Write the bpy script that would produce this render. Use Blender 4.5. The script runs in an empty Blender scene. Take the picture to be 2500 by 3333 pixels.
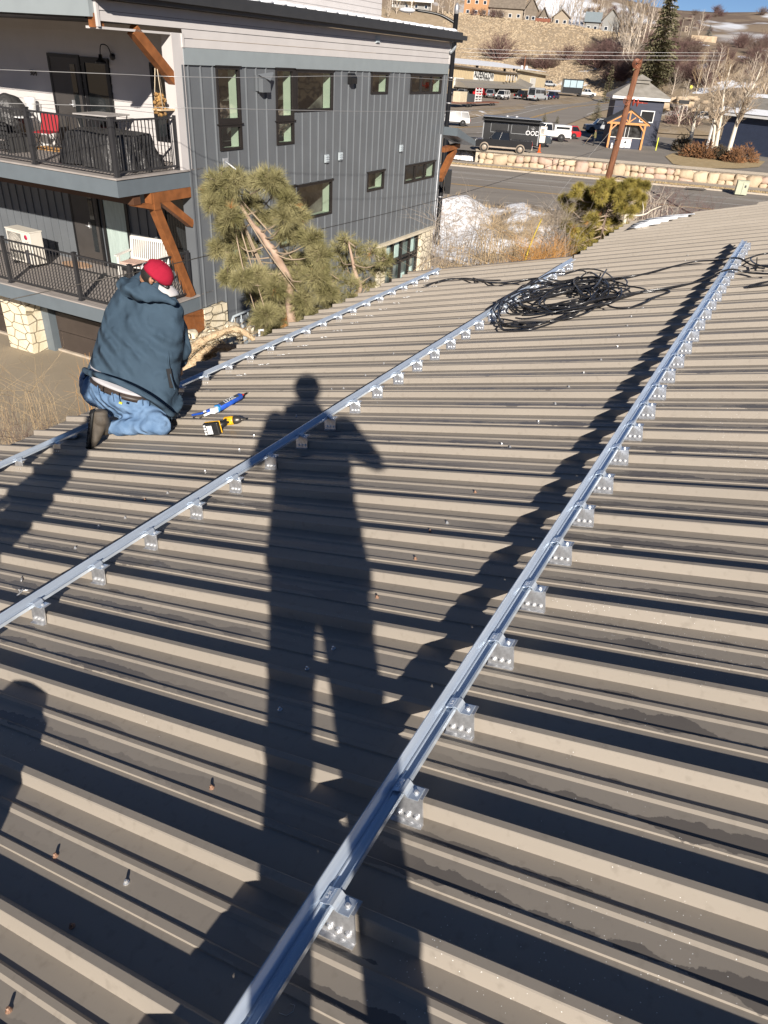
import bpy, bmesh, math, random
from mathutils import Vector, Matrix, noise
V = Vector
PI = math.pi
rad = math.radians
C = bpy.context.scene.collection
SC = bpy.context.scene
rng = random.Random(7)

# ------------------------------------------------------------------ camera
# world: origin at the lens, +Y the horizontal view direction, +Z up
FPX = 2320.6
AX = Matrix(((0.997731, 0.067322, 0.000000), (0.036091, -0.534881, 0.844156), (0.056830, -0.842241, -0.536097)))   # camera (x right, y down, z forward) -> world
cam_d = bpy.data.cameras.new('camera'); cam = bpy.data.objects.new('camera', cam_d); C.objects.link(cam)
cam_d.sensor_fit = 'VERTICAL'; cam_d.sensor_height = 24.0; cam_d.lens = FPX / 3333.0 * 24.0
cam_d.clip_start = 0.05; cam_d.clip_end = 4000
rm = Matrix((AX @ V((1, 0, 0)), AX @ V((0, -1, 0)), AX @ V((0, 0, -1)))).transposed()
cam.matrix_world = rm.to_4x4()
SC.camera = cam

def ray(x, y): return AX @ V(((x - 1250) / FPX, (y - 1666.5) / FPX, 1))
def at(x, y, z): d = ray(x, y); return d * (z / d.z)          # a point of the level z seen at that place
def atY(x, y, Y): d = ray(x, y); return d * (Y / d.y)

# ------------------------------------------------------------------ light
SUN_EL, SUN_AZ = rad(24.2), rad(8.0)          # sun behind the camera, a little to the right
to_sun = V((math.sin(SUN_AZ) * math.cos(SUN_EL), -math.cos(SUN_AZ) * math.cos(SUN_EL), math.sin(SUN_EL)))
sl = bpy.data.lights.new('sun', 'SUN'); sl.energy = 5.0; sl.angle = rad(0.53); sl.color = (1.0, 0.92, 0.82)
so = bpy.data.objects.new('sun', sl); C.objects.link(so)
so.rotation_euler = to_sun.to_track_quat('Z', 'Y').to_euler()
w = bpy.data.worlds.new('World'); SC.world = w; w.use_nodes = True
nt = w.node_tree; bg = nt.nodes['Background']
sky = nt.nodes.new('ShaderNodeTexSky'); sky.sky_type = 'NISHITA'; sky.sun_disc = False
sky.sun_elevation = SUN_EL; sky.sun_rotation = PI - SUN_AZ; sky.altitude = 2000; sky.air_density = 0.55; sky.dust_density = 0.1; sky.ozone_density = 3.0
nt.links.new(sky.outputs[0], bg.inputs[0]); bg.inputs[1].default_value = 0.05
SC.view_settings.view_transform = 'Standard'; SC.view_settings.look = 'None'
SC.view_settings.exposure = 0.65; SC.view_settings.gamma = 1.0
SC.cycles.max_bounces = 6; SC.cycles.diffuse_bounces = 3; SC.cycles.glossy_bounces = 3
SC.cycles.sample_clamp_indirect = 4.0
try: SC.cycles.use_denoising = True
except Exception: pass

# ------------------------------------------------------------------ materials
MT = {}
def mat(name, col, rough=0.6, metal=0.0, var=0.12, scale=3.0, bump=0.0, bscale=60.0, spec=0.5, col2=None, detail=4.0, dist=0.004, stretch=None, trans=0, alpha=1):
    if name in MT: return MT[name]
    m = bpy.data.materials.new(name); m.use_nodes = True; MT[name] = m
    n = m.node_tree.nodes; L = m.node_tree.links; b = n['Principled BSDF']
    b.inputs['Roughness'].default_value = rough; b.inputs['Metallic'].default_value = metal
    b.inputs['Specular IOR Level'].default_value = spec
    tc = n.new('ShaderNodeTexCoord'); mp = n.new('ShaderNodeMapping'); L.new(tc.outputs['Object'], mp.inputs[0])
    if stretch: mp.inputs['Scale'].default_value = stretch
    nz = n.new('ShaderNodeTexNoise'); nz.inputs['Scale'].default_value = scale; nz.inputs['Detail'].default_value = detail
    L.new(mp.outputs[0], nz.inputs['Vector'])
    cr = n.new('ShaderNodeMapRange'); cr.inputs['From Min'].default_value = 0.3; cr.inputs['From Max'].default_value = 0.7
    L.new(nz.outputs['Fac'], cr.inputs['Value'])
    mx = n.new('ShaderNodeMix'); mx.data_type = 'RGBA'; L.new(cr.outputs[0], mx.inputs['Factor'])
    c2 = col2 if col2 else tuple(min(1, c * (1 + var)) for c in col)
    c1 = col if col2 else tuple(c * (1 - var) for c in col)
    mx.inputs[6].default_value = (*c1, 1); mx.inputs[7].default_value = (*c2, 1)
    L.new(mx.outputs[2], b.inputs['Base Color'])
    if bump:
        nb = n.new('ShaderNodeTexNoise'); nb.inputs['Scale'].default_value = bscale; nb.inputs['Detail'].default_value = 5
        L.new(mp.outputs[0], nb.inputs['Vector'])
        bp = n.new('ShaderNodeBump'); bp.inputs['Strength'].default_value = bump; bp.inputs['Distance'].default_value = dist
        L.new(nb.outputs['Fac'], bp.inputs['Height']); L.new(bp.outputs[0], b.inputs['Normal'])
    if trans: b.inputs['Transmission Weight'].default_value = trans
    m['b'] = 1
    return m

# ------------------------------------------------------------------ mesh builder
class MB:
    def __init__(s): s.v = []; s.f = []; s.m = []; s.sm = []; s.cur = 0; s.smooth = False
    def add(s, vs, fs, smooth=None):
        o = len(s.v); s.v += [tuple(p) for p in vs]
        for f in fs: s.f.append([i + o for i in f]); s.m.append(s.cur); s.sm.append(s.smooth if smooth is None else smooth)
        return s
    def box(s, c, d, M=None):
        hx, hy, hz = d[0] / 2, d[1] / 2, d[2] / 2
        vs = [V((x * hx, y * hy, z * hz)) for x in (-1, 1) for y in (-1, 1) for z in (-1, 1)]
        if M: vs = [M @ p for p in vs]
        vs = [p + V(c) for p in vs]
        return s.add(vs, [(0, 1, 3, 2), (4, 6, 7, 5), (0, 4, 5, 1), (2, 3, 7, 6), (0, 2, 6, 4), (1, 5, 7, 3)], False)
    def bx(s, x0, x1, y0, y1, z0, z1): return s.box(((x0 + x1) / 2, (y0 + y1) / 2, (z0 + z1) / 2), (abs(x1 - x0), abs(y1 - y0), abs(z1 - z0)))
    def bar(s, p, q, wd, ht, up=(0, 0, 1)):
        p = V(p); q = V(q); a = (q - p).normalized(); u = V(up)
        if abs(a.dot(u.normalized())) > 0.98: u = V((1, 0, 0))
        sd = a.cross(u).normalized(); up2 = sd.cross(a).normalized()
        M = Matrix((a, sd, up2)).transposed()
        return s.box((p + q) / 2, ((q - p).length, wd, ht), M)
    def tube(s, pts, rr, n=6, cap=True, smooth=True):
        pts = [V(p) for p in pts]
        if not hasattr(rr, '__len__'): rr = [rr] * len(pts)
        vs = []; prev = None
        for i, p in enumerate(pts):
            a = (pts[min(i + 1, len(pts) - 1)] - pts[max(i - 1, 0)])
            if a.length < 1e-9: a = V((0, 0, 1))
            a.normalize()
            if prev is None:
                u = V((0, 0, 1)) if abs(a.z) < 0.9 else V((1, 0, 0)); prev = a.cross(u).normalized()
            prev = (prev - a * prev.dot(a))
            if prev.length < 1e-6: prev = a.orthogonal()
            prev.normalize(); b2 = a.cross(prev)
            for k in range(n):
                t = 2 * PI * k / n; vs.append(p + (prev * math.cos(t) + b2 * math.sin(t)) * rr[i])
        fs = []
        for i in range(len(pts) - 1):
            for k in range(n):
                fs.append((i * n + k, i * n + (k + 1) % n, (i + 1) * n + (k + 1) % n, (i + 1) * n + k))
        if cap and n > 2: fs.append(tuple(range(n))[::-1]); fs.append(tuple((len(pts) - 1) * n + k for k in range(n)))
        return s.add(vs, fs, smooth)
    def prism(s, poly, M, depth):            # 2-D outline in the x-y plane of M, pushed along its z
        n = len(poly); vs = [M @ V((x, y, 0)) for x, y in poly] + [M @ V((x, y, depth)) for x, y in poly]
        fs = [tuple(range(n))[::-1], tuple(range(n, 2 * n))] + [(i, (i + 1) % n, n + (i + 1) % n, n + i) for i in range(n)]
        return s.add(vs, fs, False)
    def lathe(s, prof, c=(0, 0, 0), n=16, M=None, smooth=True):
        vs = []
        for r, z in prof:
            for k in range(n):
                t = 2 * PI * k / n; p = V((r * math.cos(t), r * math.sin(t), z))
                if M: p = M @ p
                vs.append(p + V(c))
        fs = [(i * n + k, i * n + (k + 1) % n, (i + 1) * n + (k + 1) % n, (i + 1) * n + k) for i in range(len(prof) - 1) for k in range(n)]
        fs += [tuple(range(n))[::-1], tuple((len(prof) - 1) * n + k for k in range(n))]
        return s.add(vs, fs, smooth)
    def ball(s, c, r, n=10, sc=(1, 1, 1), jit=0.0):
        prof = [(math.sin(PI * i / n) * r, -math.cos(PI * i / n) * r) for i in range(n + 1)]
        prof[0] = (r * 0.02, -r); prof[-1] = (r * 0.02, r)
        vs = []; m = n + 2
        for rr, z in prof:
            for k in range(m):
                t = 2 * PI * k / m; p = V((rr * math.cos(t) * sc[0], rr * math.sin(t) * sc[1], z * sc[2]))
                if jit: p *= 1 + jit * noise.noise(p * (1.7 / r) + V(c) * 3.1)
                vs.append(p + V(c))
        fs = [(i * m + k, i * m + (k + 1) % m, (i + 1) * m + (k + 1) % m, (i + 1) * m + k) for i in range(n) for k in range(m)]
        return s.add(vs, fs, True)
    def quad(s, a, b, c, d): return s.add([a, b, c, d], [(0, 1, 2, 3)], False)
    def build(s, name, mats, parent=None, bevel=0, loc=None):
        me = bpy.data.meshes.new(name); me.from_pydata(s.v, [], s.f)
        if not isinstance(mats, (list, tuple)): mats = [mats]
        for m in mats: me.materials.append(m)
        me.polygons.foreach_set('material_index', s.m); me.polygons.foreach_set('use_smooth', s.sm)
        me.update()
        o = bpy.data.objects.new(name, me); C.objects.link(o)
        if parent: o.parent = parent
        if loc: o.location = loc
        if bevel:
            b = o.modifiers.new('bevel', 'BEVEL'); b.width = bevel; b.segments = 2; b.limit_method = 'ANGLE'
        return o

def tag(o, label=None, cat=None, group=None, kind=None):
    if label: o['label'] = label
    if cat: o['category'] = cat
    if group: o['group'] = group
    if kind: o['kind'] = kind
    return o
def thing(name, label, cat, loc=(0, 0, 0), rz=0.0, group=None, M=None):
    o = bpy.data.objects.new(name, None); C.objects.link(o); o.empty_display_size = 0.2
    if M: o.matrix_world = M
    else: o.location = loc; o.rotation_euler = (0, 0, rz)
    return tag(o, label, cat, group)
def kids(o): return [c for c in bpy.data.objects if c.parent == o]
def copy_tree(o, parent=None, label=None, ks=None):
    c = o.copy(); C.objects.link(c)
    if parent: c.parent = parent
    if label: c['label'] = label
    for ch in kids(o): copy_tree(ch, c)
    return c
def text(s, size, name, m, parent, M, ext=0.004, align='CENTER', font_scale=(1, 1), bold=0.0):
    cu = bpy.data.curves.new(name, 'FONT'); cu.body = s; cu.size = size; cu.extrude = ext; cu.align_x = align; cu.align_y = 'CENTER'; cu.resolution_u = 3; cu.offset = bold
    t = bpy.data.objects.new(name, cu); C.objects.link(t); dg = bpy.context.evaluated_depsgraph_get(); me = bpy.data.meshes.new_from_object(t.evaluated_get(dg))
    bpy.data.objects.remove(t); bpy.data.curves.remove(cu); me.name = name; me.materials.clear(); me.materials.append(m); o = bpy.data.objects.new(name, me); C.objects.link(o)
    o.parent = parent; o.matrix_local = M @ Matrix.Diagonal((font_scale[0], font_scale[1], 1, 1)); return o
def frame(x, y, z, o=(0, 0, 0)):
    m = Matrix((V(x), V(y), V(z))).transposed().to_4x4(); m.translation = V(o); return m
def fuse(o, voxel, smooth=6, sub=0):          # melts overlapping shapes of one mesh into one skin
    r = o.modifiers.new('fuse', 'REMESH'); r.mode = 'VOXEL'; r.voxel_size = voxel; r.use_smooth_shade = True
    if smooth: s = o.modifiers.new('smooth', 'SMOOTH'); s.iterations = smooth; s.factor = 0.5
    return o

# ------------------------------------------------------------------ shared frames
ROOF = frame((0.4522, 0.8919, 0.0), (-0.8646, 0.4383, -0.2451), (-0.2186, 0.1108, 0.9695), (0.001, 0.749, -1.51))   # along rails, along ribs (down), up
RI = ROOF.inverted()
def roofpt(x, y, h=0.0):                      # roof coordinates of the thing seen there at height h over the pan
    d = RI.to_3x3() @ ray(x, y); c = RI @ V((0, 0, 0)); s = (h - c.z) / d.z; return c + d * s
def roof_z(x, y): return -1.51 + 0.22548 * (x - 0.001) - 0.11429 * (y - 0.749)
S = 0.3048
GZ, RZ_, LZ = -8.1, -8.7, -7.55
BL = frame((0.4363, 0.8998, 0), (-0.8998, 0.4363, 0), (0, 0, 1), (-4.99, 17.81, 0))   # neighbour building: x along its side, y to the left along its front

white = lambda: mat('white_paint', (0.72, 0.71, 0.69), 0.5, var=0.05, scale=5)
black = lambda: mat('black_metal', (0.012, 0.012, 0.013), 0.35, var=0.2)
def glass(): return mat('dark_glass', (0.02, 0.023, 0.025), 0.05, spec=0.9, var=0.3, scale=0.8)
# ================================================================== metal roof under the camera
def roof_material():
    m = mat('roof_paint', (0.315, 0.280, 0.238), 0.42, spec=0.3, var=0.07, scale=2.2, bump=0.12, bscale=3.0, dist=0.01, stretch=(1, 0.5, 1))
    n = m.node_tree.nodes; L = m.node_tree.links; b = n['Principled BSDF']
    tc = [x for x in n if x.type == 'TEX_COORD'][0]
    sx = n.new('ShaderNodeSeparateXYZ'); L.new(tc.outputs['Object'], sx.inputs[0])
    def mth(op, a, bb=None, c=None):
        k = n.new('ShaderNodeMath'); k.operation = op
        for i, q in enumerate((a, bb, c)):
            if q is None: continue
            if isinstance(q, (int, float)): k.inputs[i].default_value = q
            else: L.new(q, k.inputs[i])
        return k.outputs[0]
    fr = mth('FRACT', mth('DIVIDE', mth('SUBTRACT', mth('ADD', sx.outputs[0], mth('MULTIPLY', sx.outputs[1], 0.009)), 0.022), S))
    def damp(centre, seed, thr, slope):
        mp = n.new('ShaderNodeMapping'); L.new(tc.outputs['Object'], mp.inputs[0]); mp.inputs['Scale'].default_value = (2.5, 2.2, 1); mp.inputs['Location'].default_value = (seed, seed, 0)
        z = n.new('ShaderNodeTexNoise'); z.inputs['Scale'].default_value = 1.6; z.inputs['Detail'].default_value = 6; z.inputs['Roughness'].default_value = 0.62; L.new(mp.outputs[0], z.inputs['Vector'])
        d = mth('ABSOLUTE', mth('SUBTRACT', fr, centre))
        v = mth('SUBTRACT', z.outputs['Fac'], mth('MULTIPLY_ADD', d, slope, thr))
        r = n.new('ShaderNodeMapRange'); r.inputs['From Min'].default_value = 0; r.inputs['From Max'].default_value = 0.012; L.new(v, r.inputs['Value']); return r.outputs[0]
    wet = mth('MAXIMUM', damp(0.575, 3.0, 0.37, 2.2), damp(0.86, 11.0, 0.52, 3.0))
    # keep the dry band near the viewer mostly dry
    zb = n.new('ShaderNodeTexNoise'); zb.inputs['Scale'].default_value = 0.45; L.new(tc.outputs['Object'], zb.inputs['Vector'])
    gate = n.new('ShaderNodeMapRange'); gate.inputs['From Min'].default_value = 0.40; gate.inputs['From Max'].default_value = 0.5; L.new(zb.outputs['Fac'], gate.inputs['Value'])
    wet = mth('MULTIPLY', wet, gate.outputs[0])
    old = b.inputs['Base Color'].links[0].from_socket
    # dusty scuffs
    zs = n.new('ShaderNodeTexNoise'); zs.inputs['Scale'].default_value = 34; zs.inputs['Detail'].default_value = 7; L.new(tc.outputs['Object'], zs.inputs['Vector'])
    sr = n.new('ShaderNodeMapRange'); sr.inputs['From Min'].default_value = 0.56; sr.inputs['From Max'].default_value = 0.72; L.new(zs.outputs['Fac'], sr.inputs['Value'])
    m0 = n.new('ShaderNodeMix'); m0.data_type = 'RGBA'; L.new(mth('MULTIPLY', sr.outputs[0], 0.6), m0.inputs['Factor']); L.new(old, m0.inputs[6]); m0.inputs[7].default_value = (0.25, 0.22, 0.185, 1)
    # bright metal swarf
    vo = n.new('ShaderNodeTexVoronoi'); vo.inputs['Scale'].default_value = 95; L.new(tc.outputs['Object'], vo.inputs['Vector'])
    zz = n.new('ShaderNodeTexNoise'); zz.inputs['Scale'].default_value = 1.1; L.new(tc.outputs['Object'], zz.inputs['Vector'])
    sp = mth('MULTIPLY', mth('LESS_THAN', vo.outputs['Distance'], 0.10), mth('GREATER_THAN', mth('ADD', zz.outputs['Fac'], mth('MULTIPLY', zs.outputs['Fac'], 0.5)), 0.87))
    m1 = n.new('ShaderNodeMix'); m1.data_type = 'RGBA'; L.new(mth('MULTIPLY', wet, 0.85), m1.inputs['Factor']); L.new(m0.outputs[2], m1.inputs[6]); m1.inputs[7].default_value = (0.135, 0.122, 0.112, 1)
    m2 = n.new('ShaderNodeMix'); m2.data_type = 'RGBA'; L.new(sp, m2.inputs['Factor']); L.new(m1.outputs[2], m2.inputs[6]); m2.inputs[7].default_value = (0.8, 0.8, 0.78, 1)
    L.new(m2.outputs[2], b.inputs['Base Color'])
    L.new(mth('SUBTRACT', 0.46, mth('MULTIPLY', wet, 0.20)), b.inputs['Roughness'])
    return m
M_ROOF = roof_material()

shop = thing('workshop_building', 'low workshop with a ribbed tan metal roof that the three aluminium rails stand on', 'building', M=ROOF)
R0 = 0.022                                    # near foot of the first counted rib
def vmax(u):
    if u < 8.73: return 4.42
    if u < 11.9: return 2.07
    return 2.07 - (u - 11.9) * 2.9
SK = -0.009                                    # the ribs run a touch askew of the rails
rb = MB()
prof = [(0.0, 0.0), (0.0065, 0.0165), (0.0125, 0.032), (0.0140, 0.0335), (0.0315, 0.0335), (0.0335, 0.032), (0.050, 0.0),
        (0.1405, 0.0), (0.1425, 0.0042), (0.1600, 0.0048), (0.1650, 0.0), (0.2240, 0.0), (0.2320, 0.0058), (0.2450, 0.0058), (0.2514, 0.0)]
seam = [(0.0, 0.0), (0.0065, 0.0165), (0.0050, 0.0172), (0.0105, 0.0322), (0.0135, 0.0347), (0.0325, 0.0345), (0.0345, 0.033), (0.050, 0.0)] + prof[7:]
pr = []
for n in range(-14, 46):
    for (a, h) in (seam if (n % 3 == 0) else prof): pr.append((R0 + n * S + a, h))
pr = [p for p in pr if p[0] < 12.75]
VS = (-6.0, -4.0, -2.4, -1.2, -0.3, 0.6, 1.5, 2.07, 2.9, 3.7, 4.42)
for i in range(len(pr) - 1):
    (a, ha), (c, hc) = pr[i], pr[i + 1]
    va, vc = vmax(a + 1e-4), vmax(c - 1e-4)
    if abs(a - 8.73) < 0.05: va = vc = min(va, vc) if c > 8.73 else va
    lo = -6.0
    ys = [v for v in VS if v < min(va, vc) - 0.05]
    vs = []
    for v in ys + [va]: vs += [(a + SK * v, v, ha), (c + SK * v, v, hc)]
    rb.add(vs, [(2 * k, 2 * k + 1, 2 * k + 3, 2 * k + 2) for k in range(len(vs) // 2 - 1)], False)
rb.build('roof_panel', M_ROOF, shop)
M_TRIM = mat('roof_trim', (0.30, 0.255, 0.205), 0.45)
g = MB(); g.bx(8.735, 8.80, 2.075, 4.44, -0.12, 0.03); g.bx(8.80, 11.9, 2.075, 2.10, -0.13, -0.004); g.bx(-4.3, 8.80, 4.425, 4.45, -0.13, -0.004)
g.build('roof_trim', M_TRIM, shop)
wb = MB()                                     # walls below the roof, plumb
wl = mat('workshop_wall', (0.25, 0.22, 0.19), 0.7)
pw = [ROOF @ V(p) for p in ((-4.1, 4.2, -0.12), (8.5, 4.2, -0.12), (8.5, 1.95, -0.12), (11.6, 1.95, -0.12), (12.4, -5.9, -0.12), (-4.1, -5.9, -0.12))]
for i in range(6):
    a, c = pw[i], pw[(i + 1) % 6]
    wb.quad(RI @ a, RI @ c, RI @ V((c.x, c.y, RZ_)), RI @ V((a.x, a.y, RZ_)))
wb.build('wall', wl, shop)
# far slope behind the ridge
rs = MB(); rs.quad((-4.2, -6.0, 0.0), (12.7, -6.0, 0.0), (12.7, -9.5, -1.85), (-4.2, -9.5, -1.85)); rs.build('back_slope', M_TRIM, shop)

# roofing screws with rust-brown or bright caps
M_RUST = mat('rusty_screw', (0.16, 0.075, 0.045), 0.6, var=0.4, scale=400, col2=(0.45, 0.28, 0.19))
M_ZINC = mat('zinc', (0.82, 0.83, 0.84), 0.28, metal=0.7, var=0.15, scale=90)
def screw_mb(h=0.010, r=0.0042):
    b = MB(); b.lathe([(r * 1.7, 0), (r * 1.75, 0.0018), (r * 1.1, 0.0035), (r * 1.05, 0.0036)], n=12, smooth=False)
    b.lathe([(r, 0.0036), (r, h - 0.002), (r * 0.8, h)], n=6, smooth=False); return b
sc1 = screw_mb().build('roofing_screw', M_RUST, shop); sc2 = screw_mb().build('roofing_screw', M_ZINC, shop)
spots = []
for px, py, k in [(412, 2874, 2), (690, 2565, 1), (182, 2787, 1), (222, 3030, 1), (30, 3290, 1), (912, 2310, 2), (1000, 2178, 2), (1086, 2112, 2), (1228, 1945, 1), (1352, 1820, 1), (1400, 1730, 1), (1456, 1703, 2), (246, 1785, 2), (322, 1715, 2), (408, 1687, 2), (472, 1628, 1), (546, 1606, 2), (278, 2895, 0), (1547, 1603, 1), (1634, 1450, 2), (1661, 1457, 2), (1753, 1374, 2), (1808, 1315, 2), (1852, 1260, 2), (1900, 1215, 2), (1957, 1174, 2), (2010, 1130, 2), (2090, 1005, 2), (827, 1420, 2), (780, 1465, 2), (668, 1535, 2), (880, 1370, 2), (965, 1355, 2), (1080, 1268, 2), (1119, 1265, 2), (1190, 1222, 2), (1370, 1171, 2), (1281, 1151, 2), (1250, 1183, 2), (1430, 1065, 2), (1495, 1040, 2), (1553, 995, 2), (1740, 878, 2), (2255, 813, 2), (2240, 831, 2), (2231, 850, 2), (2192, 892, 2), (2163, 933, 2), (2132, 955, 2), (2177, 1032, 2), (2094, 1003, 2), (2055, 1031, 2), (2042, 1061, 2), (2014, 1093, 2), (1840, 1238, 1), (1975, 1190, 2)]:
    if k == 0: continue
    p = roofpt(px, py); spots.append((p.x, p.y, k))
first = {1: True, 2: True}
for (u, v, k) in spots:
    q = (u - R0 - SK * v) % S
    hb = 0.0
    if q < 0.055: u += 0.065 - q if q > 0.03 else -(q + 0.012); q = (u - R0 - SK * v) % S
    if 0.144 < q < 0.167 or 0.224 < q < 0.2514: hb = 0.0045
    src = sc1 if k == 1 else sc2
    if first[k]: o = src; first[k] = False
    else: o = src.copy(); C.objects.link(o)
    o.location = (u, v, hb); o.rotation_euler = (rng.uniform(-.1, .1), rng.uniform(-.1, .1), rng.random() * 3)

# ================================================================== mounting rails
M_ALU = mat('mill_aluminium', (0.68, 0.77, 0.88), 0.24, metal=0.62, var=0.12, scale=22, bump=0.06, bscale=60, dist=0.002, stretch=(0.12, 3, 3))
M_ALU2 = mat('bracket_aluminium', (0.60, 0.61, 0.63), 0.30, metal=0.75, var=0.2, scale=70, bump=0.3, bscale=160, dist=0.002)
def rail_mb(u0, u1):
    P = [(0.044, 0.0675), (0.044, 0.0795), (0.0475, 0.0805), (0.0505, 0.0785), (0.0515, 0.0725), (0.0535, 0.0710), (0.0690, 0.0710), (0.0710, 0.0740), (0.0745, 0.0745), (0.0765, 0.0725),
         (0.0890, 0.0935), (0.0902, 0.0970), (0.0928, 0.0970), (0.0928, 0.0935), (0.0800, 0.0700), (0.0800, 0.0675)]
    b = MB(); n = len(P); us = [u0 + (u1 - u0) * i / 24 for i in range(25)]
    vs = [(u, y + 0.0016 * math.sin(u * 1.9 + y0s), h) for u in us for y, h in P]
    fs = [(i * n + k, i * n + (k + 1) % n, (i + 1) * n + (k + 1) % n, (i + 1) * n + k) for i in range(24) for k in range(n)]
    fs += [tuple(range(n))[::-1], tuple(24 * n + k for k in range(n))]
    return b.add(vs, fs, False)
y0s = 0.0
def bracket_parts(root):
    b = MB()                                   # bent plate: foot lip, leaning face, top flange
    b.prism([(-0.016, 0.0), (-0.016, 0.0022), (-0.004, 0.0026), (0.014, 0.0665), (0.048, 0.0670), (0.048, 0.0640), (0.0170, 0.0635), (0.000, 0.0)], frame((1, 0, 0), (0, 0, 1), (0, -1, 0), (0, 0.078, 0)), 0.082)
    br = b.build('roof_bracket', M_ALU2, root)
    g = MB(); g.bx(-0.014, 0.012, 0.0765, 0.080, 0, 0.018)
    c = MB()                                   # clip hooking over the rail
    q = [(0.072, 0.0785), (0.056, 0.0815), (0.047, 0.0855), (0.040, 0.0835), (0.034, 0.0725), (0.030, 0.0690), (0.004, 0.0690), (0.004, 0.0672), (0.031, 0.0672), (0.0362, 0.071), (0.042, 0.0815), (0.0475, 0.0832), (0.056, 0.0793), (0.072, 0.0762)]
    c.prism(q, frame((0, 1, 0), (0, 0, 1), (1, 0, 0), (0.006, 0, 0)), 0.038)
    c.build('rail_clip', M_ALU, br)
    t = MB(); t.lathe([(0.0072, 0), (0.0072, 0.0016), (0.0046, 0.0018), (0.0046, 0.0065), (0.0036, 0.0072)], n=6, smooth=False)
    t.build('clip_bolt', M_ZINC, br, loc=(0.026, 0.017, 0.069))
    for y in (0.012, 0.035, 0.058):
        t = MB(); Mx = frame((0.26, 0, 0.965), (0, 1, 0), (-0.965, 0, 0.26)).to_3x3()
        t.lathe([(0.0078, 0), (0.0078, 0.0018), (0.0066, 0.0045), (0.0048, 0.0046), (0.0048, 0.0095), (0.0034, 0.0102)], n=10, M=Mx, smooth=False)
        sc_ = t.build('screw', M_ZINC, br, loc=(0.0015, y, 0.018))
    return br
proto = None
RAILS = [('long aluminium mounting rail crossing the foreground from the bottom edge to the far roof', 0.0, -10, 27, -3.2, 8.40, 0.0),
         ('aluminium mounting rail in the middle that runs under the coil of black cable', 1.826, -3, 26, -1.2, 8.22, 1.0),
         ('aluminium mounting rail along the eave beside the kneeling worker', 3.71, 3, 27, 0.6, 8.44, 2.0)]
for label, v0, n0, n1, u0, u1, sd in RAILS:
    y0s = sd
    rt = thing('mounting_rail', label, 'rail', group='aluminium mounting rails across the roof'); rt.parent = None
    rt.matrix_world = ROOF @ Matrix.Translation((0, v0, 0))
    rail_mb(u0, u1).build('rail_channel', M_ALU, rt)
    for k in range(n0, n1 + 1):
        if proto is None: o = bracket_parts(rt); proto = o; first_b = True
        else: o = copy_tree(proto); o.parent = rt
        o.location = (k * S + rng.uniform(-0.003, 0.003), rng.uniform(-0.002, 0.002), 0)
# engraved maker's marks on the near clips of the front rail
M_ETCH = mat('etched_mark', (0.9, 0.92, 0.95), 0.6)
for o in [c for c in bpy.data.objects if c.name.startswith('rail_clip')]:
    p = o.parent
    if p.parent.name == 'mounting_rail' and -0.5 < p.location.x < 1.9:
        Mx = frame((1, 0, 0), (0, 0.98, -0.18), (0, 0.18, 0.98), (0.026, 0.062, 0.0812))
        text("S-5!", 0.011, 'etched_mark', M_ETCH, p, Mx, 0.0001)
        text("VersaClip 1.0", 0.0052, 'etched_mark', M_ETCH, p, frame((1, 0, 0), (0, 0.98, -0.18), (0, 0.18, 0.98), (0.026, 0.0535, 0.0826)), 0.0001)

# ================================================================== loose hardware beside the eave rail
M_DARKST = mat('dark_steel', (0.12, 0.11, 0.10), 0.4, metal=0.7, var=0.3, scale=200)
def litter(seed):
    r = random.Random(seed); b = MB()
    for i in range(6):
        x, y = r.uniform(-.02, .02), r.uniform(-.055, .055); a = r.uniform(0, 3); d = V((math.cos(a), math.sin(a), 0.1)) * 0.009
        b.tube([V((x, y, .004)) - d, V((x, y, .004)) + d], 0.0022, 6); b.ball((x + d.x, y + d.y, 0.006), 0.0045, 5)
    return b
for i, (px, py) in enumerate([(1446, 917), (1405, 935), (1368, 950), (1330, 968), (1290, 988), (1245, 1008), (1202, 1030), (1152, 1052), (1100, 1078), (1045, 1100), (985, 1127), (925, 1155), (858, 1188), (783, 1222)]):
    p = roofpt(px, py)
    o = litter(i).build('screw_litter', M_ZINC); o.matrix_world = ROOF @ Matrix.Translation((p.x, p.y, 0.001))
    tag(o, 'small scatter of loose bright screws on the metal roof between the eave rail and the middle rail', 'screws', 'scatters of loose screws beside the eave rail')
for (px, py, a) in [(66, 1935, 0.3), (80, 1925, 2.0), (72, 1888, 0.9)]:
    p = roofpt(px, py); b = MB(); d = V((math.cos(a), math.sin(a), 0.05)) * 0.02
    b.tube([-d, d], [0.0035, 0.003], 8); b.lathe([(0.007, 0), (0.007, .003), (0.004, .006)], c=d, n=8, M=frame((0, 0, 1), (-d.y, d.x, 0), d.normalized()).to_3x3())
    o = b.build('loose_screw', M_ZINC); o.matrix_world = ROOF @ Matrix.Translation((p.x, p.y, 0.006))
    tag(o, {66: 'lowest of three loose zinc screws above the left end of the middle rail', 80: 'loose zinc screw just above the lowest of the three by the middle rail', 72: 'uppermost of three loose zinc screws left of the middle rail'}[px], 'screw', 'single loose screws by the middle rail')
# bent wire scrap
p = roofpt(935, 3290); b = MB(); b.tube([(-.01, .012, .001), (-.008, -.004, .001), (0.004, -.012, .001), (.014, -.008, .001), (.012, .002, .001)], 0.0006, 4)
o = b.build('wire_scrap', M_ZINC); o.matrix_world = ROOF @ Matrix.Translation(p); tag(o, 'tiny bent wire scrap in the shadow at the bottom edge of the roof', 'wire scrap')
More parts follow.
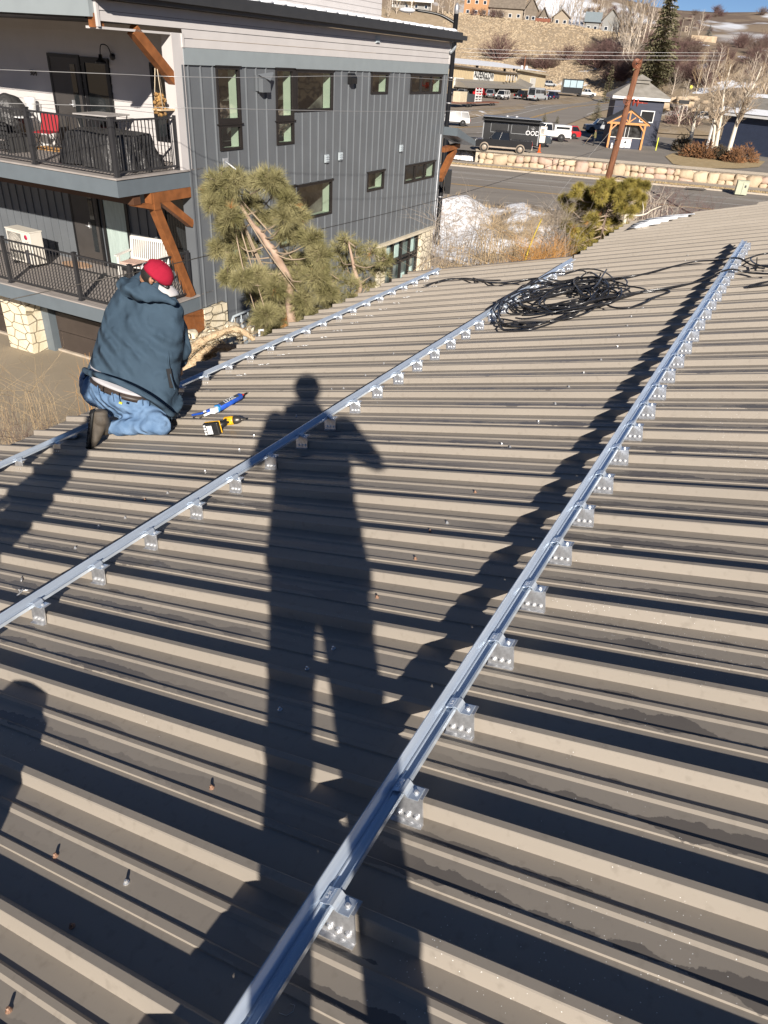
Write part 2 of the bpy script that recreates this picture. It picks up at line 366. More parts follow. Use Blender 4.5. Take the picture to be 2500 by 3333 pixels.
# clear foil wrap by the worker's boot and beside the coil
M_FOIL = mat('clear_wrap', (0.7, 0.74, 0.8), 0.12, metal=0.5, var=0.3, scale=60, bump=0.8, bscale=50, dist=0.01)
for (px, py, r, lab) in [(232, 1428, 0.05, 'crumpled clear wrap lying against the eave rail next to the boot'), (1705, 990, 0.055, 'crumpled clear wrap stuck at the left side of the black cable coil')]:
    p = roofpt(px, py); b = MB(); b.ball((0, 0, r * .35), r, 12, (0.8, 1.5, 0.45), 0.5); o = b.build('plastic_wrap', M_FOIL); o.matrix_world = ROOF @ Matrix.Translation((p.x, p.y, 0.003)); tag(o, lab, 'wrap')

# ================================================================== black cable
M_CABLE = mat('black_cable', (0.022, 0.022, 0.024), 0.22, var=0.3, scale=30)
def smoothpts(pts, n=8):
    pts = [V(p) for p in pts]; out = []
    for i in range(len(pts) - 1):
        p0, p1, p2, p3 = pts[max(i - 1, 0)], pts[i], pts[i + 1], pts[min(i + 2, len(pts) - 1)]
        for k in range(n):
            t = k / n; out.append(0.5 * ((2 * p1) + (p2 - p0) * t + (2 * p0 - 5 * p1 + 4 * p2 - p3) * t * t + (3 * p1 - p0 - 3 * p2 + p3) * t ** 3))
    return out + [pts[-1]]
def hgt(p):                                   # lift a cable point over ribs and rails
    h = p.z
    for v0 in (0.0, 1.826, 3.71):
        if v0 - 0.02 < p.y < v0 + 0.12: h = max(h, 0.102)
    return h
r = random.Random(5); cb = MB()
cA = roofpt(1800, 960); 
for k in range(19):                           # tangled loops, drawn out along the ribs
    cx, cy = 1846 + r.gauss(0, 24), 963 + r.gauss(0, 7); A_, B_ = 165 + r.gauss(0, 38), 30 + r.gauss(0, 7); th = rad(-9 + r.gauss(0, 4))
    if k < 5: cx, cy, A_, B_, th = 1775 + 9 * k, 992 - 4 * k, 165 + 7 * k, 50 + 5 * k, rad(-15)
    if k in (6, 7): cx, cy, A_, B_, th = 1925, 930, 55, 34, rad(20)
    ph = r.random() * 6; pts = []; N = 26; hh = 0.035 + r.random() * 0.045; w1, w2 = r.uniform(-.15, .15), r.uniform(-.2, .2)
    for i in range(N + 1):
        t = ph + 2 * PI * i / N * (0.97 if k % 3 else 0.8); x = A_ * math.cos(t) * (1 + w1 * math.sin(2 * t)); y = B_ * math.sin(t) * (1 + w2 * math.cos(3 * t)); q = roofpt(cx + x * math.cos(th) - y * math.sin(th), cy + x * math.sin(th) + y * math.cos(th), hh)
        p = V((q.x, q.y, hh + 0.018 * math.sin(3 * t + k))); p.z = max(0.038, hgt(p)); pts.append(p)
    cb.tube(smoothpts(pts, 2), 0.0074, 6)
for pts, hh in [([(1540, 905), (1600, 921), (1680, 915), (1760, 905), (1860, 920), (1960, 910), (2080, 895), (2180, 870), (2260, 852), (2330, 847), (2400, 858), (2450, 863), (2520, 864)], .05),
                ([(1420, 920), (1500, 906), (1580, 912), (1630, 912)], .045), ([(1380, 930), (1460, 908), (1520, 911), (1620, 921), (1690, 925)], .045),
                ([(1905, 970), (1990, 965), (2080, 950), (2180, 935), (2280, 915), (2370, 897), (2440, 888), (2520, 892)], .05),
                ([(1890, 905), (1870, 915), (1860, 940), (1900, 965), (1960, 985), (1995, 1000), (2040, 1003), (2090, 990), (2140, 965), (2180, 950), (2150, 945), (2060, 958), (1960, 975), (1900, 985)], .045),
                ([(1975, 877), (1960, 900), (1945, 925), (1930, 940)], .12),
                ([(1640, 1040), (1630, 1068), (1660, 1077), (1740, 1070), (1830, 1040), (1900, 1005), (1960, 985)], .04)]:
    q = [roofpt(a, b_, hh) for a, b_ in pts]
    for p in q: p.z = max(hgt(p), 0.042)
    cb.tube(smoothpts(q, 5), 0.0080, 7)
o = cb.build('cable_coil', M_CABLE); o.matrix_world = ROOF; tag(o, 'tangled coil of black cable over the middle rail, its tails running across the roof', 'cable')
for pts, lab in [([(2520, 822), (2475, 828), (2445, 840), (2450, 853), (2480, 866), (2520, 872)], 'black cable loop at the right edge beside the far end of the front rail'),
                 ([(2520, 913), (2470, 922), (2438, 931), (2450, 932), (2520, 925)], 'folded black cable end lying at the right edge below the cable loop')]:
    q = [roofpt(a, b_, .045) for a, b_ in pts]; b = MB(); b.tube(smoothpts(q, 6), 0.0075, 6)
    o = b.build('cable_loop', M_CABLE); o.matrix_world = ROOF; tag(o, lab, 'cable')
p = roofpt(2462, 875, 0.03); b = MB(); b.bx(-.012, .012, -.004, .004, 0, .10); b.bx(-.012, .012, -.004, .05, 0, .01); o = b.build('steel_hook', black()); o.matrix_world = ROOF @ Matrix.Translation(p)
tag(o, 'small black L shaped bracket standing on the roof right of the front rail', 'bracket')

# ================================================================== sealant gun and impact driver
M_BLUE = mat('blue_plastic', (0.02, 0.09, 0.48), 0.35, var=0.15, scale=40); M_WHT = mat('label_white', (0.75, 0.76, 0.76), 0.45, var=0.08, scale=60)
M_GREY = mat('sleeve_grey', (0.06, 0.065, 0.07), 0.4, var=0.3, scale=30); M_RED = mat('red_plastic', (0.6, 0.03, 0.02), 0.4)
p0 = roofpt(705, 1331, 0.06); p1 = roofpt(783, 1289, 0.06); ax = (p1 - p0).normalized(); L_ = 0.215
# long axis on the roof
G = frame(ax, V((0, 0, 1)).cross(ax).normalized(), V((0, 0, 1)), p0)
gun = thing('caulking_gun', 'caulking gun with a blue and grey sealant tube lying above the impact driver', 'caulking gun', M=ROOF @ G)
Lx = frame((0, 0, -1), (0, 1, 0), (1, 0, 0)).to_3x3(); Lr = (p1 - p0).length
t = MB(); t.lathe([(0.002, 0), (0.026, 0.001), (0.026, Lr * 0.97), (0.022, Lr), (0.008, Lr + .004)], n=20, M=Lx); tb = t.build('sealant_tube', M_BLUE, gun)
t = MB()
nseg = 9
for i in range(nseg):
    a0, a1 = rad(28 + i * 12), rad(28 + (i + 1) * 12)
    t.quad((Lr * .10, -math.cos(a0) * .0264, math.sin(a0) * .0264), (Lr * .86, -math.cos(a0) * .0264, math.sin(a0) * .0264), (Lr * .86, -math.cos(a1) * .0264, math.sin(a1) * .0264), (Lr * .10, -math.cos(a1) * .0264, math.sin(a1) * .0264))
t.build('tube_label', M_GREY, tb)
text('LEXEL', 0.038, 'tube_lettering', M_WHT, tb, frame((1, 0, 0), (0, 0.80, 0.60), (0, -0.60, 0.80), (Lr * .50, -.0162, .0226)), 0.0003, font_scale=(1.25, 1))
t = MB(); t.lathe([(0.0265, 0), (0.0285, .004), (0.0285, .02), (0.027, .022)], c=(-.004, 0, 0), n=20, M=Lx); t.build('collar', mat('collar_blue', (0.03, 0.22, 0.5), 0.3), gun)
t = MB(); t.lathe([(0.009, 0), (0.007, .03), (0.003, .05)], c=(Lr, 0, 0), n=10, M=Lx); t.build('nozzle', M_RED, gun)
t = MB(); t.lathe([(0.0035, 0), (0.005, .012), (0.0018, .04)], c=(Lr + .045, 0, 0), n=8, M=Lx); t.build('nozzle_tip', black(), gun)
GI = G.inverted()
def gp(x, y, h): return GI @ roofpt(x, y, h)
t = MB(); t.bx(-.05, 0, -.018, .018, -.02, .02); t.bar(gp(697, 1338, .05), gp(664, 1352, .03), .014, .016); t.bar(gp(700, 1330, .06), gp(662, 1340, .05), .012, .012); t.build('gun_frame', M_WHT, gun, bevel=.003)
t = MB(); t.bar(gp(690, 1332, .055), gp(672, 1340, .05), .034, .02); t.bar(gp(660, 1344, .04), gp(627, 1350, .02), .024, .014); t.build('handle', M_BLUE, gun, bevel=.004)
t = MB(); t.tube(smoothpts([gp(690, 1342, .04), gp(665, 1352, .02), gp(645, 1363, .01), gp(632, 1363, .01), gp(630, 1358, .012), gp(635, 1356, .012)], 4), .0045, 6); t.build('plunger_rod', M_DARKST, gun)

M_YEL = mat('yellow_plastic', (0.85, 0.46, 0.02), 0.38, var=0.08, scale=30); M_BLK = mat('black_plastic', (0.016, 0.016, 0.017), 0.45, var=0.3, scale=50)
c0 = roofpt(712, 1392, 0.04); c1 = roofpt(790, 1384, 0.04); ax = (c1 - c0).normalized(); D = frame(ax, V((0, 0, 1)).cross(ax).normalized(), V((0, 0, 1)), c0)
drv = thing('impact_driver', 'yellow and black cordless impact driver lying on its side with its battery towards the camera', 'impact driver', M=ROOF @ D)
t = MB(); t.bx(-.085, .02, -.050, -.012, -.036, .05); bt = t.build('battery', M_BLK, drv, bevel=.006)
t = MB(); t.bx(-.085, .022, -.011, -.004, -.034, .05); t.build('battery_rail', M_YEL, bt, bevel=.002)
t = MB()
for i in range(4): t.bx(-.08 + 0, -.066, -.0525, -.0495, -.025 + i * .018, -.013 + i * .018)
for i in range(3): t.bx(-.06 + i * .013, -.050 + i * .013, -.0520, -.0495, -.024, .034)
t.build('battery_print', M_WHT, bt)
t = MB(); t.tube([(-.005, -.002, .012), (.03, .03, .016), (.035, .09, .018)], [.024, .019, .023], 12); t.build('grip', M_BLK, drv)
t = MB(); t.lathe([(.02, 0), (.030, .008), (.031, .055), (.028, .07)], c=(.01, .085, .014), n=14, M=Lx); t.bx(.02, .07, .05, .085, .0, .032); t.build('motor_housing', M_YEL, drv, bevel=.002)
t = MB(); t.bx(.035, .06, .048, .0495, .006, .024); t.build('vent', M_BLK, drv)
t = MB(); t.lathe([(.027, 0), (.028, .02), (.020, .045), (.012, .052)], c=(.08, .085, .014), n=14, M=Lx); t.build('gear_nose', M_DARKST, drv)
t = MB(); t.lathe([(.012, 0), (.012, .012), (.007, .014), (.007, .034)], c=(.132, .085, .014), n=10, M=Lx); t.build('chuck', M_DARKST, drv)
# strips of old snow on the far corner of the roof
M_SNOW = mat('snow', (0.82, 0.84, 0.88), 0.6, var=0.04, scale=3, bump=0.5, bscale=6, dist=0.05)
r = random.Random(3); sn = MB()
for (xa, ya, xb, yb, wd) in ((2046, 743, 2112, 733, 5), (2056, 736, 2150, 723, 5.5), (2064, 729, 2176, 716, 5.5), (2080, 721, 2205, 709, 5), (2104, 713, 2240, 702, 4.5), (2150, 705, 2262, 697, 3)):
    N = 10; vs = []
    for i in range(N + 1):
        t = i / N; e_ = wd * min(1, .25 + t * 2) * r.uniform(.85, 1.1); x, y = xa + (xb - xa) * t, ya + (yb - ya) * t
        p0_, p1_, p2_ = roofpt(x, y + e_, .026), roofpt(x, y, .055), roofpt(x, y - e_, .026); vs += [p0_, p1_, p2_]
    sn.add(vs, [(3 * i + a, 3 * i + a + 1, 3 * i + a + 4, 3 * i + a + 3) for i in range(N) for a in (0, 1)], True)
o = sn.build('roof_snow', M_SNOW, shop)
# ================================================================== neighbour building
BI = BL.inverted(); BI3 = BI.to_3x3()
def onS(x, y, o=0.0):                         # on the plane y = o of the building frame
    c = BI @ V((0, 0, 0)); d = BI3 @ ray(x, y); s = (o - c.y) / d.y; return c + d * s
def onF(x, y, o=0.0):
    c = BI @ V((0, 0, 0)); d = BI3 @ ray(x, y); s = (o - c.x) / d.x; return c + d * s
apt = thing('apartment_building', 'three storey apartment block with charcoal ribbed metal wall and timber braced decks', 'building', M=BL)
M_RIBM = mat('charcoal_metal', (0.125, 0.136, 0.148), 0.38, var=0.08, scale=1.2, bump=0.05, bscale=8)
M_BAND = mat('grey_band', (0.26, 0.295, 0.31), 0.5, var=0.04)
M_SIDE = mat('pale_siding', (0.53, 0.505, 0.495), 0.6, var=0.04, scale=2)
M_TIMB = mat('stained_timber', (0.24, 0.088, 0.028), 0.55, var=0.25, scale=5, stretch=(1, 1, 1), bump=0.2, bscale=25)
M_FASC = mat('deck_fascia', (0.125, 0.15, 0.17), 0.45, var=0.05)
M_GUT = mat('gutter_black', (0.035, 0.036, 0.038), 0.4, var=0.1)
M_WFR = mat('window_frame', (0.018, 0.015, 0.014), 0.4, var=0.1)
M_REV = mat('pale_reveal', (0.60, 0.67, 0.56), 0.7, var=0.04)
M_ROOM = mat('dark_room_glare', (0.035, 0.033, 0.032), 0.8, col2=(.30, .28, .25), scale=2.5)  # dark interior; paler patches put glass glare and room light into the colour
def stone_mat(name, c1, c2, scale, mortar):
    m = mat(name, c1, 0.85, col2=c2, scale=2.5, bump=0.6, bscale=12, dist=0.02)
    n = m.node_tree.nodes; L = m.node_tree.links; b = n['Principled BSDF']
    tc = [x for x in n if x.type == 'TEX_COORD'][0]
    mp = n.new('ShaderNodeMapping'); mp.inputs['Scale'].default_value = (scale * 0.75, scale * 0.75, scale * 1.25); L.new(tc.outputs['Object'], mp.inputs[0])
    vo = n.new('ShaderNodeTexVoronoi'); vo.feature = 'DISTANCE_TO_EDGE'; vo.distance = 'EUCLIDEAN'; vo.inputs['Scale'].default_value = 1; vo.inputs['Randomness'].default_value = 0.7; L.new(mp.outputs[0], vo.inputs['Vector'])
    r = n.new('ShaderNodeMapRange'); r.inputs['From Min'].default_value = 0.015; r.inputs['From Max'].default_value = 0.05; L.new(vo.outputs['Distance'], r.inputs['Value'])
    old = b.inputs['Base Color'].links[0].from_socket
    mx = n.new('ShaderNodeMix'); mx.data_type = 'RGBA'; L.new(r.outputs[0], mx.inputs['Factor']); mx.inputs[6].default_value = (*mortar, 1); L.new(old, mx.inputs[7]); L.new(mx.outputs[2], b.inputs['Base Color'])
    bp = n.new('ShaderNodeBump'); bp.inputs['Distance'].default_value = 0.05; L.new(r.outputs[0], bp.inputs['Height']); L.new(b.inputs['Normal'].links[0].from_socket, bp.inputs['Normal']); L.new(bp.outputs[0], b.inputs['Normal'])
    return m
M_STONE = stone_mat('cream_stone', (0.66, 0.57, 0.40), (0.75, 0.68, 0.53), 3.0, (0.36, 0.30, 0.2))
def pane_mat():
    m = bpy.data.materials.new('window_glass'); m.use_nodes = True; n = m.node_tree.nodes; L = m.node_tree.links; n.clear()
    o = n.new('ShaderNodeOutputMaterial'); t = n.new('ShaderNodeBsdfTransparent'); t.inputs[0].default_value = (0.72, 0.78, 0.74, 1)
    g_ = n.new('ShaderNodeBsdfGlossy'); g_.inputs['Roughness'].default_value = 0.02; lw = n.new('ShaderNodeLayerWeight'); lw.inputs[0].default_value = 0.5; pw_ = n.new('ShaderNodeMath'); pw_.operation = 'POWER'; pw_.inputs[1].default_value = 4; L.new(lw.outputs['Facing'], pw_.inputs[0]); f = n.new('ShaderNodeMath'); f.operation = 'MULTIPLY_ADD'; L.new(pw_.outputs[0], f.inputs[0]); f.inputs[1].default_value = 0.85; f.inputs[2].default_value = 0.16
    tc = n.new('ShaderNodeTexCoord'); nz = n.new('ShaderNodeTexNoise'); nz.inputs['Scale'].default_value = 1.4; bp = n.new('ShaderNodeBump'); bp.inputs['Distance'].default_value = 0.02; bp.inputs['Strength'].default_value = 0.4
    L.new(tc.outputs['Object'], nz.inputs['Vector']); L.new(nz.outputs['Fac'], bp.inputs['Height']); L.new(bp.outputs[0], g_.inputs['Normal'])
    mx = n.new('ShaderNodeMixShader'); L.new(f.outputs[0], mx.inputs[0]); L.new(t.outputs[0], mx.inputs[1]); L.new(g_.outputs[0], mx.inputs[2]); L.new(mx.outputs[0], o.inputs[0]); return m
M_PANE = pane_mat()

def wall_cells(b, holes, x0, x1, z0, z1, put):
    xs = sorted({x0, x1} | {h[0] for h in holes} | {h[1] for h in holes}); zs = sorted({z0, z1} | {h[2] for h in holes} | {h[3] for h in holes})
    xs = [x for x in xs if x0 <= x <= x1]; zs = [z for z in zs if z0 <= z <= z1]
    for i in range(len(xs) - 1):
        for j in range(len(zs) - 1):
            cx, cz = (xs[i] + xs[i + 1]) / 2, (zs[j] + zs[j + 1]) / 2
            if not any(h[0] < cx < h[1] and h[2] < cz < h[3] for h in holes): put(xs[i], xs[i + 1], zs[j], zs[j + 1])
WINS = [(1.15, 2.0, -1.47, -0.37), (1.15, 2.0, -2.09, -1.55), (3.47, 4.27, -1.47, -0.37), (3.47, 4.27, -2.09, -1.55), (4.39, 6.25, -1.34, -0.39),
        (8.48, 9.6, -0.95, -0.39), (11.23, 13.78, -0.96, -0.40), (4.41, 6.28, -4.12, -3.17), (3.5, 4.3, -4.7, -3.15), (8.5, 9.65, -3.74, -3.17), (11.25, 13.8, -3.75, -3.18), (1.14, 1.9, -4.9, -3.6)]
W3 = {6, 10}
LEDGE = -5.60
side = MB(); put = lambda a, c, z0, z1: side.quad((a, 0, z0), (c, 0, z0), (c, 0, z1), (a, 0, z1))
wall_cells(side, WINS, 0.05, 14.2, LEDGE, -0.36, put)
side.quad((0.9, 0, GZ - 1), (9.4, 0, GZ - 1), (9.4, 0, LEDGE), (0.9, 0, LEDGE))
x = 0.22
while x < 14.1:
    segs = [(-0.36, LEDGE if not (0.9 < x < 9.4) else GZ - 0.6)]
    for h in sorted(WINS, key=lambda q: -q[3]):
        if h[0] - 0.06 < x < h[1] + 0.06:
            n2 = []
            for a, c in segs:
                if c < h[2] < a or c < h[3] < a:
                    if a > h[3] + 0.05: n2.append((a, h[3] + 0.04))
                    if h[2] - 0.02 > c: n2.append((h[2] - 0.03, c))
                else: n2.append((a, c))
            segs = n2
    for a, c in segs: side.add([(x - .022, 0, c), (x - .012, -.034, c), (x + .012, -.034, c), (x + .022, 0, c), (x - .022, 0, a), (x - .012, -.034, a), (x + .012, -.034, a), (x + .022, 0, a)], [(0, 1, 5, 4), (1, 2, 6, 5), (2, 3, 7, 6)], False)
    x += 0.406
side.build('ribbed_wall', M_RIBM, apt)
for q in ((0.0, 0.05, -0.04, 0.25, LEDGE, -0.36), (14.2, 14.26, -0.05, 0.2, LEDGE, -0.36)): b = MB(); b.bx(*q); b.build('corner_trim', M_RIBM, apt)
b = MB(); b.bx(0.09, 14.25, -0.045, 0, -0.36, -0.05); b.build('grey_band', M_BAND, apt)
b = MB(); z = -0.045
while z < 0.62:
    z1 = min(z + 0.166, 0.64); x0 = 0.09 if z < 0.19 else -2.15
    b.add([(x0, -0.05, z), (14.25, -0.05, z), (14.25, -0.034, z1 - .006), (x0, -0.034, z1 - .006), (x0, -0.02, z1 - .006), (14.25, -0.02, z1 - .006)], [(0, 1, 2, 3), (3, 2, 5, 4)], False); z += 0.166
b.quad((14.25, -0.05, -.05), (14.25, 3, -.05), (14.25, 3, .62), (14.25, -.05, .62))
b.bx(-2.2, -2.14, -0.06, 0.03, 0.195, 0.72); b.bx(14.2, 14.27, -0.065, 0.03, -0.05, 0.62); b.bx(0.06, 0.12, -0.062, -.02, -0.05, 0.2)
b.build('board_siding', M_SIDE, apt)
b = MB(); b.bx(-2.19, 0.1, -0.02, 0.28, 0.16, 0.2); b.bx(-0.23, 0.09, -0.03, 0.26, -2.40, 0.19); b.build('white_corner_post', M_SIDE, apt)
b = MB()                                        # gutter and fascia
b.bx(-2.3, 14.7, -0.30, -0.03, 0.625, 0.66); b.bx(-2.3, 14.72, -0.30, -0.12, 0.66, 0.80); b.bx(-2.35, 14.82, -0.42, -0.30, 0.70, 0.84); b.bx(-2.3, 14.6, -0.33, 0.05, 0.80, 0.93)
b.build('gutter', M_GUT, apt)
b = MB()
for i in range(34): b.ball((-2.0 + i * .49, -0.05 + .04 * math.sin(i), 0.95), 0.33, 6, (1.1, 0.8, 0.22), .3)
b.bx(-2.2, 14.5, -.2, 12, .88, .95); b.build('roof_snow', M_SNOW, apt)
b = MB(); b.bx(1.5, 13.6, 2.5, 9, .9, 3.2)
for k in range(12): b.bx(1.5, 13.6, 2.485, 2.5, 0.95 + k * .17, 1.09 + k * .17)
b.build('set_back_storey', M_SIDE, apt)
b = MB(); b.tube([(14.35, -.16, .66), (14.35, -.17, .48), (14.30, -.12, .38), (14.12, -.09, .30)], .055, 8); b.build('downspout', mat('downspout_grey', (.2, .22, .24), .4), apt)
b = MB(); b.tube([(14.05, -.05, -2.3), (14.08, -.05, -5.0), (14.15, -.05, -5.3)], .022, 6); b.build('conduit', mat('conduit', (.45, .47, .5), .4), apt)
# windows with frame, panes and the lit reveal behind the glass
def window(h, bars=(), parent=apt, y=0.0, flip=None, pane=M_PANE, deep=True):
    x0, x1, z0, z1 = h; f = MB(); t = 0.055
    f.bx(x0, x1, y - .035, y + .05, z1 - t, z1); f.bx(x0, x1, y - .035, y + .05, z0, z0 + t); f.bx(x0, x0 + t, y - .034, y + .05, z0 + t, z1 - t); f.bx(x1 - t, x1, y - .034, y + .05, z0 + t, z1 - t)
    for xb in bars: f.bx(xb - .035, xb + .035, y - .03, y + .05, z0 + t, z1 - t)
    f.bx(x0 - .05, x1 + .05, y - .06, y, z1, z1 + .025)
    w_ = f.build('window', M_WFR, parent)
    g_ = MB(); g_.quad((x0 + t, y + .015, z0 + t), (x1 - t, y + .015, z0 + t), (x1 - t, y + .015, z1 - t), (x0 + t, y + .015, z1 - t)); g_.build('pane', pane, w_)
    if deep:
        r_ = MB(); d = .30; a, c, e, g2 = x0 + t / 2, x1 - t / 2, z0 + t / 2, z1 - t / 2
        r_.quad((c, y + .05, e), (c, y + d, e), (c, y + d, g2), (c, y + .05, g2)); r_.quad((a, y + .05, e), (a, y + d, e), (a, y + d, g2), (a, y + .05, g2))
        r_.quad((a, y + .05, g2), (c, y + .05, g2), (c, y + d, g2), (a, y + d, g2)); r_.quad((a, y + .05, e), (c, y + .05, e), (c, y + d, e), (a, y + d, e)); r_.build('reveal', M_REV, w_)
        r_ = MB(); m_ = .5; D2 = 2.6
        r_.quad((a - m_, y + D2, e - m_), (c + m_, y + D2, e - m_), (c + m_, y + D2, g2 + m_), (a - m_, y + D2, g2 + m_))
        r_.quad((a - m_, y + d, e - m_), (a - m_, y + D2, e - m_), (a - m_, y + D2, g2 + m_), (a - m_, y + d, g2 + m_)); r_.quad((c + m_, y + d, e - m_), (c + m_, y + D2, e - m_), (c + m_, y + D2, g2 + m_), (c + m_, y + d, g2 + m_))
        r_.quad((a - m_, y + d, e - m_), (c + m_, y + d, e - m_), (c + m_, y + D2, e - m_), (a - m_, y + D2, e - m_)); r_.quad((a - m_, y + d, g2 + m_), (c + m_, y + d, g2 + m_), (c + m_, y + D2, g2 + m_), (a - m_, y + D2, g2 + m_))
        r_.build('room', M_ROOM, w_)
    return w_
for i, h in enumerate(WINS):
    window(h, bars=(h[0] + (h[1] - h[0]) / 3, h[0] + 2 * (h[1] - h[0]) / 3) if i in W3 else ())
b = MB(); b.bx(1.15, 2.0, -.035, .04, -1.55, -1.47); b.bx(3.47, 4.27, -.035, .04, -1.55, -1.47); b.bx(4.27, 4.39, -.03, .04, -1.34, -.39); b.build('window_mullion', M_WFR, apt)
# stone base and the shop front at the far end
for q in ((0.03, 0.92, -0.12, 0.3, GZ - .6, LEDGE - .03), (12.95, 14.0, -0.1, 0.5, GZ - 1, LEDGE - .05), (9.4, 9.98, -0.1, 0.3, GZ - 1, LEDGE - .05)): b = MB(); b.bx(*q); b.build('stone_base', M_STONE, apt)
b = MB(); b.bx(9.35, 14.1, -0.16, 0.2, LEDGE - .05, LEDGE + .03); b.build('stone_ledge', mat('cream_ledge', (.62, .55, .42), .7), apt)
b = MB(); b.quad((9.98, .12, GZ - 1), (12.95, .12, GZ - 1), (12.95, .12, LEDGE - .05), (9.98, .12, LEDGE - .05)); b.build('shop_glass', mat('shop_glass', (.12, .16, .15), .08, var=.7, scale=1.2, spec=.8), apt)
b = MB()
for xx in (10.02, 10.8, 11.5, 12.2, 12.9): b.bx(xx - .05, xx + .05, .03, .14, GZ - 1, LEDGE - .05)
for zz in (LEDGE - .1, -6.35, -6.5, -8.0): b.bx(9.98, 12.95, .035, .13, zz - .04, zz + .04)
b.build('shop_frame', M_WFR, apt)
b = MB()
for xx, zz in ((10.45, -6.05), (11.2, -6.0), (12.5, -6.05), (12.5, -7.2), (11.85, -7.3), (10.6, -7.6)): b.bx(xx - .16, xx + .16, .1, .118, zz - .35, zz + .3)
b.build('shop_poster', mat('pale_green', (.45, .6, .55), .6), apt)
# small fittings
def vent(x, z, w_=.19, h_=.21):
    f = MB(); f.bx(x - w_ / 2, x + w_ / 2, -.075, -.03, z - h_ / 2, z + h_ / 2)
    for k in range(3): f.bx(x - w_ / 2 + .02, x + w_ / 2 - .02, -.10, -.075, z - .06 + k * .06 - .012, z - .06 + k * .06 + .012)
    return f.build('wall_vent', mat('vent_grey', (.42, .47, .5), .5), apt)
for a, c in ((5.9, -2.57), (6.68, -2.56), (10.75, -2.58)): vent(a, c)
vent(8.7, .46, .22, .18)
b = MB(); b.bx(2.6, 2.98, -.08, -.02, -.86, -.52); b.bx(2.66, 3.0, -.2, -.08, -.88, -.58); b.add([(2.62, -.08, -.5), (3.05, -.24, -.44), (3.05, -.26, -.46), (2.85, -.3, -.62)], [(0, 1, 2, 3)]); b.build('floodlight', M_RIBM, apt, bevel=.01)
b = MB(); b.prism([(-.08, -.12), (.08, -.12), (.08, .03), (.0, .14), (-.08, .14)], frame((0, -1, 0), (0, 0, 1), (1, 0, 0), (7.05, -.1, -.56)), .28); b.build('wall_lamp', black(), apt)
b = MB(); b.bx(1.2, 1.38, -.05, -.02, -2.45, -2.25); b.tube([(1.29, -.05, -2.33), (1.62, -.3, -2.62), (2.2, -.8, -3.15)], .022, 6); b.build('sign_arm', mat('galvanised', (.5, .52, .55), .4, metal=.4), apt)
# far entrance canopy
b = MB(); b.prism([(0, 0), (2.0, -.52), (2.05, -.72), (.05, -.28)], frame((1, 0, 0), (0, 0, 1), (0, -1, 0), (14.3, .3, -2.05)), .9); b.build('canopy', M_FASC, apt)
b = MB(); b.bar((14.4, .0, -2.85), (15.9, .0, -2.78), .25, .16); b.bar((15.6, .0, -2.9), (14.4, .0, -3.9), .22, .2); b.build('canopy_brace', M_TIMB, apt)

# front: wall, decks, railings
XW = 0.55
def FR(px, py, o=XW): p = onF(px, py, o); return p.y, p.z
fw = MB(); z = -2.38
while z < 0.9:
    fw.add([(XW - .02, .05, z), (XW - .02, 14, z), (XW, 14, z + .166), (XW, .05, z + .166)], [(0, 1, 2, 3)], False); fw.quad((XW - .02, .05, z + .166), (XW - .02, 14, z + .166), (XW, 14, z + .166), (XW, .05, z + .166)); z += .166
fw.build('front_siding', M_SIDE, apt)
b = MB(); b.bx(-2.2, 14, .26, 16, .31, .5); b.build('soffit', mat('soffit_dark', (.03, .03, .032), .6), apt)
b = MB(); b.bx(-2.32, -2.2, 0.0, 14, .34, 1.3); b.bx(-2.335, -2.32, 2.45, 2.46, .34, 1.3); b.build('eave_fascia', M_BAND, apt)
b = MB(); b.bx(-2.24, -2.0, 0.0, 0.14, .18, .40); b.build('beam_end', M_TIMB, apt)
b = MB(); b.quad((XW, .05, -5.3), (XW, 14, -5.3), (XW, 14, -2.7), (XW, .05, -2.7))
yy = .2
while yy < 14: b.bx(XW - .03, XW, yy - .015, yy + .015, -5.26, -2.8); yy += .3
b.build('lower_front_wall', M_RIBM, apt)
M_DECK = mat('deck_boards', (0.30, 0.27, 0.25), 0.7, var=0.15, scale=6, stretch=(0.3, 8, 1))
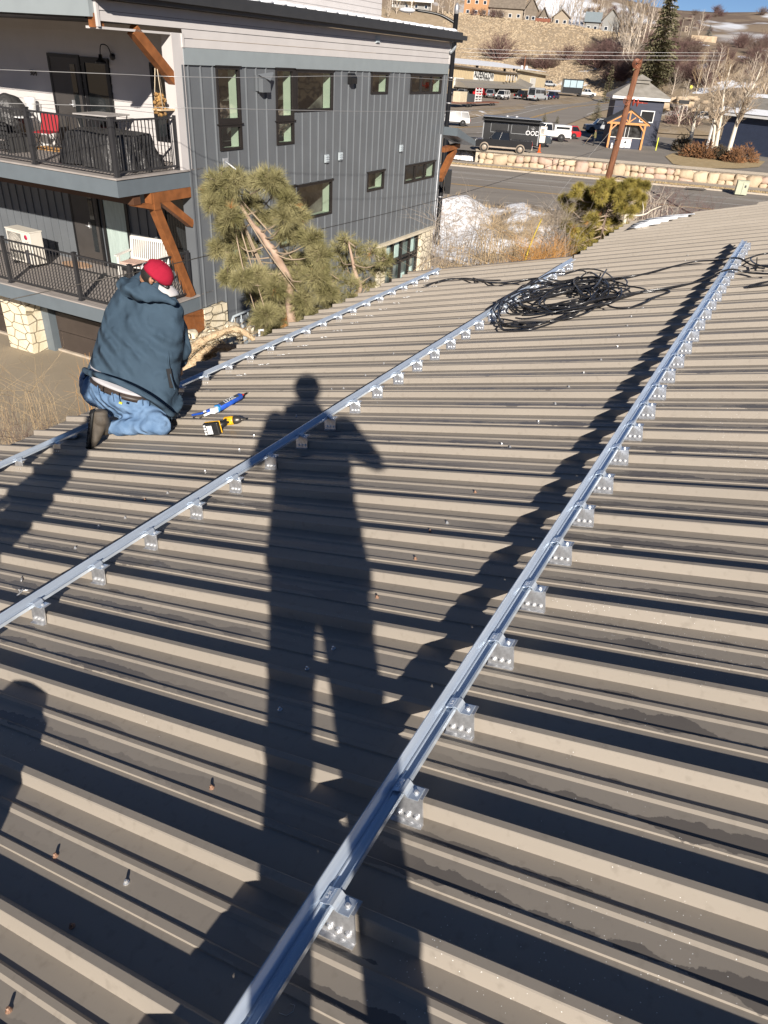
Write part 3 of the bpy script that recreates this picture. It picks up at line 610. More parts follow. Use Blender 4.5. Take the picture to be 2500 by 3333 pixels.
for zt_, nm in ((-2.40, 'upper'), (-5.25, 'lower')):
    b = MB(); yy = 0.02
    xx = -2.18
    while xx < XW: b.bx(xx, min(xx + .135, XW), .0, 14, zt_ - .03, zt_); xx += .142
    b.build('deck_floor', M_DECK, apt)
    b = MB(); b.bx(-2.22, -2.18, -.02, 14, zt_ - .36, zt_ - .03); b.bx(-2.18, 0.0, -.02, .02, zt_ - .36, zt_ - .03); b.bx(-2.18, XW, .02, 14, zt_ - .36, zt_ - .2); b.build('deck_fascia', M_FASC, apt)
    b = MB(); b.bx(-2.25, -2.15, -.05, 14, zt_ - .028, zt_ + .006); b.bx(-2.15, .0, -.05, .04, zt_ - .028, zt_ + .006); b.build('deck_edge', mat('deck_edge', (.33, .30, .28), .6), apt)
    rail = MB(); R1, R2 = zt_ + 1.04, zt_ + .09
    for zz in (R1, R2): rail.bar((-2.08, .08, zz), (-2.08, 13.9, zz), .04, .035); rail.bar((-2.08, .08, zz), (-.22, .08, zz), .04, .035)
    yy = .18
    while yy < 13.8: rail.bar((-2.08, yy, R2), (-2.08, yy, R1), .016, .016); yy += .105
    xx = -1.98
    while xx < -.25: rail.bar((xx, .08, R2), (xx, .08, R1), .016, .016); xx += .105
    rail.build('railing', black() if 0 else mat('railing_black', (.03, .03, .033), .4), apt)
    ys = [.08, 2.5, 4.9, 7.3, 9.7] if nm == 'upper' else [.08, 1.78, 4.2, 6.6, 9.0]
    for yy in ys:
        b = MB(); b.bx(-2.12, -2.04, yy - .04, yy + .04, zt_, zt_ + 1.09); b.bx(-2.14, -2.02, yy - .06, yy + .06, zt_, zt_ + .02); b.bx(-2.13, -2.03, yy - .05, yy + .05, zt_ + 1.09, zt_ + 1.105); b.build('railing_post', mat('railing_black', (.03, .03, .033), .4), apt)
    b = MB(); b.bx(-.26, -.18, .04, .12, zt_, zt_ + 1.09); b.build('railing_post', mat('railing_black', (.03, .03, .033), .4), apt)
b = MB(); b.bx(-1.75, -1.55, .05, 14, -2.97, -2.77); b.build('deck_beam', mat('shaded_timber', (.09, .04, .02), .6), apt)  # darker copy of the timber, shade under the deck is in its colour
b = MB(); b.bx(-1.3, -0.02, -.03, .17, -2.98, -2.765); b.build('side_beam', M_TIMB, apt)
TY = .07
for nm, pts, wd in (('timber_brace', [(-1.22, .2), (-.02, -.78)], .2), ('timber_brace', [(-1.02, -2.88), (-.0, -3.58)], .17), ('timber_brace', [(-1.15, -3.05), (-.22, -5.25)], .2)):
    b = MB(); b.bar((pts[0][0], TY, pts[0][1]), (pts[1][0], TY, pts[1][1]), .17, wd, up=(0, 1, 0)) if 0 else b.bar((pts[0][0], TY, pts[0][1]), (pts[1][0], TY, pts[1][1]), .18, wd); b.build(nm, M_TIMB, apt, bevel=.008)
b = MB(); b.bx(-1.24, -1.05, -.04, .18, -3.12, -2.765); b.prism([(-1.8, -2.98), (-1.24, -3.11), (-1.24, -2.98)], frame((1, 0, 0), (0, 0, 1), (0, -1, 0), (0, .16, 0)), .18); b.build('timber_post', M_TIMB, apt)
# corbels under the lower deck
for (yc, x0) in ((.10, .0), (6.35, -.3), (12.6, -.3)):
    b = MB(); b.prism([(x0, -5.62), (-1.95 if yc > 1 else -1.5, -5.62), (-1.95 if yc > 1 else -1.5, -5.75), (-.75, -6.25), (x0, -6.42)] if yc > 1 else [(.06, -5.62), (-1.15, -5.62), (-.95, -5.95), (-.55, -6.22), (.02, -6.12), (.06, -5.95)], frame((1, 0, 0), (0, 0, 1), (0, -1, 0), (0, yc + .12, 0)), .3); b.build('timber_corbel', M_TIMB, apt, bevel=.01)
# garage level
M_GAR = mat('garage_brown', (.052, .040, .034), .5, var=.1); b = MB()
b.quad((.45, .9, GZ - .5), (.45, 14, GZ - .5), (.45, 14, -5.6), (.45, .9, -5.6)); b.build('garage_wall', M_FASC, apt)
for y0, y1 in ((.95, 5.95), (7.5, 12.4)):
    b = MB()
    for k in range(4): b.bx(.38, .43, y0, y1, GZ + .06 + k * .58, GZ + .62 + k * .58)
    b.build('garage_door', M_GAR, apt)
    b = MB(); b.bx(.30, .38, y0 - .06, y1 + .06, GZ, GZ + .06); b.build('door_sill', mat('sill_stone', (.42, .36, .29), .7), apt)
for y0 in (6.33, 12.6):
    b = MB(); b.bx(-.3, .45, y0, y0 + 1.05, GZ - .5, -5.62); b.build('stone_pillar', M_STONE, apt)
for q in ((.2, .45, 6.03, 6.33, GZ - .3, -5.62), (.05, .45, 0.0, .9, GZ - .5, -5.62)): b = MB(); b.bx(*q); b.build('door_jamb', M_FASC, apt)
# entrance doors, glazed doors, lamp, house number
M_DOOR = mat('door_brown', (.055, .050, .047), .45, var=.1); M_DOORB = mat('door_frame_black', (.012, .012, .013), .4)
def entry(y0, y1, zb, zt2, wy0, wy1, curtain=None, num=None):
    f = MB(); x = XW - .06
    f.bx(x, XW, y0 - .07, y0, zb, zt2 + .07); f.bx(x, XW, y1, y1 + .07, zb, zt2 + .07); f.bx(x, XW, y0, y1, zt2, zt2 + .07); fr = f.build('door_frame', M_DOORB, apt)
    f = MB(); f.bx(XW - .05, XW - .025, y0, y1, zb + .02, zt2); d_ = f.build('door', M_DOOR, apt)
    f = MB(); f.bx(XW - .065, XW - .05, y0 + .1, y0 + .26, zb + .35, zt2 - .12); f.build('door_glass', glass(), d_)
    f = MB(); f.tube([(XW - .10, y0 + .30, zb + 1.0), (XW - .10, y0 + .42, zb + 1.0)], .015, 6); f.bx(XW - .1, XW - .05, y0 + .28, y0 + .32, zb + .95, zb + 1.1); f.build('door_handle', M_ZINC, d_)
    f = MB(); f.bx(x, XW, wy0, wy0 + .1, zb, zt2 + .05); f.bx(x, XW, wy1 - .1, wy1, zb, zt2 + .05); f.bx(x, XW, wy0 + .1, wy1 - .1, zt2 - .07, zt2 + .05); f.bx(x, XW, wy0 + .1, wy1 - .1, zb, zb + .1); w_ = f.build('window', M_DOORB, apt)
    f = MB(); f.bx(XW - .035, XW - .025, wy0 + .1, wy1 - .1, zb + .1, zt2 - .07); f.build('pane', glass() if not curtain else mat('curtained_glass', (.38, .46, .43), .25, var=.12, scale=3, stretch=(1, 6, 1)), w_)
y = [FR(*p)[0] for p in ((118, 181), (213, 183))]
entry(3.62, 4.55, -2.4, -.42, 2.62, 3.5)
entry(3.72, 4.62, -5.25, -3.3, 2.6, 3.55, curtain=1)
for (y0, y1, z0, z1) in ((.12, 1.35, -1.95, -.38), (.15, 1.4, -4.95, -3.1)):
    f = MB(); t = .09; f.bx(XW - .06, XW - .001, y0, y1, z1 - t, z1); f.bx(XW - .06, XW - .001, y0, y1, z0, z0 + t); f.bx(XW - .06, XW - .001, y0, y0 + t, z0 + t, z1 - t); f.bx(XW - .06, XW - .001, y1 - t, y1, z0 + t, z1 - t); w_ = f.build('window', M_DOORB, apt)
    f = MB(); f.bx(XW - .035, XW - .025, y0 + t, y1 - t, z0 + t, z1 - t); f.build('pane', glass(), w_)
b = MB(); yl, zl = FR(365, 185); b.lathe([(.07, -.01), (.07, .02)], c=(XW - .05, yl - .05, zl), n=12, M=frame((0, 1, 0), (0, 0, 1), (1, 0, 0)).to_3x3())
b.tube(smoothpts([(XW - .06, yl - .05, zl), (XW - .12, yl - .02, zl + .2), (XW - .25, yl + .05, zl + .22), (XW - .28, yl + .08, zl + .02)], 4), .012, 6)
b.lathe([(.035, .02), (.045, -.05), (.12, -.12), (.13, -.16), (.11, -.16), (.04, -.1)], c=(XW - .28, yl + .08, zl + .02), n=14); b.build('wall_lamp', black(), apt)
yn, zn = FR(113, 238); text('304', .17, 'house_number', black(), apt, frame((0, -1, 0), (0, 0, 1), (-1, 0, 0), (XW - .045, yn, zn)), .006)
# gas meters on a pipe frame
gm = MB(); P = [(1.08, -.1, -7.6), (1.08, -.1, -6.2), (1.16, -.1, -6.08), (2.0, -.1, -6.06)]; gm.tube(P, .035, 8)
for i in range(3):
    x0 = 1.2 + i * .3; gm.tube([(x0, -.1, -6.08), (x0, -.12, -6.5)], .018, 6); gm.bx(x0 - .03, x0 + .03, -.15, -.08, -6.3, -6.22)
    gm.ball((x0 + .02, -.17, -6.75), .12, 8, (1, .7, 1)); gm.bx(x0 - .1, x0 + .12, -.2, -.06, -7.0, -6.72); gm.ball((x0, -.14, -6.42), .05, 6)
    gm.bx(x0 - .1, x0 + .12, -.2, -.06, -7.42, -7.15); gm.ball((x0 + .02, -.17, -7.15), .11, 8, (1, .7, 1))
gm.build('gas_meter_bank', mat('meter_grey', (.38, .43, .46), .5, var=.15, scale=8), apt)

# ---- things standing on the decks
def BM(x, y, z, rz=0): return BL @ Matrix.Translation((x, y, z)) @ Matrix.Rotation(rz, 4, 'Z')
ZU, ZL2 = -2.395, -5.245
# covered table
t = thing('covered_table', 'low patio table under a creased dark grey weather cover on the upper deck', 'covered table', M=BM(-.95, 1.35, ZU))
b = MB(); N = 40; rings = []
for j, (z, r_, w_) in enumerate([(0.02, 1.0, .10), (.22, .97, .09), (.42, .93, .07), (.6, .90, .04), (.68, .86, .015), (.71, .6, .01), (.73, .25, .01)]):
    for i in range(N):
        a = 2 * PI * i / N; sq = 1 / max(abs(math.cos(a)), abs(math.sin(a)), .78); q = r_ * (sq * .85 + .15) * (1 + w_ * math.sin(11 * a + j * .4) + w_ * .6 * math.sin(19 * a + 1 + j * .7))
        rings.append((.62 * q * math.cos(a), 1.02 * q * math.sin(a), z + .02 * math.sin(5 * a)))
b.add(rings, [(j * N + i, j * N + (i + 1) % N, (j + 1) * N + (i + 1) % N, (j + 1) * N + i) for j in range(6) for i in range(N)] + [tuple(6 * N + i for i in range(N))], True)
b.build('weather_cover', mat('cover_fabric', (.045, .044, .044), .42, var=.35, scale=5, bump=1.0, bscale=7, dist=.06), t)
# high table
t = thing('patio_table', 'pale square bar table with thin metal legs behind the covered table on the upper deck', 'table', M=BM(-.25, 2.25, ZU, .2))
b = MB(); b.bx(-.45, .45, -.45, .45, .92, .95); b.build('table_top', mat('table_grey', (.36, .34, .33), .5), t, bevel=.01)
for sx in (-1, 1):
    for sy in (-1, 1): b = MB(); b.tube([(sx * .4, sy * .4, .92), (sx * .33, sy * .33, .45), (sx * .4, sy * .4, 0)], .014, 6); b.build('leg', M_DARKST, t)
# covered grill
t = thing('covered_grill', 'round barbecue under a black cover behind the upper deck railing', 'barbecue', M=BM(-.75, 4.75, ZU))
b = MB(); b.ball((0, 0, .92), .36, 12, (1, 1, .75), .15); b.lathe([(.30, .35), (.34, .6), (.37, .88)], n=14); b.build('grill_cover', mat('cover_fabric', (0, 0, 0)), t)
b = MB(); b.bx(-.2, .2, -.6, -.36, .72, .745); b.build('side_shelf', M_WHT, t)
for k in range(3): b = MB(); a = k * 2.1; b.tube([(.15 * math.cos(a), .15 * math.sin(a), .5), (.3 * math.cos(a), .3 * math.sin(a), 0)], .013, 5); b.build('leg', black(), t)
M_REDC = mat('chair_red', (.30, .012, .02), .7)
# red folding chair
t = thing('folding_chair', 'red fabric folding camp chair beside the covered barbecue', 'chair', M=BM(-.6, 3.95, ZU, .3))
b = MB(); b.bar((0, 0, .42), (.36, 0, .44), .46, .02); b.build('seat', M_REDC, t)
b = MB(); b.bar((.36, 0, .44), (.48, 0, .80), .46, .02); b.build('backrest', M_REDC, t)
for sy in (-.23, .23):
    b = MB(); b.tube([(0, sy, .44), (.38, sy, 0)], .011, 5); b.tube([(.36, sy, .44), (-.03, sy, 0)], .011, 5); b.tube([(.36, sy, .44), (.53, sy, .98)], .011, 5); b.build('leg_frame', black(), t)
# slatted sofa
t = thing('slatted_bench', 'dark slatted outdoor bench at the left end of the upper deck', 'bench', M=BM(-1.35, 4.75, ZU))
b = MB()
for k in range(7): b.bx(-.03, 0, -.55, 1.6, .08 + k * .1, .15 + k * .1)
b.build('backrest', mat('slat_grey', (.05, .05, .05), .6), t)
b = MB(); b.bx(0, .6, -.55, 1.6, .34, .40); b.build('seat', mat('slat_grey', (0, 0, 0)), t)
for y_ in (-.5, 1.55): b = MB(); b.bx(0, .6, y_ - .03, y_ + .03, 0, .34); b.build('leg', mat('slat_grey', (0, 0, 0)), t)
# potted cactus-like pot on the ledge
t = thing('watering_can', 'white and pale blue plastic containers standing behind the barbecue', 'containers', M=BM(.25, 5.2, ZU)); b = MB(); b.lathe([(.1, 0), (.14, .3), (.13, .32)], c=(0, 0, .75), n=12); b.bx(-.2, .2, -.2, .2, 0, .75); b.build('container', M_WHT, t)
# door mats
for (x_, y_, z_, lab, col, oval) in ((-.05, 4.35, ZU, 'tan coir door mat in front of the upper apartment door', (.50, .27, .09), 0), (.12, 4.35, ZL2, 'oval patterned door mat on the lower deck', (.42, .27, .17), 1)):
    b = MB()
    if oval: b.lathe([(1, 0), (1, .012)], n=24, smooth=False); b.v = [(v[0] * .26, v[1] * .5, v[2]) for v in b.v]
    else: b.bx(-.28, .28, -.52, .52, 0, .015)
    o = b.build('door_mat', mat('mat_%d' % oval, col, .9, var=.3, scale=30)); o.matrix_world = BM(x_, y_, z_); tag(o, lab, 'door mat')
# hanging swing shelf with a plant
hx, hy, hz = -.55, .16, -.2
t = thing('hanging_shelf', 'small wooden swing shelf hanging on pale ropes from the brown timber brace', 'hanging shelf', M=BM(hx, hy, hz))
b = MB()
for q in ((-.02, .12), (-.02, -.12), (.32, .12)): b.tube([(0, 0, 0), (q[0] - .03, q[1], -1.0)], .009, 5)
b.build('rope', mat('rope', (.6, .5, .36), .8), t)
b = MB(); b.bx(-.12, .36, -.12, .12, -1.02, -.99); b.build('shelf', mat('pale_wood', (.6, .45, .28), .6), t)
p_ = thing('dried_bouquet', 'dried brown and orange flower bundle sitting on the hanging shelf', 'dried flowers', M=BM(hx + .02, hy, hz - 1.0)); b = MB(); r = random.Random(4)
for k in range(90):
    c = V((r.gauss(-.02, .045), r.gauss(0, .045), r.uniform(-.12, .28))); b.ball(c, r.uniform(.025, .045), 4)
b.build('flowers', mat('dried_flowers', (.10, .06, .035), .8, col2=(.5, .28, .08), scale=14), p_)
# AC unit
t = thing('heat_pump_unit', 'cream outdoor heat pump with a round fan grille and red badge on the lower deck', 'heat pump', M=BM(-.62, 5.3, ZL2, rad(-4)))
b = MB(); b.bx(-.18, .18, -.5, .5, .08, .90); b.bx(-.2, .2, -.51, .51, .88, .91); bd = b.build('casing', mat('cream_casing', (.66, .62, .55), .5, var=.04), t, bevel=.012)
b = MB(); b.bx(-.185, -.18, -.12, .44, .14, .82); b.build('fan_opening', mat('fan_shadow', (.20, .19, .17), .6), t)
b = MB()
for k in range(36): a = 2 * PI * k / 36; b.tube([(-.2, .16, .48), (-.195, .16 + .30 * math.cos(a), .48 + .34 * math.sin(a))], .0045, 4)
for rr in (.1, .2, .29): b.tube([(-.2, .16 + rr * math.cos(2 * PI * i / 24), .48 + rr * math.sin(2 * PI * i / 24) * 1.1) for i in range(25)], .004, 4)
b.lathe([(.06, 0), (.06, .012)], c=(-.212, .16, .48), n=14, M=frame((0, 1, 0), (0, 0, 1), (1, 0, 0)).to_3x3()); b.build('fan_grille', mat('cream_casing', (0, 0, 0)), t)
b = MB(); b.lathe([(.062, 0), (.062, .004)], c=(-.184, -.33, .76), n=20, M=frame((0, 1, 0), (0, 0, 1), (-1, 0, 0)).to_3x3()); b.build('badge', mat('badge_red', (.45, .01, .06), .4), t)
text('LG', .11, 'badge_lettering', mat('letter_grey', (.10, .10, .10), .5), t, frame((0, -1, 0), (0, 0, 1), (-1, 0, 0), (-.185, -.35, .615)), .001)
text('Inverter', .04, 'badge_lettering', mat('letter_grey', (0, 0, 0)), t, frame((0, -1, 0), (0, 0, 1), (-1, 0, 0), (-.185, -.33, .42)), .001)
for y_ in (-.35, .35): b = MB(); b.bx(-.2, .2, y_ - .03, y_ + .03, 0, .08); b.build('foot', black(), t)
# bench
t = thing('garden_bench', 'white slatted garden bench with a pink cushion on the lower deck', 'bench', M=BM(.02, 1.75, ZL2, rad(8)))
Wd = mat('bench_white', (.66, .64, .60), .6, var=.06)
b = MB(); b.bx(-.28, .22, -.56, .56, .40, .44); b.build('seat', Wd, t)
b = MB(); b.bx(-.28, .18, -.53, .53, .44, .50); b.build('cushion', mat('cushion_pink', (.50, .34, .28), .9, var=.12, scale=4, stretch=(1, 9, 1)), t, bevel=.02)
b = MB()
for k in range(17): b.bar((.24, -.5 + k * .0625, .50), (.32, -.5 + k * .0625, .98), .035, .015)
b.bar((.33, -.56, 1.0), (.33, .56, 1.0), .03, .08); b.bar((.24, -.56, .5), (.24, .56, .5), .03, .05); b.build('backrest', Wd, t)
for s_ in (-1, 1):
    b = MB(); b.bx(-.3, -.24, s_ * .56 - .03, s_ * .56 + .03, 0, .64); b.build('leg', Wd, t); b = MB(); b.bar((.2, s_ * .56, 0), (.34, s_ * .56, 1.02), .05, .05); b.build('leg', Wd, t)
    b = MB(); b.bar((-.34, s_ * .58, .65), (.28, s_ * .58, .69), .08, .03); b.build('armrest', Wd, t)
# ================================================================== people on the roof
def W2(x, y, h): return ROOF @ roofpt(x, y, h)       # world point at height h over the roof
def caps(b, pts, rr, n=14):
    pts = [V(p) for p in pts]; b.tube(pts, rr, n)
    for p, r_ in zip(pts, rr): b.ball(p, r_ * 0.985, 8)
def loft(b, rings, n=28, power=0.85):
    vs = []
    for (c, a, d) in rings:
        for k in range(n):
            t = 2 * PI * k / n; ct, st = math.cos(t), math.sin(t)
            vs.append(c + a * math.copysign(abs(ct) ** power, ct) + d * math.copysign(abs(st) ** power, st))
    m = len(rings)
    fs = [(i * n + k, i * n + (k + 1) % n, (i + 1) * n + (k + 1) % n, (i + 1) * n + k) for i in range(m - 1) for k in range(n)]
    fs += [tuple(range(n))[::-1], tuple((m - 1) * n + k for k in range(n))]
    return b.add(vs, fs, True)
def folds(o, strength, size, kind='MARBLE', turb=9, mid=0.5):
    t = bpy.data.textures.new('folds', kind); t.noise_scale = size
    if kind == 'MARBLE': t.turbulence = turb; t.marble_type = 'SOFT'
    d = o.modifiers.new('folds', 'DISPLACE'); d.texture = t; d.texture_coords = 'LOCAL'; d.strength = strength; d.mid_level = mid
    return o
M_HOOD = mat('hoodie_fleece', (0.042, 0.070, 0.102), 0.85, var=0.10, scale=9, bump=0.25, bscale=300, dist=0.002, spec=0.2)
def add_folds(m, scale, dist_, rot, strength, depth):
    n = m.node_tree.nodes; L = m.node_tree.links; b = n['Principled BSDF']; tc = [x for x in n if x.type == 'TEX_COORD'][0]
    mp = n.new('ShaderNodeMapping'); mp.inputs['Rotation'].default_value = rot; L.new(tc.outputs['Object'], mp.inputs[0])
    w_ = n.new('ShaderNodeTexWave'); w_.inputs['Scale'].default_value = scale; w_.inputs['Distortion'].default_value = dist_; w_.inputs['Detail'].default_value = 1.5; w_.inputs['Detail Scale'].default_value = .6; L.new(mp.outputs[0], w_.inputs['Vector'])
    z = n.new('ShaderNodeTexNoise'); z.inputs['Scale'].default_value = 4.5; L.new(tc.outputs['Object'], z.inputs['Vector']); r_ = n.new('ShaderNodeMapRange'); r_.inputs['From Min'].default_value = .42; r_.inputs['From Max'].default_value = .6; L.new(z.outputs['Fac'], r_.inputs['Value'])
    k = n.new('ShaderNodeMath'); k.operation = 'MULTIPLY'; L.new(w_.outputs['Fac'], k.inputs[0]); L.new(r_.outputs[0], k.inputs[1])
    bp = n.new('ShaderNodeBump'); bp.inputs['Strength'].default_value = strength; bp.inputs['Distance'].default_value = depth; L.new(k.outputs[0], bp.inputs['Height']); old = b.inputs['Normal'].links
    if old: L.new(old[0].from_socket, bp.inputs['Normal'])
    L.new(bp.outputs[0], b.inputs['Normal'])
add_folds(M_HOOD, 3.2, 5.0, (.3, .9, .5), .9, .034)
M_JEAN = mat('denim', (0.075, 0.14, 0.25), 0.85, col2=(0.18, 0.28, 0.43), scale=9, bump=0.4, bscale=500, dist=0.002, spec=0.2)
add_folds(M_JEAN, 5.5, 5.0, (.2, .2, 1.2), .8, .014)
M_SKIN = mat('skin', (0.36, 0.185, 0.11), 0.5, var=0.1, scale=20)
M_CAP = mat('red_cap', (0.34, 0.015, 0.04), 0.9, spec=.15, var=0.1, scale=20, bump=0.2, bscale=200, dist=0.002)
M_HAIR = mat('dark_hair', (0.015, 0.012, 0.01), 0.7, bump=0.6, bscale=300)
M_BOOT = mat('boot_leather', (0.075, 0.062, 0.048), 0.7, var=0.25, scale=20, bump=0.4, bscale=120, dist=0.003)
M_SOLE = mat('boot_rubber', (0.015, 0.015, 0.015), 0.6, var=0.3, scale=60)

wk = thing('person', 'kneeling man in a blue hoodie, jeans and red cap working at the eave rail', 'person', loc=(0, 0, 0))
hm = MB()
RG = [((458, 878), (500, 902), 4.74, .07), ((418, 894), (530, 935), 4.73, .10), ((362, 946), (566, 985), 4.72, .13), ((330, 1000), (572, 1040), 4.68, .165), ((308, 1070), (566, 1110), 4.62, .18),
      ((288, 1130), (556, 1190), 4.57, .185), ((272, 1178), (553, 1262), 4.52, .19), ((264, 1196), (560, 1330), 4.47, .185), ((268, 1212), (563, 1352), 4.46, .17)]
rings = []
for (l, r_, Y, d) in RG:
    Lp, Rp = atY(l[0], l[1], Y + .12), atY(r_[0], r_[1], Y - .06); rings.append([(Lp + Rp) / 2, (Rp - Lp) / 2, d])
for i, q in enumerate(rings):
    sp = (rings[min(i + 1, len(rings) - 1)][0] - rings[max(i - 1, 0)][0]).normalized(); dn = sp.cross(q[1]).normalized()
    if dn.y < 0: dn = -dn
    q[2] = dn * q[2]; q[0] = q[0] + dn * (q[2].length * 0.6)
loft(hm, rings)
sR, eR, wR = atY(545, 1005, 4.86), atY(588, 1140, 4.76), atY(574, 1192, 4.98)
caps(hm, [sR, (sR + eR) / 2 + V((.015, 0, 0)), eR, (eR + wR) / 2, wR], [.085, .082, .083, .07, .052])
sL, eL, wL = atY(388, 1010, 4.95), atY(405, 1090, 5.20), atY(520, 1160, 5.12)
caps(hm, [sL, eL, wL], [.085, .075, .05])
for (x, y, r_) in [(395, 928, .045), (412, 945, .052), (445, 955, .055), (480, 958, .052), (512, 964, .046), (540, 972, .038), (565, 985, .032), (405, 918, .045), (438, 925, .052), (470, 935, .045), (500, 948, .04)]: hm.ball(atY(x, y, 4.60 + (.05 if y < 930 else 0)), r_, 8)
ho = hm.build('hoodie', M_HOOD, wk); fuse(ho, 0.011, 9); folds(ho, 0.016, 0.22, turb=6)
# hem band and waistband cuffs
b = MB()
hemL = [atY(x, y, Y) for x, y, Y in [(276, 1204, 4.44), (290, 1213, 4.38), (330, 1225, 4.28), (400, 1250, 4.24), (470, 1285, 4.24), (520, 1318, 4.27), (553, 1345, 4.32), (566, 1352, 4.42)]]
b.tube(smoothpts(hemL, 4), .020, 8); o = b.build('hoodie_hem', M_HOOD, wk)
b = MB(); b.tube(smoothpts([atY(562, 1030, 4.66), atY(552, 1090, 4.60), atY(548, 1150, 4.56), atY(553, 1210, 4.50), atY(570, 1270, 4.42)], 4), .006, 5); b.build('side_seam', M_HOOD, ho)
# shirt, belt, jeans
def waist(l, r_, Y, d, grow=1.0):
    Lp, Rp = atY(l[0], l[1], Y + .16), atY(r_[0], r_[1], Y + .02); a = (Rp - Lp) / 2 * grow; sp = V((.12, .18, .97)).normalized(); dn = sp.cross(a).normalized()
    if dn.y < 0: dn = -dn
    return ((Lp + Rp) / 2 + dn * d * .5, a, dn * d)
b = MB(); loft(b, [waist((282, 1180), (520, 1290), 4.46, .17), waist((288, 1210), (490, 1290), 4.40, .17), waist((290, 1222), (478, 1296), 4.38, .165)]); b.build('undershirt', mat('undershirt', (.42, .41, .43), .85, bump=.3, bscale=12, dist=.01), wk)
b = MB(); loft(b, [waist((284, 1226), (482, 1302), 4.375, .178), waist((284, 1238), (482, 1318), 4.372, .180)]); bl_ = b.build('belt', mat('belt_leather', (.035, .025, .02), .5, var=.2), wk)
jn = MB()
loft(jn, [waist((284, 1232), (482, 1308), 4.37, .172), waist((272, 1262), (500, 1345), 4.38, .19), waist((285, 1300), (505, 1372), 4.42, .18), waist((320, 1330), (495, 1385), 4.46, .13)])
hipR, kneeR = atY(455, 1330, 4.56), W2(520, 1385, .085); ankR = W2(352, 1392, .10)
caps(jn, [hipR, (hipR + kneeR) / 2 + V((0, 0, .03)), kneeR], [.112, .098, .074]); caps(jn, [kneeR, (kneeR * .55 + ankR * .45) + V((0, 0, .006)), ankR], [.072, .068, .052])
hipL, kneeL, footL = atY(320, 1275, 4.62), atY(300, 1235, 5.08), V((-2.0, 5.02, roof_z(-2.0, 5.02) + .1))
caps(jn, [hipL, kneeL], [.12, .09]); caps(jn, [kneeL, footL], [.085, .06])
jo = jn.build('jeans', M_JEAN, wk); fuse(jo, 0.010, 5); folds(jo, 0.014, 0.10, turb=8)
b = MB(); b.quad(atY(368, 1312, 4.22), atY(405, 1318, 4.22), atY(428, 1352, 4.22), atY(382, 1350, 4.22)); 
for (x0, y0, x1, y1) in ((365, 1278, 370, 1308), (318, 1255, 322, 1280), (463, 1300, 465, 1320)): b = MB(); b.bar(atY(x0, y0, 4.20 if x0 > 330 else 4.28), atY(x1, y1, 4.20 if x0 > 330 else 4.28), .014, .006); b.build('belt_loop', M_JEAN, bl_)
b = MB(); b.bar(atY(388, 1310, 4.185), atY(398, 1313, 4.185), .012, .01); b.build('earplug', mat('yellow_foam', (.8, .75, .05), .7), wk)
# boots
def boot(toe, heel, ank, side, name='boot'):
    ax_ = (toe - heel).normalized(); sd = side.normalized(); wd = ax_.cross(sd).normalized(); L_ = (toe - heel).length; b = MB(); rings = []
    for t_, w_, h_ in ((0, .030, .035), (.08, .038, .05), (.3, .036, .055), (.55, .040, .048), (.8, .046, .036), (.95, .035, .026), (1.0, .02, .018)): rings.append((heel + ax_ * L_ * t_ + sd * h_, wd * w_, sd * h_))
    loft(b, rings, 20); caps(b, [heel + ax_ * .07 + sd * .06, ank], [.052, .056]); o = b.build(name, M_BOOT, wk); fuse(o, .007, 3)
    s = MB(); rings = []
    for t_, w_ in ((-.02, .026), (.03, .038), (.25, .036), (.5, .038), (.78, .047), (.95, .038), (1.03, .018)): rings.append((heel + ax_ * L_ * t_, wd * w_ * 1.06, sd * .014))
    loft(s, rings, 20)
    for k in range(10):
        for w_ in (-.026, 0, .026): c = heel + ax_ * L_ * (.04 + k * .1) + wd * (w_ + (.006 if k % 2 else -.006)) - sd * .015; s.bar(c - wd * .009, c + wd * .009, .013, .010, up=tuple(sd))
    s.build('sole', M_SOLE, o); return o
toe = W2(291, 1455, .012); heel = atY(303, 1338, toe.y + .02) 
boot(toe, heel, ankR + V((-.02, 0, 0)), V((1, .25, .12)))
tl = footL + V((.05, .18, -.08)); boot(tl, footL + V((-.04, -.10, -.09)), footL, V((0, 0, 1)))
# body under the clothes: head, neck, arms and hands in one skin
bd = MB(); hc = atY(512, 893, 4.76)
fdir = V((.78, .05, -.62)).normalized(); updir = (V((0, 0, 1)) - fdir * fdir.z).normalized(); lat = fdir.cross(updir).normalized()
def hp(f, u, l): return hc + fdir * f + updir * u + lat * l
bd.ball(hp(0, -.004, 0), .080, 12, (1, 1, 1)); bd.ball(hp(.035, -.045, 0), .072, 10); bd.ball(hp(.055, -.09, 0), .042, 8)
bd.ball(hp(.102, -.035, 0), .018, 6); bd.ball(hp(.09, -.01, .03), .016, 6); bd.ball(hp(.09, -.01, -.03), .016, 6); bd.ball(hp(.088, -.075, 0), .022, 6, (1, 1, .6))
neckb = atY(480, 925, 4.82); caps(bd, [hp(-.02, -.05, 0), neckb], [.062, .075])
pel = atY(400, 1270, 4.6); caps(bd, [neckb + V((0, .06, -.06)), (neckb + pel) / 2 + V((0, .10, 0)), pel + V((0, .05, 0))], [.05, .09, .09]); caps(bd, [neckb + V((0, .06, -.06)), sR, eR, wR], [.05, .05, .045, .032]); caps(bd, [neckb + V((0, .06, -.06)), sL, eL, wL], [.05, .05, .045, .032])
caps(bd, [pel + V((0, .04, .02)), kneeR + V((0, .02, 0)), ankR], [.06, .035, .035]); caps(bd, [pel + V((0, .04, .02)), kneeL, footL], [.06, .04, .04])
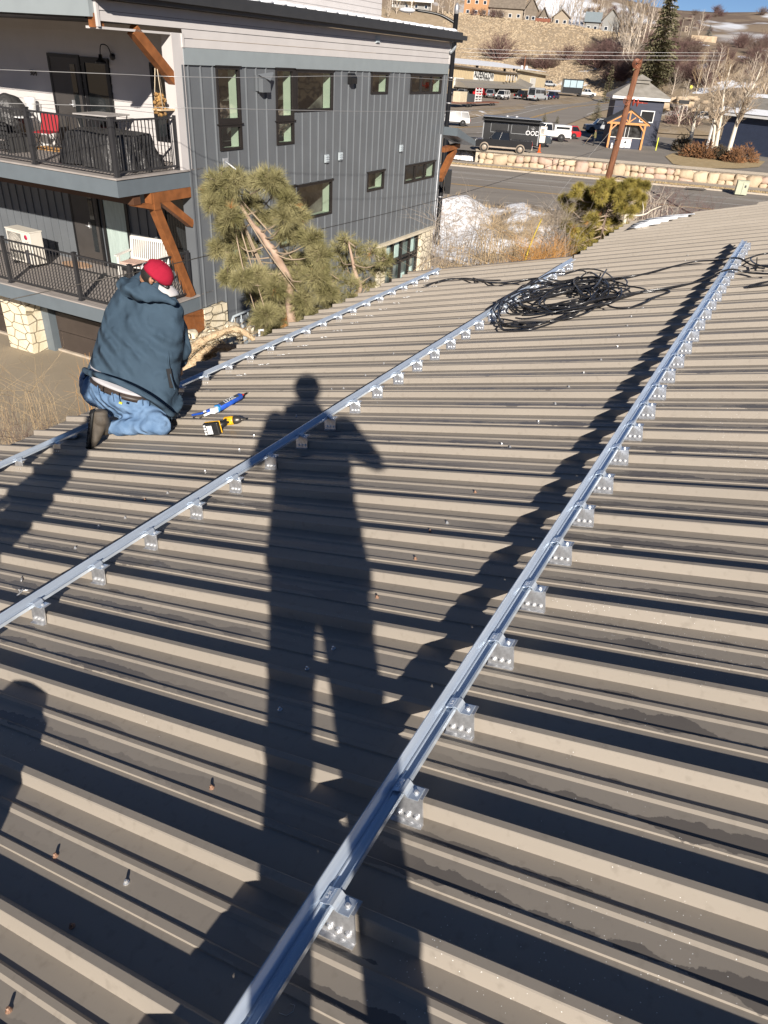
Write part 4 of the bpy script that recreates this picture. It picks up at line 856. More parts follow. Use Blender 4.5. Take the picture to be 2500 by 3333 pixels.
def hand(b, w, d, n, k):                      # palm, four curled fingers, thumb
    d = d.normalized(); s_ = d.cross(n).normalized(); n = s_.cross(d).normalized(); b.ball(w + d * .045, .036, 8, (1, 1, 1)); caps(b, [w, w + d * .08], [.026, .034], 8)
    for i, L_ in enumerate((.062, .072, .068, .052)):
        o_ = (i - 1.5) * .019; p0_ = w + d * .088 + s_ * o_; p1_ = p0_ + d * L_ * .42 - n * .010; p2_ = p1_ + d * L_ * .22 - n * L_ * .30; p3_ = p2_ - n * L_ * .30 - d * .006
        caps(b, [p0_, p1_, p2_, p3_], [.0098, .0092, .0086, .0075], 7)
    q = w + d * .035 + s_ * k * .030; caps(b, [q, q + s_ * k * .022 + d * .022, q + s_ * k * .026 + d * .052 - n * .012], [.0125, .011, .009], 7)
hand(bd, wR + V((.0, .02, -.01)), V((-.1, .6, -.75)), V((.3, -.6, .5)), -1); hand(bd, wL, V((.5, .2, -.8)), V((0, -.5, .5)), 1)
bo = bd.build('body', M_SKIN, wk); fuse(bo, 0.0065, 2)
b = MB(); 
for s_ in (-1, 1): b = MB(); b.ball(hp(-.005, -.03, s_ * .084), .024, 8, (.6, .8, 1)); b.ball(hp(.002, -.02, s_ * .096), .011, 6); b.build('ear', M_SKIN, bo)
b = MB(); b.ball(hp(-.018, -.016, 0), .082, 12); b.build('hair', M_HAIR, wk)
b = MB(); b.ball(hp(.066, -.088, 0), .047, 8, (1, 1, 1)); b.build('beard', M_HAIR, wk)
# cap
cp = MB(); Mc = frame(fdir, lat, updir * -1 if 0 else updir).to_3x3(); Mc = Matrix((fdir, updir.cross(fdir), updir)).transposed(); n = 26; vs = []; fs = []
rowsn = 9
for i in range(rowsn):
    ph = (i / (rowsn - 1)) * PI * .54
    for k in range(n):
        t = 2 * PI * k / n; rr = math.sin(ph); x = .098 * rr * math.cos(t) * 1.06; y = .093 * rr * math.sin(t); z = .084 * math.cos(ph) * (1 + .08 * math.cos(t) * rr)
        vs.append(hc + Mc @ V((x, y, z + .005)))
for i in range(rowsn - 1):
    for k in range(n):
        t = 2 * PI * (k + .5) / n; back = abs(((t - PI + PI) % (2 * PI)) - PI)
        if i >= rowsn - 4 and back < .40 + .0 * i and i < rowsn - 1:
            continue
        fs.append((i * n + k, i * n + (k + 1) % n, (i + 1) * n + (k + 1) % n, (i + 1) * n + k))
cp.add(vs, fs, True); cpo = cp.build('cap', M_CAP, wk); sm = cpo.modifiers.new('t', 'SOLIDIFY'); sm.thickness = .003
cp = MB(); vs = []; nn = 12
for j in range(5):
    for k in range(nn + 1):
        t = -1.05 + 2.1 * k / nn; r0_ = .096 + (.080 * math.cos(t * .9) ** .5) * (j / 4); vs.append(hc + Mc @ V((r0_ * math.cos(t), r0_ * math.sin(t) * .92, -.008 - .012 * (j / 4) - .10 * (math.sin(t) ** 2) * (.2 + j / 8))))
cp.add(vs, [(j * (nn + 1) + k, j * (nn + 1) + k + 1, (j + 1) * (nn + 1) + k + 1, (j + 1) * (nn + 1) + k) for j in range(4) for k in range(nn)], True)
o = cp.build('cap_bill', mat('bill_pale', (.62, .60, .60), .7), cpo); sm = o.modifiers.new('t', 'SOLIDIFY'); sm.thickness = .004
b = MB(); pts = [hc + Mc @ V((-.106 * math.cos(t), .100 * math.sin(t), -.010)) for t in [(-.5 + k * .1) for k in range(11)]]
for k in range(10): b.bar(pts[k], pts[k + 1] + (pts[k + 1] - pts[k]) * .1, .004, .024, up=tuple(updir))
b.build('cap_strap', mat('strap_white', (.72, .71, .70), .6), cpo)
for k in range(6):
    b = MB(); a = k * PI / 3 + .26; b.tube([hc + Mc @ V((.1050 * math.sin(q) * math.cos(a), .0940 * math.sin(q) * math.sin(a), .0850 * math.cos(q) + .0065)) for q in [i * .17 for i in range(1, 9)]], .0016, 4); b.build('cap_seam', M_CAP, cpo)
b = MB(); b.ball(hc + Mc @ V((0, 0, .091)), .007, 5, (1, 1, .6)); b.build('cap_button', M_CAP, cpo)
b = MB()
for s_ in (-1, 1): b.tube([hp(-.01, -.005, s_ * .103), hp(.05, -.005, s_ * .098), hp(.1, -.01, s_ * .07)], .004, 5)
b.ball(hp(.098, -.012, .036), .026, 6, (.5, 1, .8)); b.ball(hp(.098, -.012, -.036), .026, 6, (.5, 1, .8)); b.build('glasses', black(), wk)
# cord and tool holster at his side
b = MB(); b.bar(atY(548, 1200, 4.50), atY(560, 1262, 4.46), .03, .012); b.build('hoodie_opening', black(), wk)

# the two people whose shadows fall across the roof (both stand outside the picture)
M_COAT = mat('coat_navy', (.03, .035, .05), .85); M_PANT = mat('work_trousers', (.09, .08, .07), .85)
def standing(label, x, y, yaw, hands, H=1.78, lean=0.0, spread=.13, coat=M_COAT, wide=1.0, phone=False):
    z0 = roof_z(x, y); t = thing('person', label, 'person', (x, y, z0), yaw); k = H / 1.78
    fl = [roof_z(x + (s_ * spread) * math.cos(yaw), y + (s_ * spread) * math.sin(yaw)) - z0 for s_ in (-1, 1)]
    b = MB(); hz = .90 * k
    for i, s_ in enumerate((-1, 1)):
        caps(b, [(s_ * .09, 0, hz), (s_ * (.09 + spread) / 2, .02, .48 * k), (s_ * spread, 0, .08 + fl[i])], [.095 * wide, .065, .05]); caps(b, [(s_ * spread, -.03, .04 + fl[i]), (s_ * spread, .16, .035 + fl[i])], [.045, .04])
    o = b.build('trousers', M_PANT, t); fuse(o, .014, 3)
    b = MB(); loft(b, [(V((0, 0, hz - .08)), V((.19 * wide, 0, 0)), V((0, .13, 0))), (V((0, 0, 1.1 * k)), V((.18 * wide, 0, 0)), V((0, .12, 0))), (V((0, 0, 1.32 * k)), V((.205 * wide, 0, 0)), V((0, .13, 0))), (V((0, 0, 1.43 * k)), V((.18 * wide, 0, 0)), V((0, .11, 0))), (V((0, 0, 1.50 * k)), V((.11, 0, 0)), V((0, .09, 0))), (V((0, 0, 1.56 * k)), V((.075, 0, 0)), V((0, .075, 0)))])
    for s_, (e, w_) in zip((-1, 1), hands): caps(b, [(s_ * .20 * wide, 0, 1.42 * k), e, w_], [.068, .055, .04])
    o = b.build('coat', coat, t); fuse(o, .014, 3)
    b = MB(); hz_ = 1.66 * k; b.ball((0, .02, hz_ + .01), .098, 12, (.86, 1, 1.15)); b.ball((0, .06, hz_ - .06), .06, 8); b.ball((0, .125, hz_ - .01), .017, 6); caps(b, [(0, .01, hz_ - .05), (0, 0, 1.45 * k)], [.06, .065])
    caps(b, [(0, 0, 1.45 * k), (0, 0, 1.0 * k)], [.1, .12])
    for s_, (e, w_) in zip((-1, 1), hands):
        caps(b, [(s_ * .2 * wide, 0, 1.42 * k), e, w_], [.05, .04, .03]); d = (V(w_) - V(e)); hand(b, V(w_), d if not phone else V((-s_ * .12, .1, .99)), V((0, -1, .1)), -s_ if phone else s_)
        caps(b, [(s_ * .09, 0, hz), (s_ * spread, 0, .1)], [.07, .04])
    o = b.build('body', M_SKIN, t); fuse(o, .009, 2)
    b = MB(); b.ball((0, .0, hz_ + .03), .112, 10, (.92, 1, 1.12)); b.build('hair', M_HAIR, t)
    return t
px_, py_ = 0.13, -.47; z0 = roof_z(px_, py_)
standing('photographer standing on the roof behind the camera whose long shadow crosses the ribs', px_, py_, 0.0, [((-.32, .16, 1.14), (-.20, .36, 1.24)), ((.32, .12, 1.22), (-.03, .36, 1.24))], H=1.80, spread=.115, wide=1.12, phone=True)
b = MB(); b.bx(-.082, .082, -.012, -.004, -.045, .035); ph_ = b.build('phone', black()); ph_.matrix_world = rm.to_4x4() @ Matrix.Translation((.03, -.01, .022)) @ Matrix.Rotation(PI / 2, 4, 'X'); tag(ph_, 'black phone held up by the photographer just behind the lens', 'phone')
standing('second roofer standing left of the camera whose shadow reaches the kneeling man', -1.60, .36, rad(70), [((-.22, .03, 1.14), (-.17, .16, .92)), ((.21, .03, 1.14), (.17, .16, .92))], H=1.82, spread=.07, wide=.9)
b = MB(); b.bx(-.13, .13, -.1, .1, 0, .36); b.ball((0, 0, .34), .13, 8, (1, .75, .7))  # bag shape added out of view only to cast the rounded shadow
o = b.build('shadow_bag', M_COAT, bevel=.03); o.location = (-.98, .34, roof_z(-.98, .34)); tag(o, 'unseen bag shape added left of the camera to cast the rounded shadow at the left edge', 'shadow caster')
# ================================================================== terrain, streets
def lerp(a, b, t): return a + (b - a) * max(0.0, min(1.0, t))
def sst(t): t = max(0.0, min(1.0, t)); return t * t * (3 - 2 * t)
def interp(x, P):
    if x <= P[0][0]: return P[0][1]
    for (a, c), (d, e) in zip(P, P[1:]):
        if x <= d: return c + (e - c) * (x - a) / (d - a)
    return P[-1][1]
def wall_y(x): return 82.6 - 0.183 * (x - 6.1) if x > 6.1 else 82.6 + 0.25 * (6.1 - x)
B_R = [(-60, 300), (8, 300), (12, 285), (15, 240), (18, 215), (24, 200), (60, 200)]
B_EL = [(-60, .050), (-2, .050), (3, .0485), (6, .0462), (10.4, .0432), (12, .0400), (14, .0385), (19, .0350), (22, .0305), (24, .0275), (60, .02)]
R_EL = [(-60, .07), (-10, .078), (4, .080), (8, .078), (11.5, .073), (13.5, .067), (15, .0625), (16.5, .0605), (19, .0595), (21.5, .0612), (24, .0600), (30, .055), (60, .05)]
def terrain(x, y):
    r_ = math.hypot(x, y); a = math.degrees(math.atan2(x, y)); bump_ = noise.noise(V((x, y, 0)) * .03)
    # near ground
    if y < wall_y(x) + 1.5 and abs(a) < 100 and y > 0 or r_ < 60:
        z = lerp(GZ, RZ_, (r_ - 36) / 12.0)
        if x < 3 and y > 86: z = lerp(RZ_, LZ, (y - 86) / 30)
        return z - .03
    z = LZ
    if x < 8: z = lerp(RZ_, LZ, (y - 84) / 22)
    z = lerp(z, -6.6, (r_ - 125) / 50); z = lerp(z, -5.2, (r_ - 205) / 90)
    rb_ = interp(a, B_R); rt = rb_ + 85; el_ = interp(a, B_EL); zt_ = el_ * rt
    t = (r_ - rb_) / (rt - rb_)
    if t > 0: z = z + (zt_ - z) * (0.35 * t + 0.65 * sst(t)) if t < 1 else zt_
    if 0 < t < 1: z += (1.2 * bump_ + .7 * noise.noise(V((x, y, 9)) * .09)) * math.sin(PI * t)
    if t >= 1:
        rr = rt + 70; rz = interp(a, R_EL) * 720; q = (r_ - rr) / (720 - rr)
        if q > 0: z = zt_ + (rz - zt_) * sst(min(q, 1)) + 4 * noise.noise(V((x, y, 2)) * .012) * math.sin(PI * min(q, 1))
        if r_ > 720: z = rz - (r_ - 720) * .02
    return z - .03
ang = [-180 + 10 * i for i in range(13)] + [-58 + 2 * i for i in range(19)] + [-20 + .4 * i for i in range(121)] + [30 + 3 * i for i in range(10)] + [65 + 10 * i for i in range(12)]
rad_ = [2 + 4 * i for i in range(14)] + [58 + 1.2 * i for i in range(28)] + [92 + 3.2 * i for i in range(34)] + [200 + 4.5 * i for i in range(50)] + [425 + 16 * i for i in range(20)] + [760, 820, 900, 1100, 1500, 2500]
vs = []; fs = []
for r_ in rad_:
    for a in ang:
        x, y = r_ * math.sin(rad(a)), r_ * math.cos(rad(a)); vs.append((x, y, terrain(x, y)))
na = len(ang)
for i in range(len(rad_) - 1):
    for k in range(na): fs.append((i * na + k, i * na + (k + 1) % na, (i + 1) * na + (k + 1) % na, (i + 1) * na + k))
def terrain_material():
    m = mat('dry_grass', (.32, .25, .17), .95, col2=(.39, .31, .22), scale=.5, detail=8, bump=.35, bscale=.9, dist=.25, spec=.1)
    n = m.node_tree.nodes; L = m.node_tree.links; b = n['Principled BSDF']; tc = [x for x in n if x.type == 'TEX_COORD'][0]; old = b.inputs['Base Color'].links[0].from_socket
    def nz(sc, det, off=0, st=(1, 1, 1)):
        mp = n.new('ShaderNodeMapping'); mp.inputs['Scale'].default_value = st; mp.inputs['Location'].default_value = (off, off, off); L.new(tc.outputs['Object'], mp.inputs[0])
        q = n.new('ShaderNodeTexNoise'); q.inputs['Scale'].default_value = sc; q.inputs['Detail'].default_value = det; L.new(mp.outputs[0], q.inputs['Vector']); return q.outputs['Fac']
    def mr(v, a, c):
        q = n.new('ShaderNodeMapRange'); q.inputs['From Min'].default_value = a; q.inputs['From Max'].default_value = c; L.new(v, q.inputs['Value']); return q.outputs[0]
    def mul(a, c):
        q = n.new('ShaderNodeMath'); q.operation = 'MULTIPLY'; L.new(a, q.inputs[0]); 
        if isinstance(c, float): q.inputs[1].default_value = c
        else: L.new(c, q.inputs[1])
        return q.outputs[0]
    def mixc(f, a, col):
        q = n.new('ShaderNodeMix'); q.data_type = 'RGBA'; L.new(f, q.inputs['Factor']); L.new(a, q.inputs[6]); q.inputs[7].default_value = (*col, 1); return q.outputs[2]
    c = mixc(mul(mr(nz(.9, 6, 5), .5, .66), .3), old, (.17, .13, .09))
    c = mixc(mul(mr(nz(2.6, 3, 2), .55, .62), .22), c, (.50, .40, .26))
    sx = n.new('ShaderNodeSeparateXYZ'); L.new(tc.outputs['Object'], sx.inputs[0])
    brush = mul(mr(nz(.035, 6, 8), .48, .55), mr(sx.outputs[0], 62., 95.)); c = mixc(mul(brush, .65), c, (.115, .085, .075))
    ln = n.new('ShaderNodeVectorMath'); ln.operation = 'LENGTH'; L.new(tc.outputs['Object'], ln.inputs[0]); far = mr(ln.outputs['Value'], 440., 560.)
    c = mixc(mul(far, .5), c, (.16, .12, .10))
    c = mixc(mul(mr(nz(.02, 7, 21, (1, .5, 1)), .50, .56), far), c, (.75, .78, .84))
    foot = mul(mr(ln.outputs['Value'], 205., 225.), mr(ln.outputs['Value'], 330., 300.)); c = mixc(mul(mr(nz(.085, 7, 31), .60, .62), foot), c, (.75, .78, .84))
    L.new(c, b.inputs['Base Color']); return m
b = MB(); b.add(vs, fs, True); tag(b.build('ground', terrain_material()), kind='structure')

M_ASPH = mat('asphalt', (.21, .185, .16), .85, col2=(.28, .25, .215), scale=.5, detail=8, bump=.15, bscale=40, dist=.004, stretch=(.25, 2.2, 1))
M_ASPH2 = mat('lot_asphalt', (.195, .175, .152), .85, col2=(.26, .235, .205), scale=.22, detail=8)
def sheet(name, pts, z, m, kind='structure', dz=0):
    vs = [(x, y, (z if not callable(z) else z(x, y))) for x, y in pts]; b = MB(); b.add(vs, [tuple(range(len(vs)))], False); o = b.build(name, m)
    if kind: tag(o, kind=kind)
    return o
def strip(name, path, width, z, m, parent=None, up=0.0, kind='structure'):
    b = MB(); P = [V((p[0], p[1], 0)) for p in path]; vs = []
    for i, p in enumerate(P):
        d = (P[min(i + 1, len(P) - 1)] - P[max(i - 1, 0)]).normalized(); s_ = V((-d.y, d.x, 0)); w_ = width[i] if hasattr(width, '__len__') else width
        for k in (-1, 1): q = p + s_ * k * w_ / 2; vs.append((q.x, q.y, (z if not callable(z) else z(p.x, p.y)) + up))
    b.add(vs, [(2 * i, 2 * i + 1, 2 * i + 3, 2 * i + 2) for i in range(len(P) - 1)], False); o = b.build(name, m, parent)
    if kind and not parent: tag(o, kind=kind)
    return o
E1 = V((.976, -.216, 0)); N1 = V((.216, .976, 0)); O1 = V((2.7, 66.8, 0))          # street axis at the centre line
def st(a, o): p = O1 + E1 * a + N1 * o; return (p.x, p.y)
sheet('road', [st(-70, -9.6), st(100, -9.6), st(100, 12.4), st(-70, 12.4)], RZ_ + .006, M_ASPH)
M_LINE = mat('road_white', (.62, .60, .57), .7, var=.15, scale=4); M_YELL = mat('road_yellow', (.60, .36, .09), .7, var=.15, scale=4)
for o_, w_, m_ in ((-.12, .13, M_YELL), (.18, .13, M_YELL), (4.3, .14, M_LINE), (7.6, .12, M_LINE), (8.3, .12, M_LINE), (-9.0, .13, M_LINE)):
    strip('road_marking', [st(-70, o_), st(100, o_)], w_, RZ_ + .011, m_)
for k in range(-6, 14): strip('road_marking', [st(k * 2.05 + .35, -7.0), st(k * 2.05 + 1.25, -7.0)], .13, RZ_ + .011, M_LINE)
strip('kerb', [st(-6, 12.5), st(100, 12.5)], .3, RZ_ + .14, mat('kerb_concrete', (.42, .36, .29), .8)); b = MB(); p, q = st(-6, 12.35), st(100, 12.35); b.quad((p[0], p[1], RZ_), (q[0], q[1], RZ_), (q[0], q[1], RZ_ + .14), (p[0], p[1], RZ_ + .14)); tag(b.build('kerb', mat('kerb_concrete', (0, 0, 0))), kind='structure')
WL = lambda t: (t, wall_y(t))
sheet('verge', [st(-6, 12.65), st(100, 12.65), st(100, 14.3), st(-6, 14.3)], RZ_ + .12, mat('verge_dirt', (.24, .175, .105), .95, col2=(.34, .26, .17), scale=1.2, detail=8))
sheet('pavement', [st(-6, 14.3), st(100, 14.3), (100, wall_y(100)), (5.5, wall_y(5.5))], RZ_ + .135, mat('pavement_grey', (.38, .33, .275), .85, var=.08, scale=.8))
lotp = [(4.5, wall_y(6.1) + .4), (40, wall_y(40) + .35), (75, wall_y(75) + .35), (75, 125), (40, 131), (10, 131), (4.5, 112)]
sheet('car_park', lotp, LZ + .004, M_ASPH2)
zr = lambda x, y: terrain(x, y) + .06
RP = [(-30, 95), (-4, 103), (9, 113), (17, 130), (25, 152), (34, 176), (46, 205), (66, 240), (110, 300)]
rp2 = []
for i in range(len(RP) - 1):
    for k in range(6): t = k / 6; rp2.append((lerp(RP[i][0], RP[i + 1][0], t), lerp(RP[i][1], RP[i + 1][1], t)))
def ssm(P): return [tuple(sum(P[max(0, min(len(P) - 1, i + d))][j] for d in range(-3, 4)) / 7 for j in (0, 1)) for i in range(len(P))]
rp2 = ssm(rp2)
def off(P, o):
    out = []
    for i, p in enumerate(P):
        a, c = P[max(i - 1, 0)], P[min(i + 1, len(P) - 1)]; d = V((c[0] - a[0], c[1] - a[1], 0)).normalized(); out.append((p[0] - d.y * o, p[1] + d.x * o))
    return out
zr2 = lambda x, y: min(-5.2, max(terrain(x, y), -9)) + .09
strip('road', rp2, 14.5, zr2, M_ASPH)
for o_, m_ in ((-.2, M_YELL), (.2, M_YELL), (3.6, M_LINE), (6.6, M_LINE), (-6.4, M_LINE)): strip('road_marking', off(rp2, o_), .18, zr2, m_, up=.02)
# gravel lot in front of the repair shop
sheet('forecourt', [(-6, 146), (14, 152), (30, 190), (44, 214), (44, 290), (-10, 250)], lambda x, y: terrain(x, y) + .05, mat('forecourt_gravel', (.23, .185, .14), .95, col2=(.32, .26, .20), scale=.3, detail=8)) if 0 else None
tv = []; tf = []
for i in range(12):
    for k in range(16): x = -8 + i * 4.2; y = 148 + max(0, i - 5) * 6 + k * 8; tv.append((x, y, terrain(x, y) + .04))
for i in range(11):
    for k in range(15): tf.append((i * 16 + k, (i + 1) * 16 + k, (i + 1) * 16 + k + 1, i * 16 + k + 1))
b = MB(); b.add(tv, tf, True); tag(b.build('forecourt', mat('forecourt_gravel', (.22, .18, .14), .95, col2=(.31, .255, .20), scale=.3, detail=8)), kind='structure')
# driveway below the garages, muddy ground between the houses
sheet('driveway', [(-30, 2), (-3.5, 9), (-4.2, 18.0), (-9, 28), (-40, 40)], GZ + .002, mat('driveway', (.27, .225, .165), .85, col2=(.35, .295, .225), scale=.35, detail=7, dist=.01))
# snow bank heaped beside the road
def heap(name, cells, m, label, cat, h0=GZ, kind=None):
    b = MB(); 
    x0, x1, y0, y1, fn = cells; nx, ny = 60, 60; vs = []
    for i in range(nx + 1):
        for j in range(ny + 1):
            x = lerp(x0, x1, i / nx); y = lerp(y0, y1, j / ny); vs.append((x, y, h0 + fn(x, y)))
    b.add(vs, [(i * (ny + 1) + j, (i + 1) * (ny + 1) + j, (i + 1) * (ny + 1) + j + 1, i * (ny + 1) + j + 1) for i in range(nx) for j in range(ny)], True); o = b.build(name, m); tag(o, label, cat, kind=kind); return o
def snowland():
    m = mat('dirty_snow', (.74, .75, .78), .8, var=.05, scale=1, bump=.8, bscale=2.5, dist=.15)
    n = m.node_tree.nodes; L = m.node_tree.links; b = n['Principled BSDF']; tc = [x for x in n if x.type == 'TEX_COORD'][0]; old = b.inputs['Base Color'].links[0].from_socket
    for sc, lo, hi, col, f in ((.24, .50, .54, (.23, .175, .11), .9), (3.5, .50, .6, (.34, .25, .17), .6), (9, .54, .6, (.15, .11, .08), .55)):
        q = n.new('ShaderNodeTexNoise'); q.inputs['Scale'].default_value = sc; q.inputs['Detail'].default_value = 8; L.new(tc.outputs['Object'], q.inputs['Vector'])
        r_ = n.new('ShaderNodeMapRange'); r_.inputs['From Min'].default_value = lo; r_.inputs['From Max'].default_value = hi; r_.inputs['To Max'].default_value = f; L.new(q.outputs['Fac'], r_.inputs['Value'])
        mx = n.new('ShaderNodeMix'); mx.data_type = 'RGBA'; L.new(r_.outputs[0], mx.inputs['Factor']); L.new(old, mx.inputs[6]); mx.inputs[7].default_value = (*col, 1); old = mx.outputs[2]
    sx = n.new('ShaderNodeSeparateXYZ'); L.new(tc.outputs['Object'], sx.inputs[0]); q = n.new('ShaderNodeTexNoise'); q.inputs['Scale'].default_value = .35; q.inputs['Detail'].default_value = 9; L.new(tc.outputs['Object'], q.inputs['Vector'])
    ad = n.new('ShaderNodeMath'); ad.operation = 'MULTIPLY_ADD'; L.new(sx.outputs[0], ad.inputs[0]); ad.inputs[1].default_value = .035; L.new(q.outputs['Fac'], ad.inputs[2])
    r_ = n.new('ShaderNodeMapRange'); r_.inputs['From Min'].default_value = .75; r_.inputs['From Max'].default_value = .83; r_.inputs['To Max'].default_value = .92; L.new(ad.outputs[0], r_.inputs['Value'])
    mx = n.new('ShaderNodeMix'); mx.data_type = 'RGBA'; L.new(r_.outputs[0], mx.inputs['Factor']); L.new(old, mx.inputs[6]); mx.inputs[7].default_value = (.25, .19, .12, 1); old = mx.outputs[2]
    L.new(old, b.inputs['Base Color']); return m
M_DSN = snowland()
def bank(x, y):
    ridge = 1.25 * math.exp(-((y - (54.3 - .2 * (x - 3) - 10.5)) / 3.2) ** 2) * (1 + .5 * noise.noise(V((x * .5, y * .5, 1)))); edge = sst((y - 14) / 6) * sst((50.0 - .21 * x - y) / 2.5) * sst((x + 4) / 3) * sst((34 - x) / 6)
    return (ridge + .25 + .28 * noise.noise(V((x * .6, y * .6, 4))) + .1 * noise.noise(V((x * 2, y * 2, 4)))) * edge - .05
tag(heap('snow_ground', (-5, 34, 13, 53, bank), M_DSN, None, None, GZ + .05), kind='structure')

# roadside bank of snow along the far road and scattered drifts
def drift(P, w_, h_, lab):
    b = MB(); N = len(P); vs = []; n_ = 7
    for i, p in enumerate(P):
        a, c = P[max(i - 1, 0)], P[min(i + 1, N - 1)]; d = V((c[0] - a[0], c[1] - a[1], 0)).normalized(); s_ = V((-d.y, d.x, 0)); e_ = math.sin(PI * (i + .3) / (N - .4)) ** .5 if 0 < i < N - 1 else 0.05
        for k in range(n_): t = k / (n_ - 1) * 2 - 1; q = V((p[0], p[1], 0)) + s_ * t * w_ / 2 * e_; vs.append((q.x, q.y, terrain(p[0], p[1]) + .08 + h_ * e_ * math.cos(t * PI / 2) * (1 + .5 * noise.noise(q * 1.3))))
    b.add(vs, [(i * n_ + k, (i + 1) * n_ + k, (i + 1) * n_ + k + 1, i * n_ + k + 1) for i in range(N - 1) for k in range(n_ - 1)], True); o = b.build('snow_drift', M_DSN); tag(o, lab, 'snow drift', 'snow drifts along the far road')
seg = lambda A, B_, n: [(lerp(A[0], B_[0], i / n), lerp(A[1], B_[1], i / n)) for i in range(n + 1)]
drift(seg((5, 128), (22.5, 165), 16), 5.5, .55, 'long ploughed snow drift between the far road and the flatbed trailer')
drift(seg((26, 178), (50, 232), 18), 8, .6, 'long white snow drift between the far road and the silver van')
drift(seg((52, 214), (72, 250), 12), 9, .5, 'snow patch around the white pickup far along the road')
drift(seg((36, 128), (60, 136), 10), 9, .8, 'snow heap behind the navy kiosk beside the parked vans')
drift(seg((4.2, 85.5), (8.4, 84.4), 8), 2.6, .9, 'rough snow heap at the left end of the boulder wall')

# ================================================================== boulder wall
bwall = thing('boulder_wall', 'low retaining wall of tan boulders between the pavement and the car park', 'wall', (0, 0, 0))
M_BOUL = mat('boulder', (.36, .27, .18), .9, col2=(.50, .40, .28), scale=1.1, bump=.7, bscale=4, dist=.06); M_BOUL2 = mat('boulder_pink', (.36, .24, .18), .9, col2=(.50, .38, .30), scale=1.1, bump=.7, bscale=4, dist=.06); M_BOUL3 = mat('boulder_cream', (.46, .37, .25), .9, col2=(.56, .46, .33), scale=1.3, bump=.7, bscale=4, dist=.06)
def boulder(b, c, sx, sy, sz, sd):
    vs = []; n_, m_ = 7, 10
    for i in range(n_ + 1):
        ph = PI * i / n_
        for k in range(m_):
            t = 2 * PI * k / m_; p = V((math.sin(ph) * math.cos(t), math.sin(ph) * math.sin(t), math.cos(ph))); p = V([math.copysign(abs(q) ** .55, q) for q in p]); p *= 1 + 0.30 * noise.noise(p * 1.6 + V((sd, 0, 0)))
            vs.append((c[0] + p.x * sx, c[1] + p.y * sy, c[2] + p.z * sz))
    b.add(vs, [(i * m_ + k, i * m_ + (k + 1) % m_, (i + 1) * m_ + (k + 1) % m_, (i + 1) * m_ + k) for i in range(n_) for k in range(m_)], True)
r = random.Random(12); cnt = 0
x = 7.4
def put_b(x, w_, z0, h_, o_):
    b = MB(); boulder(b, (0, 0, 0), w_ * 1.07, .5, h_ / 2 * 1.1, r.random() * 50); o = b.build('boulder', r.choice([M_BOUL, M_BOUL, M_BOUL2, M_BOUL3]), bwall, loc=(x, wall_y(x) + .05 + o_, z0 + h_ / 2)); o.rotation_euler = (0, r.uniform(-.14, .14), -.18)
while x < 46:
    if r.random() < .28: w_ = r.uniform(.5, .75); put_b(x + w_, w_, RZ_ - .02, 1.05, 0); x += 2 * w_ - .05
    else:
        W_ = r.uniform(1.0, 1.7); s0 = r.uniform(.38, .62)
        for z0, h_, o_ in ((RZ_ - .02, s0, 0), (RZ_ + s0 - .04, 1.12 - s0, .12)):
            c_ = r.uniform(.35, .65) if r.random() < .7 else 1.0; put_b(x + W_ * c_ / 2, W_ * c_ / 2, z0, h_ * r.uniform(.9, 1.05), o_)
            if c_ < 1: put_b(x + W_ * (1 + c_) / 2, W_ * (1 - c_) / 2, z0, h_ * r.uniform(.9, 1.05), o_)
        x += W_ - .04
b = MB(); n_ = 60
for i in range(n_):
    xa, xb = 7 + i * 1.6, 7 + (i + 1) * 1.6; b.quad((xa, wall_y(xa) + .35, RZ_), (xb, wall_y(xb) + .35, RZ_), (xb, wall_y(xb) + .25, LZ - .04), (xa, wall_y(xa) + .25, LZ - .04)); b.quad((xa, wall_y(xa) + .15, LZ - .05), (xb, wall_y(xb) + .15, LZ - .05), (xb, wall_y(xb) + 1.5, LZ + .16), (xa, wall_y(xa) + 1.5, LZ + .16)); b.quad((xa, wall_y(xa) + 1.5, LZ + .16), (xb, wall_y(xb) + 1.5, LZ + .16), (xb, wall_y(xb) + 1.8, LZ), (xa, wall_y(xa) + 1.8, LZ))
b.build('gravel_top', mat('wall_gravel', (.44, .37, .28), .95, col2=(.60, .52, .42), scale=9, detail=5, bump=.9, bscale=14, dist=.05), bwall)
